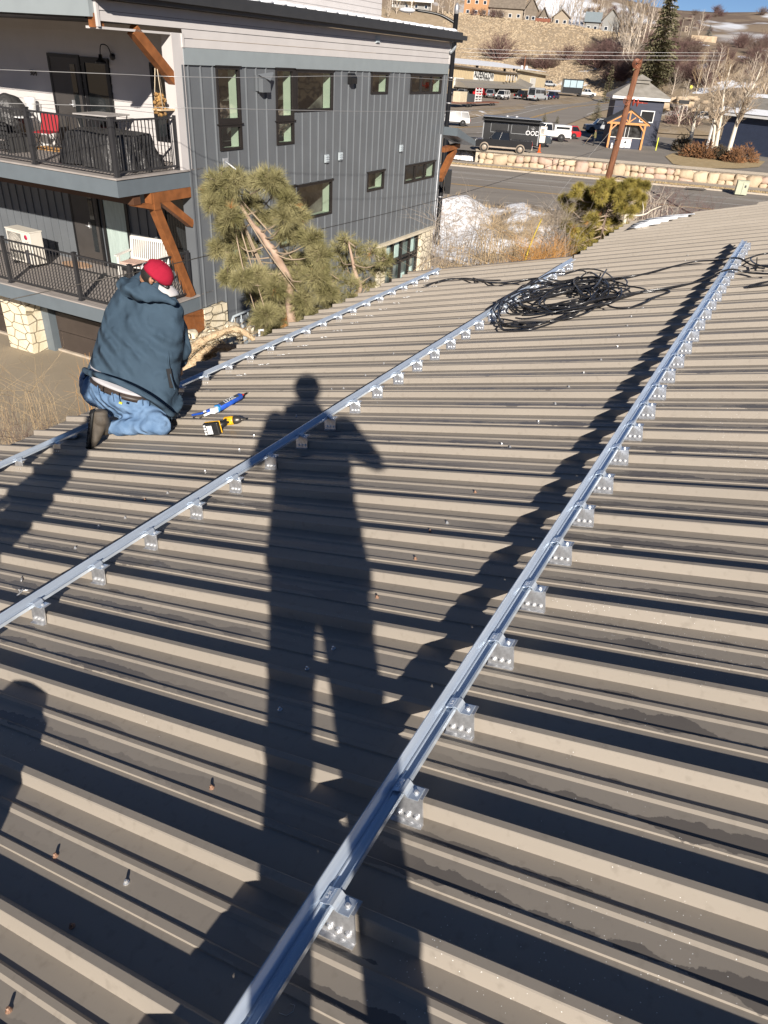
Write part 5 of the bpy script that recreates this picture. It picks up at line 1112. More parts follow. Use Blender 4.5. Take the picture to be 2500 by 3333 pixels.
# ================================================================== vehicles
M_TYRE = mat('tyre', (.018, .018, .018), .8); M_RIM = mat('rim', (.45, .45, .46), .35, metal=.6, var=.3, scale=30); M_CGL = mat('car_glass', (.012, .014, .017), .06, spec=.9)
M_BUMP = mat('bumper_plastic', (.03, .03, .032), .5); M_TAIL = mat('tail_lamp', (.40, .01, .01), .25); M_HEAD = mat('head_lamp', (.6, .62, .64), .15); M_PLATE = mat('plate', (.55, .58, .6), .5)
def paint(name, c): return mat('paint_' + name, c, .25, var=.04, scale=1, spec=.6)
def vehicle(kind, label, pos, yaw, col, group=None, rim=None, trim=None, canopy=False, rack=False, L_=None, H_=None):
    spec = {'pickup': (5.8, 2.0, 1.92), 'suv': (4.9, 1.95, 1.82), 'sedan': (4.7, 1.82, 1.46), 'hatch': (4.4, 1.8, 1.5), 'van': (6.9, 2.0, 2.75)}[kind]
    L0, W, H = spec; L0 = L_ or L0; H = H_ or H; k = L0
    t = thing({'pickup': 'pickup_truck', 'suv': 'suv', 'sedan': 'sedan_car', 'hatch': 'hatchback_car', 'van': 'passenger_van'}[kind], label, {'pickup': 'pickup truck', 'suv': 'suv', 'van': 'van'}.get(kind, 'car'), pos, yaw, group)
    gb = .42 if kind in ('pickup', 'suv', 'van') else .28; X = lambda f: k / 2 - f * k
    if kind == 'pickup': belt = 1.18; out = [(0, gb), (0, .95), (.03, 1.08), (.22, belt - .03), (.25, belt), (.62, belt), (.625, belt + .02), (.99, belt + .02), (1, belt - .1), (1, gb + .1)]; gh = (.23, .60, .33, .57)
    elif kind == 'suv': belt = 1.05; out = [(0, gb), (0, .85), (.03, 1.0), (.22, belt), (.98, belt + .03), (1, .9), (1, gb)]; gh = (.22, .985, .33, .93)
    elif kind == 'van': belt = 1.25; out = [(0, gb - .1), (0, .85), (.05, 1.05), (.14, belt), (.99, belt), (1, belt - .2), (1, gb)]; gh = (.13, .995, .26, .985)
    else: belt = .88; out = [(0, gb), (0, .66), (.04, .78), (.26, belt), (.93 if kind == 'sedan' else .97, belt + .05), (1, belt - .05), (1, gb)]; gh = (.25, .90, .40, .76) if kind == 'sedan' else (.25, .98, .38, .88)
    b = MB(); b.prism([(X(f), z) for f, z in out], frame((1, 0, 0), (0, 0, 1), (0, -1, 0), (0, W / 2, 0)), W); body = b.build('body', col, t, bevel=.05)
    x0, x1, x2, x3 = X(gh[0]), X(gh[1]), X(gh[2]), X(gh[3]); wi = W / 2 - .05; wt = W / 2 - .24 if kind != 'van' else W / 2 - .14; zr_ = H - .06
    b = MB(); vs = [(x0, wi, belt), (x0, -wi, belt), (x1, -wi, belt), (x1, wi, belt), (x2, wt, zr_), (x2, -wt, zr_), (x3, -wt, zr_), (x3, wt, zr_)]
    b.add(vs, [(0, 1, 5, 4), (1, 2, 6, 5), (2, 3, 7, 6), (3, 0, 4, 7), (4, 5, 6, 7)], False); b.build('window', M_CGL, t)
    b = MB(); b.bx(x3 - .04, x2 + .04, -wt - .02, wt + .02, zr_ - .02, H); n = 3 if kind != 'van' else 4
    fr_ = [0, .38, .68, 1.0] if kind in ('suv', 'hatch') else [0, .5, 1.0]
    for f in fr_:
        for s_ in (-1, 1): b.bar((lerp(x0, x1, f), s_ * (wi + .008), belt), (lerp(x2, x3, f), s_ * (wt + .008), zr_), .05, .09 if f < .9 else .16, up=(0, s_, 0))
    if kind == 'van': b.bx(x3 + .5 - .5, x0 - 1.4, -wi - .01, wi + .01, belt, belt + .35); b.bx(x3, x2 - .3, -wt - .06, wt + .06, zr_ - .35, zr_)
    b.build('roof', col, t, bevel=.02)
    if kind == 'pickup':
        b = MB(); b.bx(X(.985), X(.635), -W / 2 + .12, W / 2 - .12, belt + .0, belt + .028); b.build('cargo_bed', M_BUMP, t)
        if canopy: b = MB(); b.bx(X(.99), X(.63), -W / 2 + .1, W / 2 - .1, belt + .03, H - .1); c_ = b.build('canopy', col, t, bevel=.05); b = MB(); b.bx(X(.95), X(.67), -W / 2 + .085, W / 2 - .085, belt + .22, H - .28); b.build('canopy_window', M_CGL, c_)
        if rack: b = MB(); [b.bx(X(f) - .03, X(f) + .03, -.9, .9, belt, 2.0) for f in ()]; b.bx(X(.99), X(.40), -.85, .85, 1.98, 2.04); b.build('roof_rack', M_BUMP, t)
    for f in ((.165, .80) if kind == 'pickup' else (.18, .80)):
        for s_ in (-1, 1):
            R_ = .40 if kind == 'pickup' else (.37 if kind in ('suv', 'van') else .32)
            w_ = bpy.data.objects.new('wheel', None); C.objects.link(w_); w_.parent = t; w_.location = (X(f), s_ * (W / 2 - .12), R_)
            Mw = frame((1, 0, 0), (0, 0, 1), (0, s_, 0)).to_3x3()
            b = MB(); b.lathe([(R_ * .6, -.12), (R_ * .97, -.12), (R_, -.06), (R_, .08), (R_ * .96, .13), (R_ * .62, .13), (R_ * .6, .09)], n=20, M=Mw); b.build('tyre', M_TYRE, w_)
            b = MB(); b.lathe([(R_ * .6, .06), (R_ * .6, .10), (R_ * .5, .09), (R_ * .15, .12), (.02, .125)], n=20, M=Mw); b.build('rim', rim or M_RIM, w_)
            b = MB(); b.lathe([(R_ * 1.16, 0), (R_ * 1.16, .02)], c=(X(f), s_ * (W / 2 - .012), R_ + .03), n=18, M=Mw); b.build('wheel_arch', trim or M_BUMP, body)
    for s_ in (-1, 1):
        b = MB(); b.bx(X(.0) - .02, X(0) + .025, s_ * W * .36 - .17, s_ * W * .36 + .17, belt - .32, belt - .14); b.build('headlight', M_HEAD, t)
        b = MB(); b.bx(X(1) - .025, X(1) + .03, s_ * (W / 2 - .12) - .1, s_ * (W / 2 - .12) + .1, belt - .42, belt - .1); b.build('taillight', M_TAIL, t)
        b = MB(); b.ball((x0 - .25, s_ * (W / 2 + .1), belt + .12), .11, 6, (.6, .9, .8)); b.build('mirror', col if kind != 'pickup' else M_BUMP, t)
    b = MB(); b.bx(X(0) - .05, X(0) + .07, -W / 2 + .06, W / 2 - .06, gb - .02, gb + .24); b.build('bumper', trim or M_BUMP, t); b = MB(); b.bx(X(1) - .1, X(1) + .05, -W / 2 + .06, W / 2 - .06, gb - .02, gb + .18); b.build('bumper', trim or (M_RIM if kind == 'pickup' else M_BUMP), t)
    b = MB(); b.bx(X(0), X(0) + .03, -W * .24, W * .24, belt - .38, belt - .12); b.build('grille', M_BUMP, t)
    b = MB(); b.bx(X(1) - .07, X(1) - .05, -.15, .15, gb + .2, gb + .35); b.build('number_plate', M_PLATE, t)
    b = MB(); b.bx(X(.74), X(.22), -W / 2 - .006, W / 2 + .006, gb, gb + .14); b.build('rocker_trim', trim or M_BUMP, t)
    return t
def mid(f, r_, z): a, c = at(*f, z), at(*r_, z); return (a + c) / 2, math.atan2((a - c).y, (a - c).x)
P_BLACK = paint('black', (.012, .012, .014)); P_WHITE = paint('white', (.66, .66, .65)); P_SILV = paint('silver', (.38, .40, .42)); P_GREY = paint('grey', (.16, .17, .18)); P_RED = paint('red', (.45, .01, .015)); P_NAVY = paint('navy', (.015, .025, .07)); P_CHAR = paint('charcoal', (.05, .06, .07)); P_TAN = mat('tan_trim', (.33, .27, .21), .4)
c, a = mid((1581, 493), (1692, 502), LZ); y_ = c.y + .9
vehicle('pickup', 'black pickup with tan lower trim parked in front of the black food trailer', (c.x + .1, c.y + .95, LZ), a, P_BLACK, trim=P_TAN)
c = at(1762, 479, LZ); vehicle('pickup', 'dark charcoal pickup nose to the right between the food trailer and the white pickup', (c.x - 1.7, c.y + 1.2, LZ), rad(-14), P_CHAR)
c = at(1827, 462, LZ); vehicle('pickup', 'white pickup with a white bed canopy parked beside the red hatchback', (c.x - 1.75, c.y + 1.0, LZ), rad(174), P_WHITE, canopy=True)
c = at(1864, 453, LZ); vehicle('hatch', 'red hatchback parked behind the tail of the white canopy pickup', (c.x - 1.2, c.y + .9, LZ), rad(176), P_RED)
c = at(1922, 434, LZ); vehicle('pickup', 'silver pickup with a black roof rack parked behind the timber kiosk', (c.x + 2.0, c.y + 1.0, LZ), rad(180), P_SILV, rack=True, L_=5.6)
c = at(1507, 415, -7.6); vehicle('suv', 'white suv driving behind the black street lamp pole', (c.x - 1.6, c.y + .9, zr2(c.x, c.y)), rad(183), P_WHITE)
c = (at(1877, 320, -6.3) + at(1926, 318, -6.3)) / 2; k_ = 1.0; vehicle('pickup', 'white pickup on the snow far up the road in front of a black glass trailer', (c.x, c.y, terrain(c.x, c.y) + .1), rad(2), P_WHITE)
def lotpos(px, py): c = at(px, py, -6.65); return (c.x, c.y, terrain(c.x, c.y) + .05)
Z8 = lambda a, b_: (1450 + a * .2712, 220 + b_ * .2712)
for kind, lab, q, yaw, col, kw in [('sedan', 'grey sedan parked left of the red pickup at the repair shop', (205, 345), 70, P_GREY, {}), ('pickup', 'bright red pickup parked tail out under the repair shop awning', (400, 362), 75, P_RED, {}),
        ('suv', 'small silver grey suv between the red pickup and the white suv', (535, 368), 80, P_GREY, {}), ('suv', 'white suv facing the road in front of the repair shop awning', (680, 388), -115, P_WHITE, {'L_': 5.2, 'H_': 1.9}),
        ('pickup', 'black pickup parked at the right end of the awning', (905, 385), 65, P_BLACK, {}), ('van', 'tall silver passenger van parked right of the black pickup', (1100, 405), 55, P_SILV, {}),
        ('suv', 'navy blue suv parked just right of the silver van', (1285, 398), 65, P_NAVY, {}), ('pickup', 'old pale pickup parked behind the silver van beside the shop', (1215, 290), 20, P_SILV, {}), ('sedan', 'black car half hidden by the street lamp pole at the repair shop', (95, 335), 75, P_BLACK, {})]:
    vehicle(kind, lab, lotpos(*Z8(*q)), rad(yaw), col, **kw)
c = at(2260, 400, LZ)
vehicle('suv', 'silver suv in the snow between the navy kiosk building and the garage', (c.x, c.y, LZ + .3), rad(200), P_SILV); c = at(2190, 395, LZ); vehicle('van', 'white van half hidden behind the right side of the navy kiosk building', (c.x, c.y + 2, LZ + .2), rad(110), P_WHITE)

# ---- food trailer
M_TRB = mat('trailer_black', (.012, .012, .013), .4, var=.2); M_TRT = mat('trailer_trim', (.35, .36, .37), .35, metal=.5)
tr = thing('food_trailer', 'black food trailer with grey edges, roof vents and a white flower logo', 'trailer', (11.0, 88.2, LZ), rad(-7))
b = MB(); b.bx(-3.0, 3.0, -1.1, 1.1, .55, 2.75); b.build('box_body', M_TRB, tr)
b = MB(); b.bx(-3.12, 3.12, -1.15, 1.15, 2.75, 2.95); b.bx(-3.2, 3.3, -1.7, -1.0, 2.62, 2.72); b.build('roof', M_TRB, tr)
b = MB(); b.bx(-3.1, 3.1, -1.66, 1.12, 2.955, 2.985)
for x_ in (-2.98, 2.98): b.bx(x_ - .05, x_ + .05, -1.14, -1.04, .5, 2.75)
b.build('edge_trim', M_TRT, tr)
for (x0, x1) in ((-2.2, -.3), (.0, 1.8)):
    b = MB(); b.bx(x0, x1, -1.115, -1.10, 1.5, 1.54); b.bx(x0, x1, -1.115, -1.10, 2.35, 2.39); b.bx(x0, x0 + .04, -1.115, -1.10, 1.5, 2.39); b.bx(x1 - .04, x1, -1.115, -1.10, 1.5, 2.39); b.build('serving_hatch', M_TRT, tr)
for x_ in (-.6, .4): b = MB(); b.lathe([(.28, 0), (.28, .1), (.1, .16)], c=(x_, .2, 2.98), n=12); b.build('roof_vent', M_RIM, tr)
text('OOD', .62, 'logo', mat('logo_white', (.8, .8, .8), .5), tr, frame((1, 0, 0), (0, 0, 1), (0, -1, 0), (2.3, -1.12, 1.65)), .005)
b = MB()
for a in (-60, -30, 0, 30, 60): u = V((math.sin(rad(a)), 0, math.cos(rad(a)))); b.bar(V((2.3, -1.12, 1.98)), V((2.3, -1.12, 1.98)) + u * .32, .01, .12, up=(0, 1, 0))
b.build('logo_flower', mat('logo_white', (0, 0, 0)), tr)
b = MB(); b.bx(3.15, 3.75, -.5, .3, .8, 1.5); b.build('hitch_box', mat('cream_casing', (0, 0, 0)), tr)
b = MB(); b.bx(3.1, 3.8, -.55, .1, 1.55, 2.35); ac = b.build('air_conditioner', mat('cream_casing', (0, 0, 0)), tr)
b = MB(); [b.bx(3.2, 3.55, -.565, -.55, 1.7 + k * .12, 1.76 + k * .12) for k in range(4)]; b.build('grille', M_GREY, ac)
b = MB(); b.bx(-4.6, -3.0, -.6, .6, .6, .75); b.build('drawbar', M_BUMP, tr)
# traffic cone, jug, sweeper
c = at(1754, 496, LZ); t = thing('traffic_cone', 'orange traffic cone standing behind the tailgate of the black pickup', 'traffic cone', (c.x, c.y, LZ)); M_OR = mat('cone_orange', (.75, .14, .02), .6)
b = MB(); b.lathe([(.16, .03), (.03, .80)], n=14); b.build('cone', M_OR, t); b = MB(); b.bx(-.22, .22, -.22, .22, 0, .035); b.build('base', M_OR, t); b = MB(); b.lathe([(.115, .28), (.085, .45)], n=14); b.build('reflective_band', M_WHT, t)
def walker(label, pos, yaw, coat, pants, H=1.75, broom=False, hat=None):
    t = thing('person', label, 'person', pos, yaw); k = H / 1.75
    b = MB(); caps(b, [(-.09, 0, .88), (-.12, .03, .46), (-.13, -.08, .06), (-.13, .08, .04)], [.09, .065, .045, .04], 8); caps(b, [(.09, 0, .88), (.12, .05, .46), (.14, .06, .06), (.14, .2, .04)], [.09, .065, .045, .04], 8); o = b.build('trousers', pants, t); fuse(o, .022, 2)
    b = MB(); loft(b, [(V((0, 0, .82)), V((.2, 0, 0)), V((0, .14, 0))), (V((0, .02, 1.15)), V((.2, 0, 0)), V((0, .13, 0))), (V((0, .04, 1.4)), V((.21, 0, 0)), V((0, .12, 0))), (V((0, .05, 1.5)), V((.08, 0, 0)), V((0, .08, 0)))], 16)
    hs = [((-.27, .08, 1.15), (-.2, .34, 1.05)), ((.27, .08, 1.15), (.12, .32, .98))]
    for s_, (e, w_) in zip((-1, 1), hs): caps(b, [(s_ * .2, .03, 1.4), e, w_], [.07, .055, .045], 8)
    o = b.build('jacket', coat, t); fuse(o, .022, 2)
    b = MB(); b.ball((0, .08, 1.64), .1, 8, (.85, 1, 1.15)); caps(b, [(0, .06, 1.6), (0, .05, 1.3)], [.055, .1], 8); b.ball((0, .185, 1.62), .018, 5)
    for s_, (e, w_) in zip((-1, 1), hs): caps(b, [(s_ * .15, .03, 1.38), e, w_], [.04, .035, .03], 8); hand(b, V(w_), V((-s_ * .3, .8, -.2)), V((0, 0, 1)), s_)
    o = b.build('body', M_SKIN, t); fuse(o, .012, 2)
    b = MB(); b.ball((0, .07, 1.68), .108, 8, (.88, 1, .95)); b.build('hat' if hat else 'hair', hat or M_HAIR, t)
    return t
c = at(1932, 474, LZ); pp = V((c.x, c.y, LZ)); walker('person in an olive jacket and dark cap sweeping the car park left of the kiosk', pp, rad(60), mat('olive_jacket', (.13, .12, .05), .9), mat('dark_trousers', (.02, .022, .028), .9), hat=M_HAIR)
b = MB(); b.tube([(0, 0, 0), (.75, 0, 1.15)], .015, 6); t = thing('broom', 'long handled broom held out to the left by the sweeping person', 'broom', pp + V((-1.15, .05, .04)), 0); b.build('handle', mat('pale_wood', (0, 0, 0)), t); b = MB(); b.bx(-.22, .12, -.08, .08, -.03, .07); b.build('brush', M_GREY, t)

# ---- timber kiosk and the navy building behind it
M_NAVY = mat('navy_siding', (.016, .020, .042), .6, col2=(.028, .034, .062), scale=2, stretch=(.3, .3, 6)); M_CED = mat('cedar_post', (.52, .235, .07), .55, var=.15, scale=4); M_SHIN = mat('shingle_grey', (.20, .185, .16), .9, col2=(.30, .28, .25), scale=1.2, detail=8, bump=.6, bscale=9, dist=.05)
kL, kR = at(1976, 481, LZ), at(2080, 487, LZ); kw = 3.95
kk = thing('drink_kiosk', 'small navy coffee kiosk under a cedar post and truss porch', 'kiosk', (kL.x, (kL.y + kR.y) / 2 - .1, LZ), rad(-2)); D = 2.3
for (x_, y_) in ((.0, 0), (kw, 0), (kw + .15, D)):
    b = MB(); b.bx(x_ - .11, x_ + .11, y_ - .11, y_ + .11, 0, 2.55); b.build('post', M_CED, kk)
b = MB(); b.bx(-.3, kw + .3, -.12, .12, 2.55, 2.78); b.build('beam', M_CED, kk)
for s_, x_ in ((1, 0), (-1, kw)): b = MB(); b.bar((x_ + s_ * .05, 0, 1.95), (x_ + s_ * .65, 0, 2.58), .12, .14); b.build('knee_brace', M_CED, kk)
xm = kw / 2; b = MB(); b.bar((-.55, 0, 2.62), (xm, 0, 4.0), .16, .22); b.bar((kw + .55, 0, 2.62), (xm, 0, 4.0), .16, .22); b.bar((xm, 0, 2.7), (xm, 0, 3.9), .14, .16); b.bar((xm, 0, 2.8), (xm - .7, 0, 3.35), .12, .12); b.bar((xm, 0, 2.8), (xm + .7, 0, 3.35), .12, .12); b.build('truss', M_CED, kk)
b = MB(); b.prism([(-.65, 2.62), (xm, 4.1), (kw + .65, 2.62), (kw + .65, 2.72), (xm, 4.22), (-.65, 2.72)], frame((1, 0, 0), (0, 0, 1), (0, -1, 0), (0, D + .4, 0)), D + .6); b.build('roof', mat('kiosk_roof', (.045, .045, .047), .8), kk)
b = MB(); b.bx(.15, kw - .15, .16, D, 0, 1.15); b.bx(kw - .15, kw + .05, .3, D, 0, 1.15); b.build('counter_wall', M_NAVY, kk)
b = MB(); b.bx(.1, kw + .1, .05, .3, 1.15, 1.22); b.build('counter', white(), kk)
b = MB(); b.bx(.15, kw - .15, .5, .55, 1.2, 2.6); w_ = b.build('window', mat('kiosk_glass', (.03, .03, .03), .15, var=.9, scale=2), kk); b = MB(); b.bx(xm - .12, xm - .07, .46, .5, 1.2, 2.6); b.bx(xm + .3, xm + .34, .46, .5, 1.2, 2.6); b.build('window_bar', white(), w_)
b = MB(); b.bx(1.35, 2.75, .1, .14, .12, 1.08); sg = b.build('sign', M_WHT, kk)
text('NOW OPEN', .26, 'sign_red_lettering', mat('sign_red', (.55, .08, .07), .6), sg, frame((1, 0, 0), (0, 0, 1), (0, -1, 0), (2.05, .095, .95)), .003, font_scale=(.95, 1))
text('Stumps', .40, 'sign_black_lettering', mat('sign_black', (.02, .02, .02), .6), sg, frame((1, 0, 0), (0, 0, 1), (0, -1, 0), (2.05, .095, .42)), .003, font_scale=(.85, 1))
b = MB(); b.prism([(-.14, 0), (.14, 0), (.12, .16), (0, .3), (-.12, .16)], frame((1, 0, 0), (0, 0, 1), (0, -1, 0), (2.05, .1, .58)), .01); b.prism([(-.16, 0), (-.05, .04), (0, .02), (.05, .04), (.16, 0), (.05, -.04), (-.05, -.04)], frame((1, 0, 0), (0, 0, 1), (0, -1, 0), (2.05, .1, .2)), .01); b.build('sign_emblem', mat('sign_black', (0, 0, 0)), sg)
b = MB(); b.bx(-.12, .12, -.1, .1, 0, .5); b.lathe([(.06, .5), (.05, .6)], n=8); o = b.build('white_jug', white(), bevel=.03); o.location = (kL.x + .45, kL.y - .1, LZ); tag(o, 'white plastic jug standing at the left cedar post of the kiosk', 'jug')
nv = thing('navy_building', 'tall navy cottage with a grey hipped shingle roof and white trim behind the kiosk', 'building', (31.3, 103.0, LZ), rad(-4))
W_, D_, HT = 6.0, 4.2, 5.0
b = MB(); b.bx(-W_, 0, 0, D_, 0, HT); b.build('wall', M_NAVY, nv)
b = MB(); b.bx(-W_ - .5, .5, -.5, D_ + .5, HT, HT + .35); b.build('white_fascia', white(), nv)
b = MB(); b.add([(-W_ - .6, -.6, HT + .35), (.6, -.6, HT + .35), (.6, D_ + .6, HT + .35), (-W_ - .6, D_ + .6, HT + .35), (-W_ / 2 - .7, D_ / 2, HT + 2.0), (-W_ / 2 + .9, D_ / 2, HT + 2.0)], [(0, 1, 5, 4), (1, 2, 5), (2, 3, 4, 5), (3, 0, 4)], False); b.build('roof', M_SHIN, nv)
b = MB(); b.bx(-W_ / 2 - .9, -W_ / 2 + 1.0, D_ / 2 - .8, D_ / 2 + .8, HT + 1.75, HT + 2.1); b.add([(-W_ / 2 - 1.1, D_ / 2 - 1, HT + 2.1), (-W_ / 2 + 1.2, D_ / 2 - 1, HT + 2.1), (-W_ / 2 + 1.2, D_ / 2 + 1, HT + 2.1), (-W_ / 2 - 1.1, D_ / 2 + 1, HT + 2.1), (-W_ / 2, D_ / 2, HT + 2.7)], [(0, 1, 4), (1, 2, 4), (2, 3, 4), (3, 0, 4)], False); b.build('cupola', M_SHIN, nv)
b = MB(); b.bx(-2.6, -.9, -.05, 0, 2.6, 3.9); w_ = b.build('window', white(), nv); b = MB(); b.bx(-2.5, -1.0, -.07, -.05, 2.7, 3.8); b.build('pane', M_CGL, w_)
b = MB(); b.bx(0, .05, .5, 1.7, .8, 3.9); w_ = b.build('window', white(), nv); b = MB(); b.bx(.05, .07, .6, 1.6, .9, 3.8); b.build('pane', M_CGL, w_)
b = MB(); b.bx(0, .5, 2.4, 8, 0, 3.4); b.build('wall', M_NAVY, nv); b = MB(); b.bx(.5, .55, 3.0, 4.2, 0, 2.5); b.build('door_trim', white(), nv); b = MB(); b.bx(-.2, .9, 2.2, 8.2, 3.4, 3.55); b.build('roof', M_SHIN, nv)
b = MB(); b.tube([(.6, -.3, HT + .1), (2.2, -.4, HT + .1)], .04, 6); b.bx(1.6, 2.8, -.6, -.2, HT - .1, HT + .3); b.build('security_lamp', black(), nv)
b = MB(); b.bx(-.05, .05, -.05, .05, 0, 1.4); o = b.build('yellow_bollard', mat('bollard_yellow', (.6, .62, .05), .6)); o.location = (29.9, 97.6, LZ); tag(o, 'yellow green post at the right rear corner of the kiosk', 'bollard')
# navy garage at the right edge
ga, gb_ = at(2336, 488, LZ), at(2500, 524, -7.92); gd = (gb_ - ga).normalized(); gr = thing('garage_building', 'long navy garage with pale roof snow at the right edge behind the aspens', 'building', (ga.x, ga.y, LZ), math.atan2(gd.y, gd.x))
b = MB(); b.bx(0, 22, 0, 12, -1, 4.1); M_NAV2 = mat('navy_lap_siding', (.04, .052, .09), .55, var=.1, scale=2); gw = b.build('wall', M_NAV2, gr)
b = MB(); [b.bx(0, 22, -.02, -.001, .2 + k * .17, .34 + k * .17) for k in range(23)]; b.build('lap_siding', M_NAV2, gr)
b = MB(); b.bx(-1.5, 22.5, -.7, -.55, 3.95, 4.3); b.bx(-1.6, -1.5, -.7, 12, 3.95, 4.3); b.build('white_fascia', white(), gr)
b = MB(); b.add([(-1.6, -.75, 4.25), (22.6, -.75, 4.25), (22.6, 6, 6.3), (-1.6, 6, 6.3), (22.6, 12.7, 4.25), (-1.6, 12.7, 4.25)], [(0, 1, 2, 3), (3, 2, 4, 5)], False); b.build('roof', M_SHIN, gr)
b = MB(); b.add([(-1.6, -.78, 4.32), (22.6, -.78, 4.32), (22.6, 1.0, 4.86), (-1.6, 1.0, 4.86)], [(0, 1, 2, 3)], False); b.add([(-1.6, 4.9, 6.03), (22.6, 4.9, 6.03), (22.6, 6.1, 6.42), (-1.6, 6.1, 6.42)], [(0, 1, 2, 3)], False); b.build('roof_snow', M_SNOW, gr)
for y_ in (-.5, 1.2, 3.0, 5.0): b = MB(); b.bx(-1.45, -1.25, y_ - .1, y_ + .1, -.2, 3.95); b.build('white_post', white(), gr)
# utility box, drain
c = at(2410, 634, RZ_ + .1); t = thing('transformer_box', 'pale green utility cabinet standing on the verge by the boulder wall', 'utility cabinet', (c.x, c.y, RZ_ + .1), rad(-12)); M_UT = mat('utility_green', (.42, .44, .32), .6)
b = MB(); b.bx(-.5, .5, 0, .6, 0, 1.1); b.build('cabinet', M_UT, t, bevel=.02); b = MB(); b.bx(-.53, .53, -.04, .64, 1.1, 1.16); b.build('lid', M_UT, t); b = MB(); b.bx(-.01, .01, -.01, 0, .05, 1.05); b.bx(.15, .3, -.012, -.002, .6, .8); b.build('door_seam', M_BUMP, t)
c = at(2265, 615, RZ_ + .13); b = MB(); b.bx(-.9, .9, -.3, .3, .02, .05); [b.bx(-.85 + k * .2, -.78 + k * .2, -.28, .28, .05, .07) for k in range(9)]; o = b.build('storm_drain', M_DARKST); o.location = (c.x, c.y, RZ_ + .12); tag(o, 'rusty storm drain grate in the verge left of the utility cabinet', 'drain')

# ================================================================== repair shop
AL = [V((9.4, 209, -6.6)), V((29.5, 241, -5.9)), V((44.6, 284, -5.2))]
sh = thing('repair_shop', 'long tan metal repair shop with a grey awning and snowy roof below the hill', 'building', (0, 0, 0))
M_TANM = mat('tan_metal', (.50, .40, .25), .6, var=.1, scale=.8, stretch=(5, 5, .3)); M_SIGN = mat('sign_white', (.70, .70, .67), .6)
def seg_frame(a, c): d = (c - a); d.z = 0; d.normalize(); return frame(d, V((0, 0, 1)), d.cross(V((0, 0, 1))), a), (V((c.x, c.y, 0)) - V((a.x, a.y, 0))).length
A0 = AL[0] + (AL[0] - AL[1]) * .5; segs = [(A0, AL[1], 6.9, 5.25, 0), (AL[1], AL[2], 5.25, 4.15, 1)]
for a, c, h0, h1, k in segs:
    F_, ln_ = seg_frame(a, c); b = MB(); b.prism([(0, -2), (ln_, -2), (ln_, h1), (0, h0)], F_, -.4); x_ = .5
    while x_ < ln_: b.bar(F_ @ V((x_, -1, .03)), F_ @ V((x_, lerp(h0, h1, x_ / ln_) - .1, .03)), .12, .06, up=F_.to_3x3() @ V((0, 0, 1))); x_ += .9
    b.build('wall', M_TANM if k == 0 else mat('tan_metal_pale', (.46, .39, .27), .6, var=.08, scale=.8), sh)
    b = MB(); b.prism([(-1, h0 - .1), (ln_ + .5, h1 - .1), (ln_ + .5, h1 + .25), (-1, h0 + .25)], F_, .9); b.build('eave', mat('eave_cream', (.52, .46, .34), .6) if k else mat('eave_brown', (.14, .12, .10), .6), sh)
bk = V((-14, 22, 1.6)); b = MB(); b.quad(A0 + V((0, 0, 7.05)), AL[1] + V((.6, -.6, 5.5)), AL[1] + V((.6, -.6, 5.5)) + bk, A0 + V((0, 0, 7.05)) + bk); b.quad(AL[1] + V((.6, -.6, 5.45)), AL[2] + V((.6, -.6, 4.4)), AL[2] + V((0, 0, 4.6)) + bk, AL[1] + V((0, 0, 5.6)) + bk); b.build('roof_snow', M_SNOW, sh)
F0, L0_ = seg_frame(A0, AL[1]); u0_ = (AL[0] - A0).length
F1, L1_ = seg_frame(AL[1], AL[2])
def shopx(px, F_, o=0): 
    n_ = F_.to_3x3() @ V((0, 0, 1)); q = F_.translation + n_ * o; d = ray(px, 280); s_ = q.dot(n_) / d.dot(n_); return (F_.inverted() @ (d * s_))
xs0, xs1 = shopx(1537, F0).x, shopx(1602, F0).x
b = MB(); b.prism([(xs0, 3.55), (xs1, 3.3), (xs1, 5.2), (xs0, 5.45)], F0 @ Matrix.Translation((0, 0, .1)), .1); sg = b.build('shop_sign', M_SIGN, sh); sc_ = (xs1 - xs0)
text('ALPENGLOW', sc_ * .175, 'sign_lettering', mat('sign_black', (0, 0, 0)), sg, F0 @ Matrix.Translation(((xs0 + xs1) / 2, 4.6, .24)) @ Matrix.Rotation(rad(-2), 4, 'Z'), .01, font_scale=(.93, 1.1), bold=.05); text('AUTO REPAIR', sc_ * .095, 'sign_lettering', mat('sign_black', (0, 0, 0)), sg, F0 @ Matrix.Translation(((xs0 + xs1) / 2, 3.75, .24)) @ Matrix.Rotation(rad(-2), 4, 'Z'), .01)
xa, xb = shopx(1504, F0, 3).x, L0_; b = MB(); zt0, zb0 = 3.2, 1.9
def fp(F_, x, z, o): return F_ @ V((x, z, o))
xc = shopx(1710, F1, 3).x
b.quad(fp(F0, xa, zb0, 5), fp(F0, L0_ - 1, zb0, 5), fp(F0, L0_ - .5, zt0, .2), fp(F0, xa + 1.5, zt0 + .5, .2)); b.quad(fp(F0, L0_ - 1, zb0, 5), fp(F1, max(6, xc), zb0, 4), fp(F1, max(4, xc * .7), zt0, .2), fp(F0, L0_ - .5, zt0, .2)); b.quad(fp(F0, xa, zb0, 5), fp(F0, xa + 1.5, zt0 + .5, .2), fp(F0, xa + 1.5, zb0, .2), fp(F0, xa + .5, zb0, .2)); aw = b.build('awning', mat('awning_grey', (.24, .22, .19), .7, var=.12, scale=2, stretch=(3, 3, .3)), sh)
b = MB(); b.prism([(xa + 1, .0), (L0_ - 1, 0), (L0_ - 1, 2.2), (xa + 1, 2.2)], F0 @ Matrix.Translation((0, 0, .05)), .1); b.build('shaded_shopfront', M_ROOM, sh)
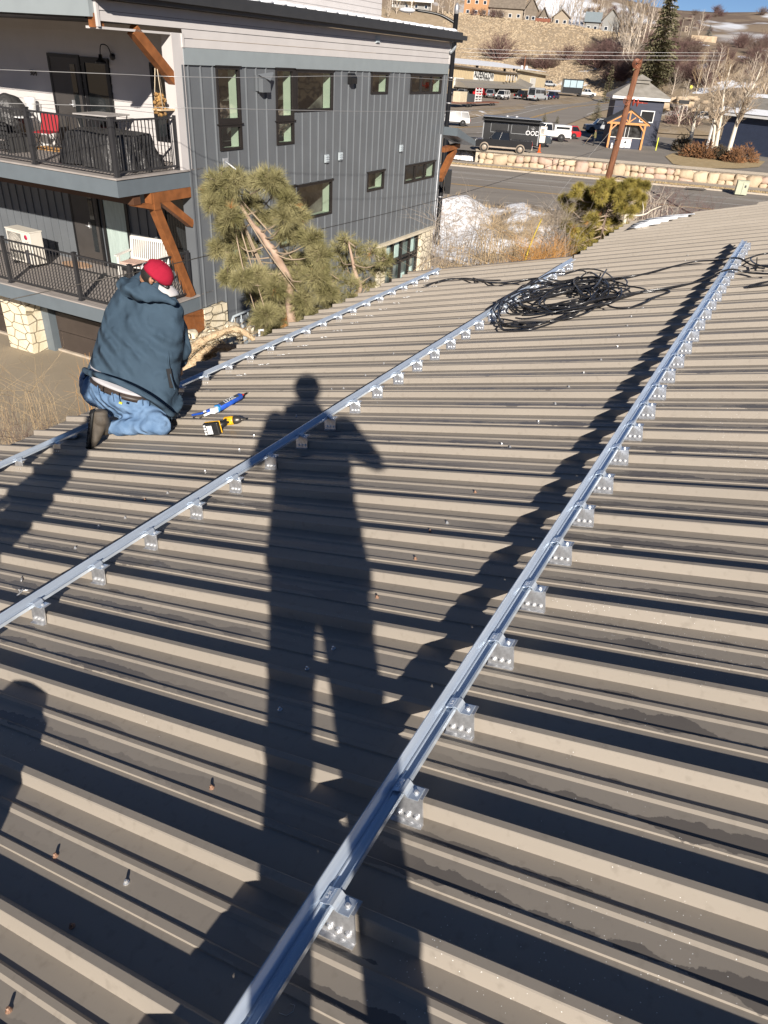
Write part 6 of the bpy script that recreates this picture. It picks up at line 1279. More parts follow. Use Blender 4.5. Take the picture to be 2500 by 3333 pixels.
for f_ in (.2, .42, .6, .78): x_ = lerp(xa, L0_, f_); b = MB(); b.prism([(x_ - .8, .7), (x_ + .8, .7), (x_ + .8, 1.9), (x_ - .8, 1.9)], F0 @ Matrix.Translation((0, 0, .16)), .06); w_ = b.build('window', white(), sh); b = MB(); b.prism([(x_ - .6, .85), (x_ + .6, .85), (x_ + .6, 1.75), (x_ - .6, 1.75)], F0 @ Matrix.Translation((0, 0, .23)), .02); b.build('pane', M_CGL, w_)
x0_, x1_ = shopx(1475, F0).x, shopx(1506, F0).x; b = MB(); b.prism([(x0_, -.5), (x1_, -.5), (x1_, 3.8), (x0_, 3.9)], F0 @ Matrix.Translation((0, 0, .06)), .08); [b.prism([(x0_, k * .9), (x1_, k * .9), (x1_, k * .9 + .06), (x0_, k * .9 + .06)], F0 @ Matrix.Translation((0, 0, .14)), .03) for k in range(1, 5)]; b.build('garage_door', M_SIGN, sh)
x0_, x1_ = shopx(1723, F1).x, shopx(1740, F1).x; b = MB(); b.prism([(x0_, -.5), (x1_, -.5), (x1_, 3.3), (x0_, 3.4)], F1 @ Matrix.Translation((0, 0, .06)), .08); b.build('garage_door', M_SIGN, sh)
for k in range(5): x_ = shopx(1644 + k * 8, F1).x; b = MB(); b.prism([(x_, 2.6), (x_ + 1.0, 2.6), (x_ + 1.0, 3.9), (x_, 3.95)], F1 @ Matrix.Translation((0, 0, .05)), .05); b.build('high_window', white(), sh)
for px, h_ in ((1546, .9), (1636, 1.3), (1666, .7), (1690, 1.0)): x_ = shopx(px, F0 if px < 1638 else F1, -6).x; F_ = F0 if px < 1638 else F1; b = MB(); q = F_ @ V((x_, 5.6 if px < 1600 else 4.9, -6)); b.lathe([(.35, 0), (.35, h_), (.5, h_), (.5, h_ + .2)], c=q, n=8); b.build('roof_vent', M_RIM if px != 1636 else M_BUMP, sh)
# flatbed trailer with crates and pallet rack
fa, fb = at(1467, 352, -7.2), at(1590, 342, -7.2); fa = V((8.2, 152, 0)); fb = V((17.5, 167, 0)); d_ = (fb - fa).normalized(); fl = thing('flatbed_trailer', 'low rust red flatbed trailer parked along the snow drift', 'trailer', (fa.x, fa.y, terrain(fa.x, fa.y)), math.atan2(d_.y, d_.x)); L_ = (fb - fa).length
b = MB(); b.bx(0, L_, -.2, 1.9, .75, .95); b.build('deck', mat('flatbed_red', (.20, .09, .06), .7), fl)
for f_ in (.25, .32, .8, .87): b = MB(); b.lathe([(.38, -.12), (.38, .12)], c=(f_ * L_, -.1, .38), n=12, M=frame((1, 0, 0), (0, 0, 1), (0, -1, 0)).to_3x3()); b.build('wheel', M_TYRE, fl)
fm = fl.matrix_world; fz = terrain(fa.x, fa.y) + .95; fR = Matrix.Translation((fa.x, fa.y, fz)) @ Matrix.Rotation(math.atan2(d_.y, d_.x), 4, 'Z')
b = MB(); b.bx(1.5, 4.2, .1, 1.6, 0, 1.7); o = b.build('wooden_crate', mat('plywood', (.58, .50, .36), .7, var=.1)); o.matrix_world = fR; tag(o, 'pale plywood crate standing on the flatbed next to the lamp pole', 'crate')
b = MB(); b.bx(6.3, 7.6, .2, 1.4, 0, 1.3); o = b.build('dark_crate', M_GREY); o.matrix_world = fR; tag(o, 'small dark bin on the flatbed between the crate and the white rack', 'bin')
b = MB()
for k in range(5): b.bx(8.0, 10.6, .2, .3, .1 + k * .45, .28 + k * .45)
for x_ in (8.0, 9.3, 10.5): b.bx(x_, x_ + .12, .3, .4, 0, 2.3)
o = b.build('pallet_rack', white()); o.matrix_world = fR; tag(o, 'white slatted pallet rack standing upright on the flatbed', 'pallet')
# glass trailer behind the far white pickup
c = at(1905, 318, -6.0); b = MB(); cz = terrain(c.x, c.y + 6)
t = thing('glass_trailer', 'black framed box trailer with pale glass panes behind the far white pickup', 'trailer', (c.x - 2.5, c.y + 6, cz), 0); b.bx(-3, 2.6, 0, 2.4, .8, 4.2); b.build('frame', P_BLACK, t)
for k in range(3): b = MB(); b.bx(-2.8 + k * 1.8, -1.15 + k * 1.8, -.05, 0, 2.2, 3.9); b.build('pane', mat('pale_glass', (.35, .45, .5), .1), t)

# ================================================================== street lamp, poles and wires
lp = atY(1455, 400, 38); t = thing('street_lamp', 'tall black street lamp with curved arm rising behind the far corner of the apartments', 'street lamp', (lp.x + .02, 38, RZ_ + .1)); tp = atY(1484, 45, 38)
b = MB(); hgt_ = tp.z - RZ_ - .1; b.tube([(0, 0, 0), (0, 0, 1.2), (0, 0, 1.25), (tp.x - lp.x, 0, hgt_)], [.17, .17, .115, .105], 12); pl = b.build('pole', black(), t)
for k in range(6): b = MB(); b.lathe([(.13, 0), (.13, .05)], c=((tp.x - lp.x) * .5, 0, 3.0 + k * 1.0), n=12); b.build('pole_band', M_RIM, pl)
b = MB(); a0 = V((tp.x - lp.x, 0, hgt_ - .35)); e_ = atY(1352, 33, 38) - V((lp.x + .02, 38, RZ_ + .1)); b.tube(smoothpts([a0, a0 * .6 + e_ * .4 + V((0, 0, .12)), e_], 6), [.06] * 6 + [.05] * 6 + [.04], 8); ar = b.build('arm', black(), t)
b = MB(); b.ball(e_ + V((-.35, 0, -.02)), .28, 8, (1.3, .7, .35)); b.build('lamp_head', mat('lamp_head_white', (.7, .7, .72), .4), t); b = MB(); b.ball(V((tp.x - lp.x, 0, hgt_ + .15)), .14, 8, (.8, .8, 1.8)); b.build('pole_cap', M_RIM, t)
b = MB(); [b.bx(-.42, -.08, -.25, .1, 3.4 + k * .35, 3.75 + k * .35) for k in range(3)]; b.build('signal_box', black(), t); b = MB(); [b.bx(.12, .42, -.25, .1, 3.2 + k * .35, 3.55 + k * .35) for k in range(3)]; b.build('signal_box', black(), t)
# leaning timber pole
M_POLE = mat('pole_wood', (.10, .036, .016), .8, col2=(.23, .095, .045), scale=6, stretch=(3, 3, .25), bump=.6, bscale=30, dist=.02)
pt, pb = atY(2083, 192, 37.0), atY(1976, 592, 37.6); dr = (pb - pt).normalized(); base = pt + dr * ((pt.z - RZ_) / -dr.z); t = thing('utility_pole', 'leaning brown timber utility pole with coiled wires and porcelain insulators', 'utility pole', base)
b = MB(); up_ = pt - base; b.tube([V((0, 0, 0)), up_ * .5, up_ * .97], [.19, .155, .118], 12); q = up_ * .97; b.add([q + V((-.118, 0, .0)), q + V((0, .118, .03)), q + V((.118, 0, .32)), q + V((0, -.118, .05))], [(0, 1, 2, 3)]); b.prism([(-.118, -.02), (.118, -.02), (.118, .34)], frame((1, 0, 0), (0, 0, 1), (0, -1, 0), q + V((0, .08, 0))), .16); po = b.build('pole', M_POLE, t)
M_COP = mat('copper_wire', (.28, .10, .05), .4, metal=.5)
for (x_, y_) in ((2066, 207), (2036, 327)):
    b = MB(); q = atY(x_ + 6, y_, 36.8) - base
    for rr in (.07, .12, .17): b.tube([q + V((rr * math.cos(a * PI / 8), 0, rr * math.sin(a * PI / 8))) for a in range(17)], .015, 5)
    b.build('wire_coil', M_COP, t)
for (x_, y_) in ((2062, 333), (2075, 335)): b = MB(); q = atY(x_, y_, 36.9) - base; b.ball(q, .13, 7, (.35, .8, 1.2)); b.tube([q, q + V((.45, 0, .01))], .02, 5); b.build('insulator', mat('porcelain_red', (.32, .05, .03), .25), t)
b = MB(); q = atY(2000, 455, 37.2) - base; b.lathe([(.175, 0), (.175, .03)], c=q + V((0, .12, 0)), n=12); b.build('steel_band', M_DARKST, t)
def wire(label, P, r_=.008, m_=None, n=8, grp='wires strung across the view'):
    b = MB(); b.tube(smoothpts(P, n), r_, 5); o = b.build('overhead_wire', m_ or M_DARKST); tag(o, label, 'wire', grp)
M_WIRE = mat('bare_wire', (.42, .42, .42), .4, metal=.5)
wire('upper pale wire crossing in front of the top storey windows', [atY(-200, 219, 15), atY(350, 240, 15), atY(700, 252, 15), atY(1450, 260, 21), atY(2050, 330, 37)], .0055, M_WIRE)
wire('lower pale wire crossing in front of the top storey windows', [atY(-200, 330, 15), atY(350, 345, 15), atY(700, 353, 15), atY(1450, 362, 21), atY(2030, 345, 37)], .0055, M_WIRE)
wire('dark service wire dropping from the timber pole towards the lower left', [atY(-60, 995, 11), atY(350, 905, 12), atY(700, 826, 13), atY(1500, 630, 22), atY(2005, 470, 37)], .008)
wire('thin guy wire slanting from the timber pole down to the snow bank', [atY(1770, 695, 37), atY(1880, 555, 37), atY(2010, 400, 37)], .006, M_WIRE)
wire('black cable arching from the foot of the timber pole over the shrubs', [atY(1985, 600, 37.3), atY(2010, 575, 36.5), atY(2060, 590, 34), atY(2150, 640, 31), atY(2240, 690, 29), atY(2330, 730, 28)], .03, M_CABLE)
for k, (y0, y1) in enumerate(((160, 172), (172, 182), (185, 196))): wire(('topmost', 'middle', 'lowest')[k] + ' of three distant power lines along the foot of the hill', [atY(1500, y0 - 2, 190), atY(1900, (y0 + y1) / 2 + 3, 190), atY(2360, y1, 190)], .03, M_WIRE, grp='distant power lines along the hill')
c = at(1698, 218, -3.5); c = V((32.8, 252, -5.4)); b = MB(); t = thing('utility_pole', 'small wooden utility pole with white transformers beside the repair shop roof', 'utility pole', c); b.tube([(0, 0, 0), (0, 0, 8.3)], .2, 8); b.build('pole', M_POLE, t)
for s_ in (-1, 1): b = MB(); b.lathe([(.35, 0), (.35, 1.1)], c=(s_ * .7, 0, 4.8), n=8); b.build('transformer', M_WHT, t)

# ================================================================== houses on the bench
def house(label, x0, x1, ptop, pbase, col, roofc, r_=395, gable='front', deckm=None, ridge=.35):
    dl, dr_ = ray(x0, pbase), ray(x1, pbase); A = dl * (r_ / math.hypot(dl.x, dl.y)); B_ = dr_ * (r_ / math.hypot(dr_.x, dr_.y)); w_ = (B_ - A).length; am = math.degrees(math.atan2((A.x + B_.x) / 2, (A.y + B_.y) / 2)); zt_ = terrain(*((A + B_) / 2).xy)
    d = ray((x0 + x1) / 2, ptop); top = (d * (r_ / math.hypot(d.x, d.y))).z; h = max(4, top - zt_); yaw = math.atan2(B_.y - A.y, B_.x - A.x)
    t = thing('hillside_house', label, 'house', (A.x, A.y, zt_), yaw, None); eh = h * (1 - ridge)
    b = MB(); b.bx(0, w_, 0, 9, -4, eh)
    if gable == 'front': b.prism([(0, eh), (w_, eh), (w_ / 2, h)], frame((1, 0, 0), (0, 0, 1), (0, -1, 0), (0, 9, 0)), 9)
    b.build('wall', col, t); b = MB()
    if gable == 'front': b.prism([(-.8, eh - .4), (w_ / 2, h), (w_ + .8, eh - .4), (w_ + .8, eh), (w_ / 2, h + .45), (-.8, eh)], frame((1, 0, 0), (0, 0, 1), (0, -1, 0), (0, 9.6, 0)), 10.4)
    else: b.add([(-.8, -1, eh - .2), (w_ + .8, -1, eh - .2), (w_ + .8, 4.5, h), (-.8, 4.5, h), (w_ + .8, 10, eh - .2), (-.8, 10, eh - .2), (-.8, -1, eh + .15)], [(0, 1, 2, 3), (3, 2, 4, 5), (0, 3, 5), (1, 4, 2)], False)
    b.build('roof', roofc, t); n_ = max(2, int(w_ / 3.6))
    for k in range(n_):
        for zz in ([.8, eh * .55] if eh > 5 else [.9]):
            xw = (k + .5) * w_ / n_; b = MB(); b.bx(xw - .75, xw + .75, -.08, 0, zz, zz + 1.4); wi_ = b.build('window', white(), t); b = MB(); b.bx(xw - .6, xw + .6, -.12, -.08, zz + .12, zz + 1.28); b.build('pane', M_CGL, wi_)
    if deckm: b = MB(); b.bx(-1, w_ + 1, -3, 0, eh * .45, eh * .45 + .2); b.bx(-1, w_ + 1, -3.05, -2.95, eh * .45 + .2, eh * .45 + 1.3); [b.bx(xq, xq + .25, -3, -2.8, -2, eh * .45) for xq in (0, w_ / 2, w_)]; b.build('deck', deckm, t)
    return t
M_ORG = mat('orange_stucco', (.36, .19, .085), .7); M_BRR = mat('brown_shingle', (.17, .14, .11), .9, var=.2, scale=1); M_BEI = mat('beige_siding', (.30, .25, .19), .8); M_GRS = mat('grey_siding', (.24, .24, .23), .8)
house('pale house with a white railed deck above the far end of the apartment roof', 1275, 1400, -60, 52, M_GRS, M_BRR, deckm=white())
house('orange stuccoed house with black shutters above the tan slope', 1508, 1588, -45, 48, M_ORG, M_BRR, gable='side', ridge=.25)
house('large house with a wide brown shingle roof right of the orange house', 1592, 1700, -22, 58, M_BEI, M_BRR, gable='side', ridge=.55)
house('brown gabled timber house behind the bare aspens', 1706, 1745, -10, 62, M_BRR, M_BRR, ridge=.5)
house('steep a-frame cabin with a red deck on the bench', 1750, 1784, 25, 68, M_BRR, mat('dark_shingle', (.08, .06, .05), .9), ridge=.8, deckm=mat('red_deck', (.2, .07, .04), .8))
house('small beige house among bare trees on the bench', 1800, 1850, 32, 74, M_BEI, M_BRR, ridge=.45)
house('grey gabled house at the right end of the bench', 1958, 2012, 30, 95, M_GRS, M_BRR, ridge=.45, r_=375)
house('half hidden slate roofed house behind the grey gabled one', 1905, 1950, 36, 84, M_GRS, mat('slate_roof', (.20, .24, .26), .8), gable='side', r_=400, ridge=.5)
# gate sign and wall on the right hand bench
c = V((math.sin(rad(16.9)), math.cos(rad(16.9)), 0)) * 318; cz = terrain(c.x, c.y); t = thing('bench_monument', 'dark timber gate frame with a letter emblem on the far bench', 'gate sign', (c.x, c.y, cz)); b = MB(); b.bx(-.3, 0, -.2, .2, -1, 6.5); b.bx(3.2, 3.5, -.2, .2, -1, 6.5); b.bx(-.3, 3.5, -.2, .2, 6.2, 6.6); b.build('frame', M_BRR, t); text('B', 2.6, 'emblem', M_BEI, t, frame((1, 0, 0), (0, 0, 1), (0, -1, 0), (1.6, 0, 3.2)), .03)
b = MB(); b.bx(0, 9, 0, .6, -1, 1.6); o = b.build('stone_wall', M_BOUL); o.location = (c.x + 3.6, c.y - 1, cz + .1); tag(o, 'low tan stone wall beside the timber gate on the far bench', 'wall')
# figure in a yellow vest on the rubble beyond the garage
c = at(2244, 306, -4.5); c = V((math.sin(math.atan2(c.x, c.y)), math.cos(math.atan2(c.x, c.y)), 0)) * 178; zz = el_ = ray(2244, 306); zz = 178 * zz.z / math.hypot(zz.x, zz.y); walker('person in a yellow safety jacket standing on the rubble beyond the navy cottage', (c.x, c.y, zz), rad(200), mat('hi_vis', (.70, .68, .08), .7), M_PANT)
b = MB()
r = random.Random(8)
for k in range(40): boulder(b, (r.uniform(-9, 14), r.uniform(-2, 6), r.uniform(-4, -.3)), r.uniform(.4, 1.3), r.uniform(.4, 1.), r.uniform(.3, .6), k)
o = b.build('rubble_heap', M_BOUL); o.location = (c.x, c.y, zz - .25); tag(o, 'heap of broken rock that the person in yellow stands on', 'rubble', kind='stuff')
# ================================================================== vegetation
def hillpt(px, py, r0=60, r1=1000):
    d = ray(px, py); h = math.hypot(d.x, d.y); r_ = r0; prev = None
    while r_ < r1:
        p = d * (r_ / h)
        if p.z < terrain(p.x, p.y): break
        r_ += max(1.0, r_ * .006)
    return V((p.x, p.y, terrain(p.x, p.y)))
def grow(b, p, d, L, r_, dep, R, kids_=3, ang_=.5, grav=0.12, n=3, taper=.55, wig=.12):
    m1 = p + d * L * .5 + V((R.gauss(0, wig), R.gauss(0, wig), R.gauss(0, wig))) * L * .5; q = p + (d * L + V((R.gauss(0, wig), R.gauss(0, wig), grav * L)))
    b.tube([p, m1, q], [r_, r_ * .8, r_ * taper if dep else r_ * .3], n if dep < 2 else max(n, 5), cap=False)
    if dep == 0: return
    for i in range(kids_ + (R.random() < .4)):
        t = R.uniform(.35, 1.0); c = (p + (m1 - p) * (t * 2) if t < .5 else m1 + (q - m1) * (t * 2 - 1)); ax = d.orthogonal().normalized(); ax.rotate(Matrix.Rotation(R.random() * 6.28, 3, d)); nd = d.copy(); nd.rotate(Matrix.Rotation(R.uniform(.5, 1.3) * ang_, 3, ax)); nd = (nd + V((0, 0, grav))).normalized()
        grow(b, c, nd, L * R.uniform(.5, .8), r_ * taper * R.uniform(.7, 1), dep - 1, R, kids_, ang_, grav, n, taper, wig)
M_BARK = mat('pale_bark', (.42, .35, .28), .8, col2=(.60, .52, .43), scale=1.5); M_ASP = mat('aspen_bark', (.60, .54, .44), .7, col2=(.72, .67, .57), scale=2.5, bump=.2, bscale=20); M_ASPT = mat('aspen_twig', (.36, .28, .20), .85, col2=(.50, .41, .31), scale=1.5); M_TWB = mat('brown_twig', (.17, .12, .095), .9, var=.25); M_TWP = mat('purple_twig', (.16, .095, .085), .9, var=.2); M_TWT = mat('tan_twig', (.42, .31, .18), .85, var=.25); M_TWO = mat('orange_twig', (.52, .26, .07), .8, var=.25); M_TWG = mat('grey_twig', (.33, .28, .23), .9, var=.2)

def tree_obj(label, loc, h, sd, mt, mc, dep=4, kids_=3, ang_=.42, r_=None, lean=(0, 0), group=None, cat='tree', name='bare_tree', path=None, first=.3, grav=.12, nbr=16, br=.32):
    R = random.Random(sd); t = thing(name, label, cat, loc, 0, group); r_ = r_ or h * .016
    P = path or [V((0, 0, 0)), V((lean[0] * .3 + R.gauss(0, .02) * h, lean[1] * .3, h * .35)), V((lean[0] * .65, lean[1] * .65 + R.gauss(0, .02) * h, h * .7)), V((lean[0], lean[1], h))]
    P = [V(p) for p in P]; P2 = smoothpts(P, 5); rr = [r_ * (1 - .85 * i / (len(P2) - 1)) for i in range(len(P2))]; b = MB(); b.tube(P2, rr, 8); b.build('trunk', mt, t)
    b = MB()
    for i in range(nbr):
        f = first + (1 - first) * (i + R.random() * .8) / nbr; j = min(len(P2) - 2, int(f * (len(P2) - 1))); c = P2[j]; d = (P2[j + 1] - P2[j]).normalized(); a = R.random() * 6.28; out = V((math.cos(a), math.sin(a), R.uniform(.25, .9))).normalized()
        grow(b, c, (out + d * .4).normalized(), h * br * (1.15 - f) * R.uniform(.6, 1.1) * .55, rr[j] * .45, dep - 2, R, kids_, ang_, grav)
    b.build('crown', mc, t); return t
# ---- far bare trees: four kinds copied about
protos = [tree_obj('x', (0, 0, 0), 10, 100 + i, M_BARK, [M_BARK, M_TWG, M_BARK, M_TWT][i], dep=4, nbr=[22, 26, 18, 24][i], ang_=.38, grav=.25, first=.12, br=.55) for i in range(4)]
bushes = []
for i, m_ in enumerate((M_TWP, M_TWB, M_TWP)):
    R = random.Random(40 + i); t = thing('hill_bush', 'x', 'bush'); b = MB()
    for k in range(46):
        a = R.random() * 6.28; el_ = R.uniform(.35, 1.5); d = V((math.cos(a) * math.cos(el_), math.sin(a) * math.cos(el_), math.sin(el_))); grow(b, V((d.x * .12, d.y * .12, 0)), d, R.uniform(.35, .5), .014, 2, R, 3, .45, .05)
    b.build('branches', m_, t); bushes.append(t)
usedT = set()
def place(protos_, i, label, P, h, group, base_h, R):
    s_ = h / base_h; t = protos_[i]
    if t.name in usedT: t = copy_tree(protos_[i])
    else: usedT.add(t.name)
    t.location = P; t.scale = (s_ * R.uniform(.85, 1.15), s_ * R.uniform(.85, 1.15), s_); t.rotation_euler = (0, 0, R.random() * 6.28); t['label'] = label; t['group'] = group; return t
def pxh(P, hp): return hp * (AX.transposed() @ P).z / FPX * 1.12        # metres for a height in photo pixels
R = random.Random(77)
k = 0
TR = [(1268, 40, 60), (1290, 48, 70), (1425, 45, 80), (1440, 48, 95), (1460, 50, 90), (1475, 52, 80), (1490, 52, 60), (1705, 62, 90), (1715, 64, 100), (1724, 66, 95), (1735, 68, 90), (1765, 70, 70), (1795, 72, 65), (1812, 74, 80), (1825, 76, 60), (1848, 80, 85), (1860, 80, 95), (1872, 82, 75), (1885, 84, 100), (1900, 86, 60), (1915, 88, 80), (1930, 92, 95), (1943, 94, 100), (1952, 95, 70), (1965, 98, 60), (1985, 150, 80), (2000, 155, 120), (2012, 150, 130), (2030, 150, 150), (2045, 155, 170), (2060, 150, 175), (2075, 150, 160), (2090, 145, 150), (2105, 140, 140), (2020, 215, 130), (2035, 225, 120), (2050, 240, 140), (2150, 130, 110), (2165, 128, 100), (2238, 125, 55), (2270, 128, 70), (2186, 310, 70), (2265, 305, 95), (2290, 305, 110), (2310, 308, 120), (2335, 305, 110), (1335, 55, 60), (1262, 62, 50), (2420, 330, 120), (2455, 330, 130), (2480, 335, 120)]
TR.sort(); NUM = lambda i: ('%d%s' % (i, 'th' if 10 < i % 100 < 14 else {1: 'st', 2: 'nd', 3: 'rd'}.get(i % 10, 'th')))
for (x_, y_, h_) in TR:
    P = hillpt(x_, y_); place(protos, k % 4, NUM(TR.index((x_, y_, h_)) + 1) + ' from the left among the bare pale trees on the hillside', P, pxh(P, h_), 'bare pale trees on the hill', 10, R); k += 1
BU = [(1622, 200, 78), (1842, 200, 50), (1715, 222, 40), (1745, 222, 42), (1775, 225, 48), (1800, 222, 38), (1905, 215, 55), (1930, 200, 60), (1950, 225, 60), (1700, 215, 30), (1540, 52, 22), (1570, 55, 26), (1605, 58, 28), (1625, 60, 30), (1650, 58, 20), (1980, 205, 60), (2100, 30, 22), (2330, 42, 26), (2345, 55, 22), (2480, 50, 26), (2160, 50, 22), (2130, 62, 30), (2260, 50, 18)]
BU.sort()
for (x_, y_, h_) in BU:
    P = hillpt(x_, y_); place(bushes, k % 3, NUM(BU.index((x_, y_, h_)) + 1) + ' from the left among the leafless purple brown bushes on the hillside', P, pxh(P, h_), 'leafless bushes on the hill', .95, R); k += 1
for i in range(95):
    x_ = R.uniform(1960, 2500); y_ = R.uniform(150, 285) if x_ > 2080 else R.uniform(185, 270)
    if x_ > 2250 and R.random() < .3: continue
    P = hillpt(x_, y_); place(bushes, k % 3, 'leafless brush clump on the steep slope right of the tall spruce', P, pxh(P, R.uniform(28, 60)), 'brush clumps on the right hand slope', .95, R); k += 1
for i in range(38): x_ = 1905 + i * 11.7; y_ = R.uniform(48, 105) if x_ > 2060 else R.uniform(30, 60); P = hillpt(x_, y_); place(bushes, k % 3, NUM(i + 1) + ' from the left among the small dark scrub bushes on the far ridge', P, pxh(P, R.uniform(9, 20)), 'scrub bushes on the far ridge', .95, R); k += 1

# ---- conifers
def conifer(label, P, h, w_, sd, m_, dens=1.0, name='spruce_tree', group=None, trunkm=None):
    R = random.Random(sd); t = thing(name, label, 'conifer', P, 0, group); b = MB(); b.tube([(0, 0, 0), (0, 0, h)], [h * .016, h * .002], 6); b.build('trunk', trunkm or M_TWB, t); b = MB(); nl = int(34 * dens)
    for i in range(nl):
        f = (i + .5) / nl; z = h * (.05 + .95 * f); L_ = w_ * (1 - f) ** .8 * .5 + .12; nb = int(9 * (1 - f) + 4)
        for j in range(nb):
            a = R.random() * 6.28; l_ = L_ * R.uniform(.6, 1.12); d = V((math.cos(a), math.sin(a), R.uniform(-.35, .05))); s_ = V((-d.y, d.x, 0)); m = max(3, int(l_ / (h * .035)))
            for q in range(m):
                u = (q + .6) / m; c = V((0, 0, z)) + d * l_ * u; ww = h * .022 * (1.3 - u) + h * .008
                for s2 in (-1, 1): e_ = c + d * h * .025 + s_ * s2 * ww * R.uniform(.8, 1.6) + V((0, 0, R.uniform(-.02, .012) * h)); b.add([c - d * h * .018, e_, c + d * h * .012 + V((0, 0, h * .008))], [(0, 1, 2)], False)
    b.build('crown', m_, t); return t
M_SPR = mat('spruce_green', (.085, .082, .045), .9, col2=(.21, .19, .115), scale=1.2, spec=.1); M_BSP = mat('blue_spruce', (.075, .10, .10), .9, col2=(.17, .21, .21), scale=1.2, spec=.1)
P = hillpt(2122, 292); conifer('very tall dark spruce rising behind the hipped roof of the navy cottage', P, pxh(P, 268), pxh(P, 128), 5, M_SPR, 1.9)
for (x_, y_, h_, w_, m_, lab) in [(1672, 62, 72, 46, M_BSP, 'broad blue spruce in front of the wide brown roof on the bench'), (1818, 78, 44, 24, M_SPR, 'small dark spruce among bare trees beside the beige house'), (1908, 82, 40, 34, M_BSP, 'rounded blue spruce left of the grey gabled house'), (2300, 136, 40, 32, M_BSP, 'squat blue spruce alone on the right hand bench'), (2195, 112, 45, 26, M_SPR, 'dark spruce left of the gate sign on the far bench'), (1972, 335, 95, 36, M_SPR, 'thin olive conifer between the road and the kiosk'), (1938, 395, 52, 42, M_SPR, 'short bushy young pine behind the silver pickup'), (1770, 405, 30, 18, M_SPR, 'tiny young fir behind the black truck beyond the car park'), (1812, 405, 22, 14, M_SPR, 'smallest of the two young firs behind the white pickup')]:
    P = hillpt(x_, y_, 95); conifer(lab, P, pxh(P, h_), pxh(P, w_), int(x_), m_, .8)

# ---- aspens by the garage
ZA = lambda a, b_, Y=96: atY(2150 + a * .211, 250 + b_ * .211, Y)
for i, (lab, pts, r_, Y) in enumerate([('left twin aspen with a slim white trunk between the brown bushes', [(788, 1310), (805, 1050), (835, 780), (830, 560), (808, 400), (815, 280), (850, 170)], .19, 92),
        ('right twin aspen, the tallest white trunk, reaching above the hillside', [(825, 1300), (860, 1050), (905, 800), (945, 560), (970, 330), (1005, 130), (1050, -40), (1090, -190)], .24, 92),
        ('stout leaning aspen with a pale trunk right of the twin aspens', [(1000, 1330), (1060, 1120), (1130, 880), (1190, 680), (1270, 470), (1330, 300), (1430, 150), (1510, -30), (1560, -160)], .30, 91),
        ('short thick aspen trunk in the shade at the garage corner', [(440, 1110), (480, 900), (520, 700), (545, 560), (600, 430)], .30, 100)]):
    w_ = [ZA(a, c, Y) for a, c in pts]; base = V((w_[0].x, w_[0].y, LZ)); P = [p - base for p in w_]; P[0].z = 0
    h = P[-1].z; tree_obj(lab, base, h, 500 + i, M_ASP, M_ASPT, dep=5, kids_=3, ang_=.55, r_=r_, path=P, first=.28, nbr=26 if i < 3 else 18, name='aspen_tree', br=.62, grav=.1)
for i, (x_, y_, h_) in enumerate([(2205, 420, 130), (2395, 440, 190), (2440, 430, 200), (2475, 440, 220)]):
    P = hillpt(x_, y_, 90); place(protos, i, ('wispy bare tree between the navy cottage and the garage', 'wispy bare tree rising in front of the garage roof', 'bare tree with fine pale twigs over the garage roof', 'bare tree cut by the right edge above the garage')[i], V((P.x, P.y, LZ)), pxh(P, h_), 'bare trees around the garage', 10, R)
# grass island and brown shrubs
isl = [at(*p, LZ) for p in ((2165, 510), (2190, 535), (2260, 548), (2400, 550), (2470, 545), (2490, 527), (2440, 520), (2240, 492), (2190, 500))]
b = MB(); b.add([(p.x, p.y, LZ + .05) for p in isl], [tuple(range(len(isl)))], False); tag(b.build('grass_island', mat('island_grass', (.33, .24, .12), .95, col2=(.44, .34, .19), scale=2.2, detail=8)), kind='structure')
M_BRS = mat('brown_shrub', (.10, .055, .03), .9, col2=(.28, .13, .05), scale=1.5); M_DGS = mat('dark_shrub', (.028, .03, .018), .9, col2=(.10, .065, .035), scale=1.5)
def shrub(label, P, r_, h, m_, n=900, leaf=.12, sd=1, group=None, name='shrub', stems=M_TWB):
    R = random.Random(sd); t = thing(name, label, 'shrub', P, 0, group); b = MB()
    for k in range(10): a = R.random() * 6.28; b.tube([(0, 0, 0), (math.cos(a) * r_ * .35, math.sin(a) * r_ * .35, h * .5), (math.cos(a) * r_ * .7, math.sin(a) * r_ * .7, h * R.uniform(.7, .95))], [.03, .02, .006], 4)
    b.build('stems', stems, t); b = MB()
    for k in range(n):
        d = V((R.gauss(0, 1), R.gauss(0, 1), abs(R.gauss(0, 1)))).normalized(); f = R.uniform(.45, 1.0) * (1 + .25 * noise.noise(d * 2.5 + V((sd, 0, 0)))); c = V((d.x * r_ * f, d.y * r_ * f, d.z * h * f + .05)); u = (d + V((R.gauss(0, .5), R.gauss(0, .5), R.gauss(.3, .4)))).normalized(); s_ = u.orthogonal().normalized() * leaf * .3
        b.add([c - s_, c + s_, c + u * leaf * R.uniform(.8, 1.8)], [(0, 1, 2)], False)
    b.build('foliage', m_, t); return t
for i, (a, c, r_, h, m_, lab) in enumerate([(345, 1160, 1.3, 1.7, M_DGS, 'dark evergreen shrub at the left end of the grass island'), (530, 1250, 1.7, 1.5, M_BRS, 'brown shrub left of the twin aspens'), (680, 1270, 1.5, 1.6, M_BRS, 'dark brown shrub touching the twin aspen trunks'), (920, 1290, 1.1, 1.4, M_DGS, 'small dark shrub between the twin aspens and the leaning aspen'), (1130, 1330, 1.2, 1.4, M_BRS, 'rust orange shrub right of the leaning aspen'), (1290, 1320, 1.7, 1.7, M_BRS, 'widest rust coloured shrub at the right end of the island')]):
    p = at(2150 + a * .211, 250 + c * .211, LZ); shrub(lab, V((p.x, p.y + .5, LZ)), r_, h, m_, 900, .22, i + 3)
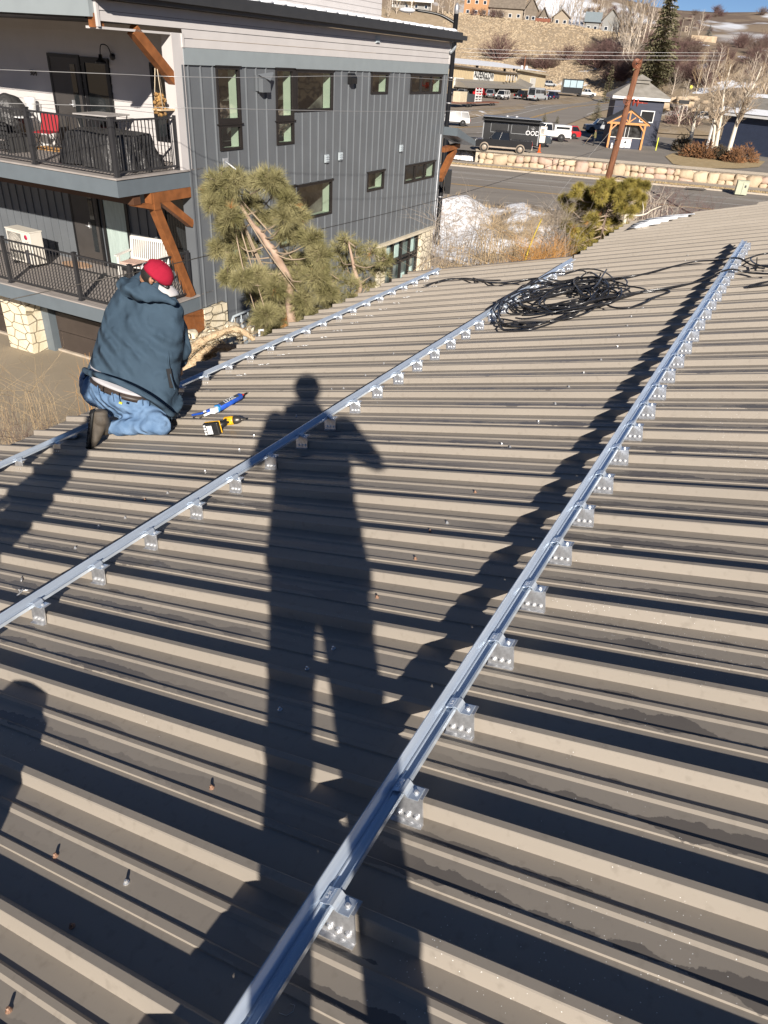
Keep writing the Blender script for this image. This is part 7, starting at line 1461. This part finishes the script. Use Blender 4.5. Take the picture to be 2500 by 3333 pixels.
P = hillpt(2215, 405, 90); shrub('reddish bare shrub thicket behind the navy cottage', V((P.x, P.y, LZ)), 3.4, 3.2, M_TWP, 1500, .3, 9, stems=M_TWB)

# ---- the long needled pine in front of the metal wall
M_NDL = mat('pine_needles', (.16, .15, .06), .75, col2=(.40, .36, .19), scale=2.6, spec=.15); M_NDD = mat('dead_needles', (.50, .25, .09), .8, var=.2); M_PBR = mat('pine_bark', (.30, .20, .14), .85, col2=(.46, .34, .26), scale=9, bump=.5, bscale=40)
def tuft(b, c, d, n, L_, R, w_=.0033):
    for i in range(n):
        u = (d * R.uniform(.5, 1.3) + V((R.gauss(0, .55), R.gauss(0, .55), R.gauss(.05, .5)))).normalized(); s_ = u.cross(V((R.gauss(0, 1), R.gauss(0, 1), R.gauss(0, 1)))).normalized() * w_; e_ = c + u * L_ * R.uniform(.7, 1.15) - V((0, 0, .012)); b.add([c - s_, c + s_, e_], [(0, 1, 2)], False)
def pine(label, conv, Y, trunk, clusters, sd, trunk_r, needle=.17, dens=1.0, nm='pine_tree', mats=(M_PBR, M_NDL), tn=26, base_dx=0.3):
    R = random.Random(sd); T = [atY(*conv(x, y), Y) for x, y in trunk]; low = T[0]; base = V((low.x + base_dx, Y, GZ - .1)); t = thing(nm, label, 'tree', base); P = smoothpts([base, base * .5 + low * .5 + V((0.05, 0, 0))] + T, 5)
    b = MB(); n_ = len(P); b.tube([p - base for p in P], [lerp(trunk_r * 1.6, trunk_r * .25, i / (n_ - 1)) for i in range(n_)], 8); b.build('trunk', mats[0], t); bb = MB(); nb = MB(); db = MB()
    for (x, y, r_) in clusters:
        Yo = Y + R.uniform(-.8, .8); c = atY(*conv(x, y), Yo); kx = abs((conv(r_, 0)[0] - conv(0, 0)[0])) * (AX.transposed() @ c).z / FPX
        cand = [p for p in P[len(P) // 4:] if p.z < c.z + .05] or [P[-1]]; a = min(cand, key=lambda p: (p - c).length + R.uniform(0, .15)); mid_ = (a + c) / 2 + V((R.gauss(0, .06), R.gauss(0, .06), -.10)); bp = smoothpts([a, mid_, c], 4); bb.tube([p - base for p in bp], [lerp(.016, .006, i / (len(bp) - 1)) for i in range(len(bp))], 5)
        for k in range(int((34 + 190 * kx) * dens)):
            d = V((R.gauss(0, 1), R.gauss(0, 1), R.gauss(.25, .8))).normalized(); q = c + d * kx * R.uniform(.15, 1.0); s0 = c + (q - c) * .15
            if R.random() < .5: bb.tube([s0 - base, (s0 + q) / 2 - base + V((0, 0, .015)), q - base], [.007, .005, .003], 3)
            tuft(db if R.random() < .007 else nb, q - base, (d + V((0, 0, .15))).normalized(), tn, needle, R)
    bb.build('branches', mat('branch_bark', (.36, .28, .20), .85, var=.15), t); nb.build('needles', mats[1], t); db.build('dead_needles', M_NDD, t); return t
Z7 = lambda x, y: (650 + x * .27125, 520 + y * .27125)
pine('leaning long needled pine with an exposed pale trunk in front of the ribbed metal wall', Z7, 12.5, [(1090, 1800), (1075, 1480), (960, 1240), (880, 1080), (820, 1020), (740, 890), (640, 790), (540, 640), (470, 500), (380, 380), (330, 300)],
     [(250, 300, 170), (430, 270, 140), (120, 420, 100), (700, 260, 130), (850, 260, 150), (940, 350, 110), (300, 560, 150), (150, 540, 90), (380, 700, 150), (300, 790, 100), (620, 540, 120), (1060, 510, 110), (1190, 690, 110), (1020, 690, 120), (780, 720, 90), (1350, 970, 130), (1180, 930, 110), (1020, 900, 100), (230, 1070, 95), (430, 980, 120), (600, 1060, 110), (330, 1420, 85), (520, 1440, 110), (700, 1400, 120), (430, 1220, 85), (1120, 1230, 130), (1300, 1250, 140), (1450, 1150, 120),
      (900, 1530, 150), (1180, 1440, 150), (1400, 1420, 150), (700, 1620, 130), (950, 1720, 150), (1250, 1680, 160), (1500, 1580, 140), (800, 1850, 120), (1050, 1900, 140), (1350, 1850, 140), (1550, 1750, 120), (720, 1980, 90), (900, 2060, 100), (1150, 2060, 110)], 21, .062, tn=36)
RCf = lambda x, y: (550 + x * .5726, 100 + y * .5726)
pine('smaller ragged pine right of the leaning pine above the eave', RCf, 13.5, [(985, 1640), (1030, 1540), (1085, 1470), (1060, 1380), (1040, 1290), (1020, 1200)],
     [(1005, 1200, 50), (965, 1260, 55), (1060, 1240, 50), (1150, 1260, 55), (1225, 1300, 50), (1005, 1340, 65), (1110, 1350, 60), (1200, 1360, 50), (925, 1420, 60), (1030, 1440, 60), (1130, 1450, 50), (935, 1510, 55), (1040, 1530, 50), (880, 1350, 50)], 33, .06, dens=.6, needle=.15)
# ---- yellow green juniper at the roof corner
Z8b = lambda x, y: (1750 + x * .4727, 560 + y * .4727)
M_JUN = mat('juniper', (.14, .125, .03), .85, col2=(.42, .34, .09), scale=3.0, spec=.15)
pine('yellow green juniper growing at the corner of the metal roof in front of the road', Z8b, 15.0, [(420, 640), (430, 560), (440, 440), (470, 300), (500, 180)],
     [(180, 185, 24), (285, 105, 20), (262, 145, 32), (325, 150, 36), (400, 125, 30), (450, 90, 34), (505, 85, 26), (545, 115, 36), (600, 100, 28), (640, 75, 24), (690, 90, 34), (742, 95, 20), (210, 235, 26), (300, 230, 45), (380, 230, 45), (450, 240, 45), (520, 250, 45), (580, 240, 40), (640, 270, 38), (300, 320, 45), (380, 330, 50), (450, 350, 46), (330, 420, 46), (400, 430, 46), (300, 500, 42), (380, 520, 40), (255, 480, 30), (530, 345, 42), (480, 440, 40), (320, 570, 36), (560, 420, 30), (240, 400, 28), (230, 300, 34), (200, 360, 26), (620, 180, 34), (680, 150, 26), (700, 240, 30), (560, 170, 36), (500, 160, 36), (440, 170, 36), (360, 200, 40), (610, 400, 34), (280, 540, 34), (430, 500, 40), (720, 180, 20)], 44, .04, needle=.11, dens=1.25, nm='juniper_shrub', mats=(M_TWB, M_JUN), tn=22, base_dx=.1)
# ---- bare shrubs: stems rise from the ground to their tips
def twigs(label, tips, Y0, Y1, n, m_, r0, sd, spread=1.2, nm='bare_shrub', side=5, z0=GZ, group=None):
    R = random.Random(sd); xs = [p[0] for p in tips]; cx = atY(sum(xs) / len(xs), tips[0][1], (Y0 + Y1) / 2).x; base = V((cx, (Y0 + Y1) / 2, z0)); t = thing(nm, label, 'shrub', base, 0, group); b = MB()
    for k in range(n):
        i = R.randrange(len(tips) - 1); f = R.random(); x = lerp(tips[i][0], tips[i + 1][0], f) + R.gauss(0, 8); y = lerp(tips[i][1], tips[i + 1][1], f) + abs(R.gauss(0, 40)); Y = R.uniform(Y0, Y1); tip = atY(x, y, Y); bs = V((tip.x + R.gauss(0, spread * .5), Y + R.gauss(0, .4), z0)); mid_ = (tip + bs) / 2 + V((R.gauss(0, .2), R.gauss(0, .2), 0)); P = smoothpts([bs, mid_, tip], 5); b.tube([p - base for p in P], [lerp(r0, r0 * .22, j / (len(P) - 1)) for j in range(len(P))], 4)
        for q in range(side):
            j = R.randrange(len(P) // 2, len(P)); d = V((R.gauss(0, .6), R.gauss(0, .6), R.uniform(.2, .9))).normalized(); grow(b, P[j] - base, d, R.uniform(.2, .5), r0 * .28, 1, R, 2, .5, .05)
    b.build('stems', m_, t); return t
twigs('dense orange tan willow shrub behind the roof edge beside the juniper', [(1690, 850), (1760, 830), (1830, 850)], 11.5, 13.5, 240, M_TWO, .011, 1, side=4)
twigs('tall tan willow stems in front of the snow patch', [(1480, 800), (1600, 740), (1680, 760), (1760, 740)], 12.5, 15.5, 85, M_TWT, .015, 2, side=6)
twigs('thin grey brown saplings on the snow beside the shop windows', [(1390, 760), (1440, 700), (1560, 690), (1620, 690)], 14.5, 18, 60, M_TWG, .014, 3, side=6)
twigs('cut tan stems sticking up at the gable edge of the roof', [(1350, 880), (1400, 850), (1480, 860), (1560, 870), (1600, 860)], 11, 12.5, 60, M_TWT, .02, 4, side=1)
twigs('tangled grey bare bush between the willow and the juniper', [(1780, 700), (1840, 690), (1880, 760)], 14, 16, 130, M_TWG, .011, 5, side=8)
twigs('bare brown thicket on the verge right of the juniper', [(2090, 650), (2180, 620), (2260, 660), (2340, 690)], 20, 26, 130, M_TWP, .013, 6, side=7, z0=RZ_)
twigs('pale bare bush reaching over the roof corner snow', [(2050, 660), (2120, 640), (2180, 665)], 16, 18, 26, M_BARK, .022, 7, side=9)
twigs('dry tan brush growing up beside the eave at the left edge', [(-20, 1290), (60, 1260), (120, 1240), (220, 1330), (320, 1360)], 5.8, 7.4, 60, M_TWT, .007, 8, side=6, spread=.5)
twigs('few yellow stems standing beside the worker above the driveway', [(235, 1210), (285, 1120), (350, 1310), (420, 1330)], 6.2, 6.9, 12, M_TWO, .006, 9, side=1, spread=.3)
twigs('tangled dark brush low at the left corner of the roof', [(-30, 1430), (60, 1400), (160, 1440), (260, 1470)], 5.4, 6.6, 70, M_TWB, .007, 10, side=8, spread=.4)
b = MB(); b.tube(smoothpts([atY(1700, 880, 12.5), atY(1725, 800, 13), atY(1763, 712, 13.6)], 5), [.016] * 6 + [.011] * 5, 6); o = b.build('yellow_branch', mat('yellow_bark', (.62, .46, .06), .7, var=.2, scale=6)); tag(o, 'bright yellow bare branch slanting up through the willow stems', 'branch')
b = MB(); w_ = [Z8b(565, 420), Z8b(600, 330), Z8b(600, 270), Z8b(580, 200)]; b.tube(smoothpts([atY(*p, 15.6) for p in w_], 5), [.05 - .0022 * i for i in range(16)], 7); b.tube(smoothpts([atY(*Z8b(*p), 15.6) for p in ((610, 295), (680, 300), (740, 290), (790, 260), (850, 235))], 5), [.024 - .0009 * i for i in range(21)], 6); b.tube(smoothpts([atY(*Z8b(*p), 15.6) for p in ((725, 290), (728, 250), (722, 200))], 4), [.014 - .001 * i for i in range(9)], 5); b.tube(smoothpts([atY(565 * .4727 + 1750, 770, 15.6), V((atY(2017, 770, 15.6).x, 15.6, -6)), V((atY(2017, 770, 15.6).x, 15.7, GZ))], 3), .08, 7); o = b.build('dead_aspen_snag', M_ASP); tag(o, 'pale dead snag with crooked white branches beside the juniper', 'snag')
# ---- vine covered logs below the eave
Z2 = lambda x, y, Y=9.6: atY(550 + x * .27125, 900 + y * .27125, Y)
M_LOG = mat('vine_log', (.42, .30, .18), .95, col2=(.60, .47, .31), scale=14, bump=1.0, bscale=40, dist=.03)
for i, (lab, pts, r_) in enumerate([('thick arching log wrapped in dry vines below the eave', [(200, 950), (300, 850), (430, 760), (600, 690), (760, 635), (880, 660), (1000, 740), (1120, 850)], .055), ('second vine wrapped log curving below the arching one', [(120, 1250), (230, 1100), (340, 980), (430, 900), (600, 850), (780, 850), (900, 900)], .065), ('short dry log branching from the lower vine log', [(400, 950), (480, 915), (560, 940), (660, 1010)], .03)]):
    b = MB(); P = smoothpts([Z2(*p, 9.4 + .15 * i) for p in pts], 5); R = random.Random(i); b.tube(P, [r_ * (1 + .25 * noise.noise(p * 7)) * lerp(1.15, .55, j / len(P)) for j, p in enumerate(P)], 9); lg = b.build('vine_log', M_LOG); tag(lg, lab, 'log')
    b = MB()
    for k in range(260): p = P[R.randrange(len(P))]; d = V((R.gauss(0, 1), R.gauss(0, 1), R.gauss(0, .8))).normalized(); q = p + d * r_ * .8; b.tube([q, q + d * R.uniform(.03, .14) + V((R.gauss(0, .04), 0, R.gauss(0, .03)))], [.004, .0015], 3)
    b.build('dry_vines', M_TWT, lg)
b = MB(); R = random.Random(2)
for k in range(46): p = Z2(R.uniform(150, 900), R.uniform(820, 1250), 10.2); boulder(b, (p.x, p.y + R.uniform(0, 1), p.z), R.uniform(.06, .16), .12, R.uniform(.05, .11), k)
o = b.build('rock_pile', M_STONE); tag(o, 'pile of pale stones and dry twigs below the vine wrapped logs', 'rocks', kind='stuff')
b = MB(); b.add([Z2(-200, 1300, 10.4), Z2(1500, 1000, 10.4), Z2(1500, 1600, 10.0), Z2(-200, 1900, 9.8)], [(0, 1, 2, 3)]) if 0 else None
twigs('brush of dry brown twigs in front of the gas meters', [(700, 1130), (760, 1100), (830, 1130)], 10.0, 11, 40, M_TWB, .007, 12, side=8, spread=.3)
b = MB(); b.tube([Z2(1090, 800, 9.8), Z2(1085, 640, 9.8), Z2(1140, 645, 9.8)], .02, 6); o = b.build('white_pipe', white()); tag(o, 'bent white plastic pipe between the logs and the pine', 'pipe')
# ---- dry grass tufts along the verge and the hill foot
R = random.Random(6); b = MB()
for k in range(5200):
    a = R.uniform(-4, 60); q = st(a, R.uniform(12.7, 14.2)); h_ = R.uniform(.04, .12); b.add([(q[0] - .03, q[1], RZ_ + .11), (q[0] + .03, q[1], RZ_ + .11), (q[0] + R.gauss(0, .04), q[1] + R.gauss(0, .04), RZ_ + .12 + h_)], [(0, 1, 2)], False)
o = b.build('verge_grass', mat('island_grass', (0, 0, 0))); tag(o, kind='stuff')
b = MB(); M_GRT = mat('hill_grass_tuft', (.34, .265, .18), .95, col2=(.42, .34, .235), scale=.12)
for k in range(9000):
    x_, y_ = R.uniform(1440, 2060), R.uniform(55, 225)
    if y_ < 50 + (x_ - 1440) * .08: continue
    d = ray(x_, y_); hh = math.hypot(d.x, d.y); el_ = d.z / hh; a = math.degrees(math.atan2(d.x, d.y)); rb_ = interp(a, B_R); r_ = rb_ - 20 + R.random() * 105; p = V((d.x, d.y, 0)) * (r_ / hh); p.z = terrain(p.x, p.y); w_ = R.uniform(.2, .5); s_ = R.uniform(.2, .5)
    b.add([(p.x - w_, p.y, p.z), (p.x + w_, p.y, p.z), (p.x + R.gauss(.1, .3), p.y + R.gauss(0, .2), p.z + s_)], [(0, 1, 2)], False)
o = b.build('hill_grass', M_GRT); tag(o, kind='stuff')
R = random.Random(9); b = MB()
for k in range(1800):
    x, y = R.uniform(1, 22), R.uniform(20, 48); z = GZ + .05 + bank(x, y); 
    if noise.noise(V((x * .22, y * .22, 3))) < -.02: continue
    for q in range(3): b.add([(x - .012, y, z), (x + .012, y, z), (x + R.gauss(0, .14), y + R.gauss(0, .1), z + R.uniform(.1, .45))], [(0, 1, 2)], False)
o = b.build('dry_grass', M_TWT); tag(o, kind='stuff')
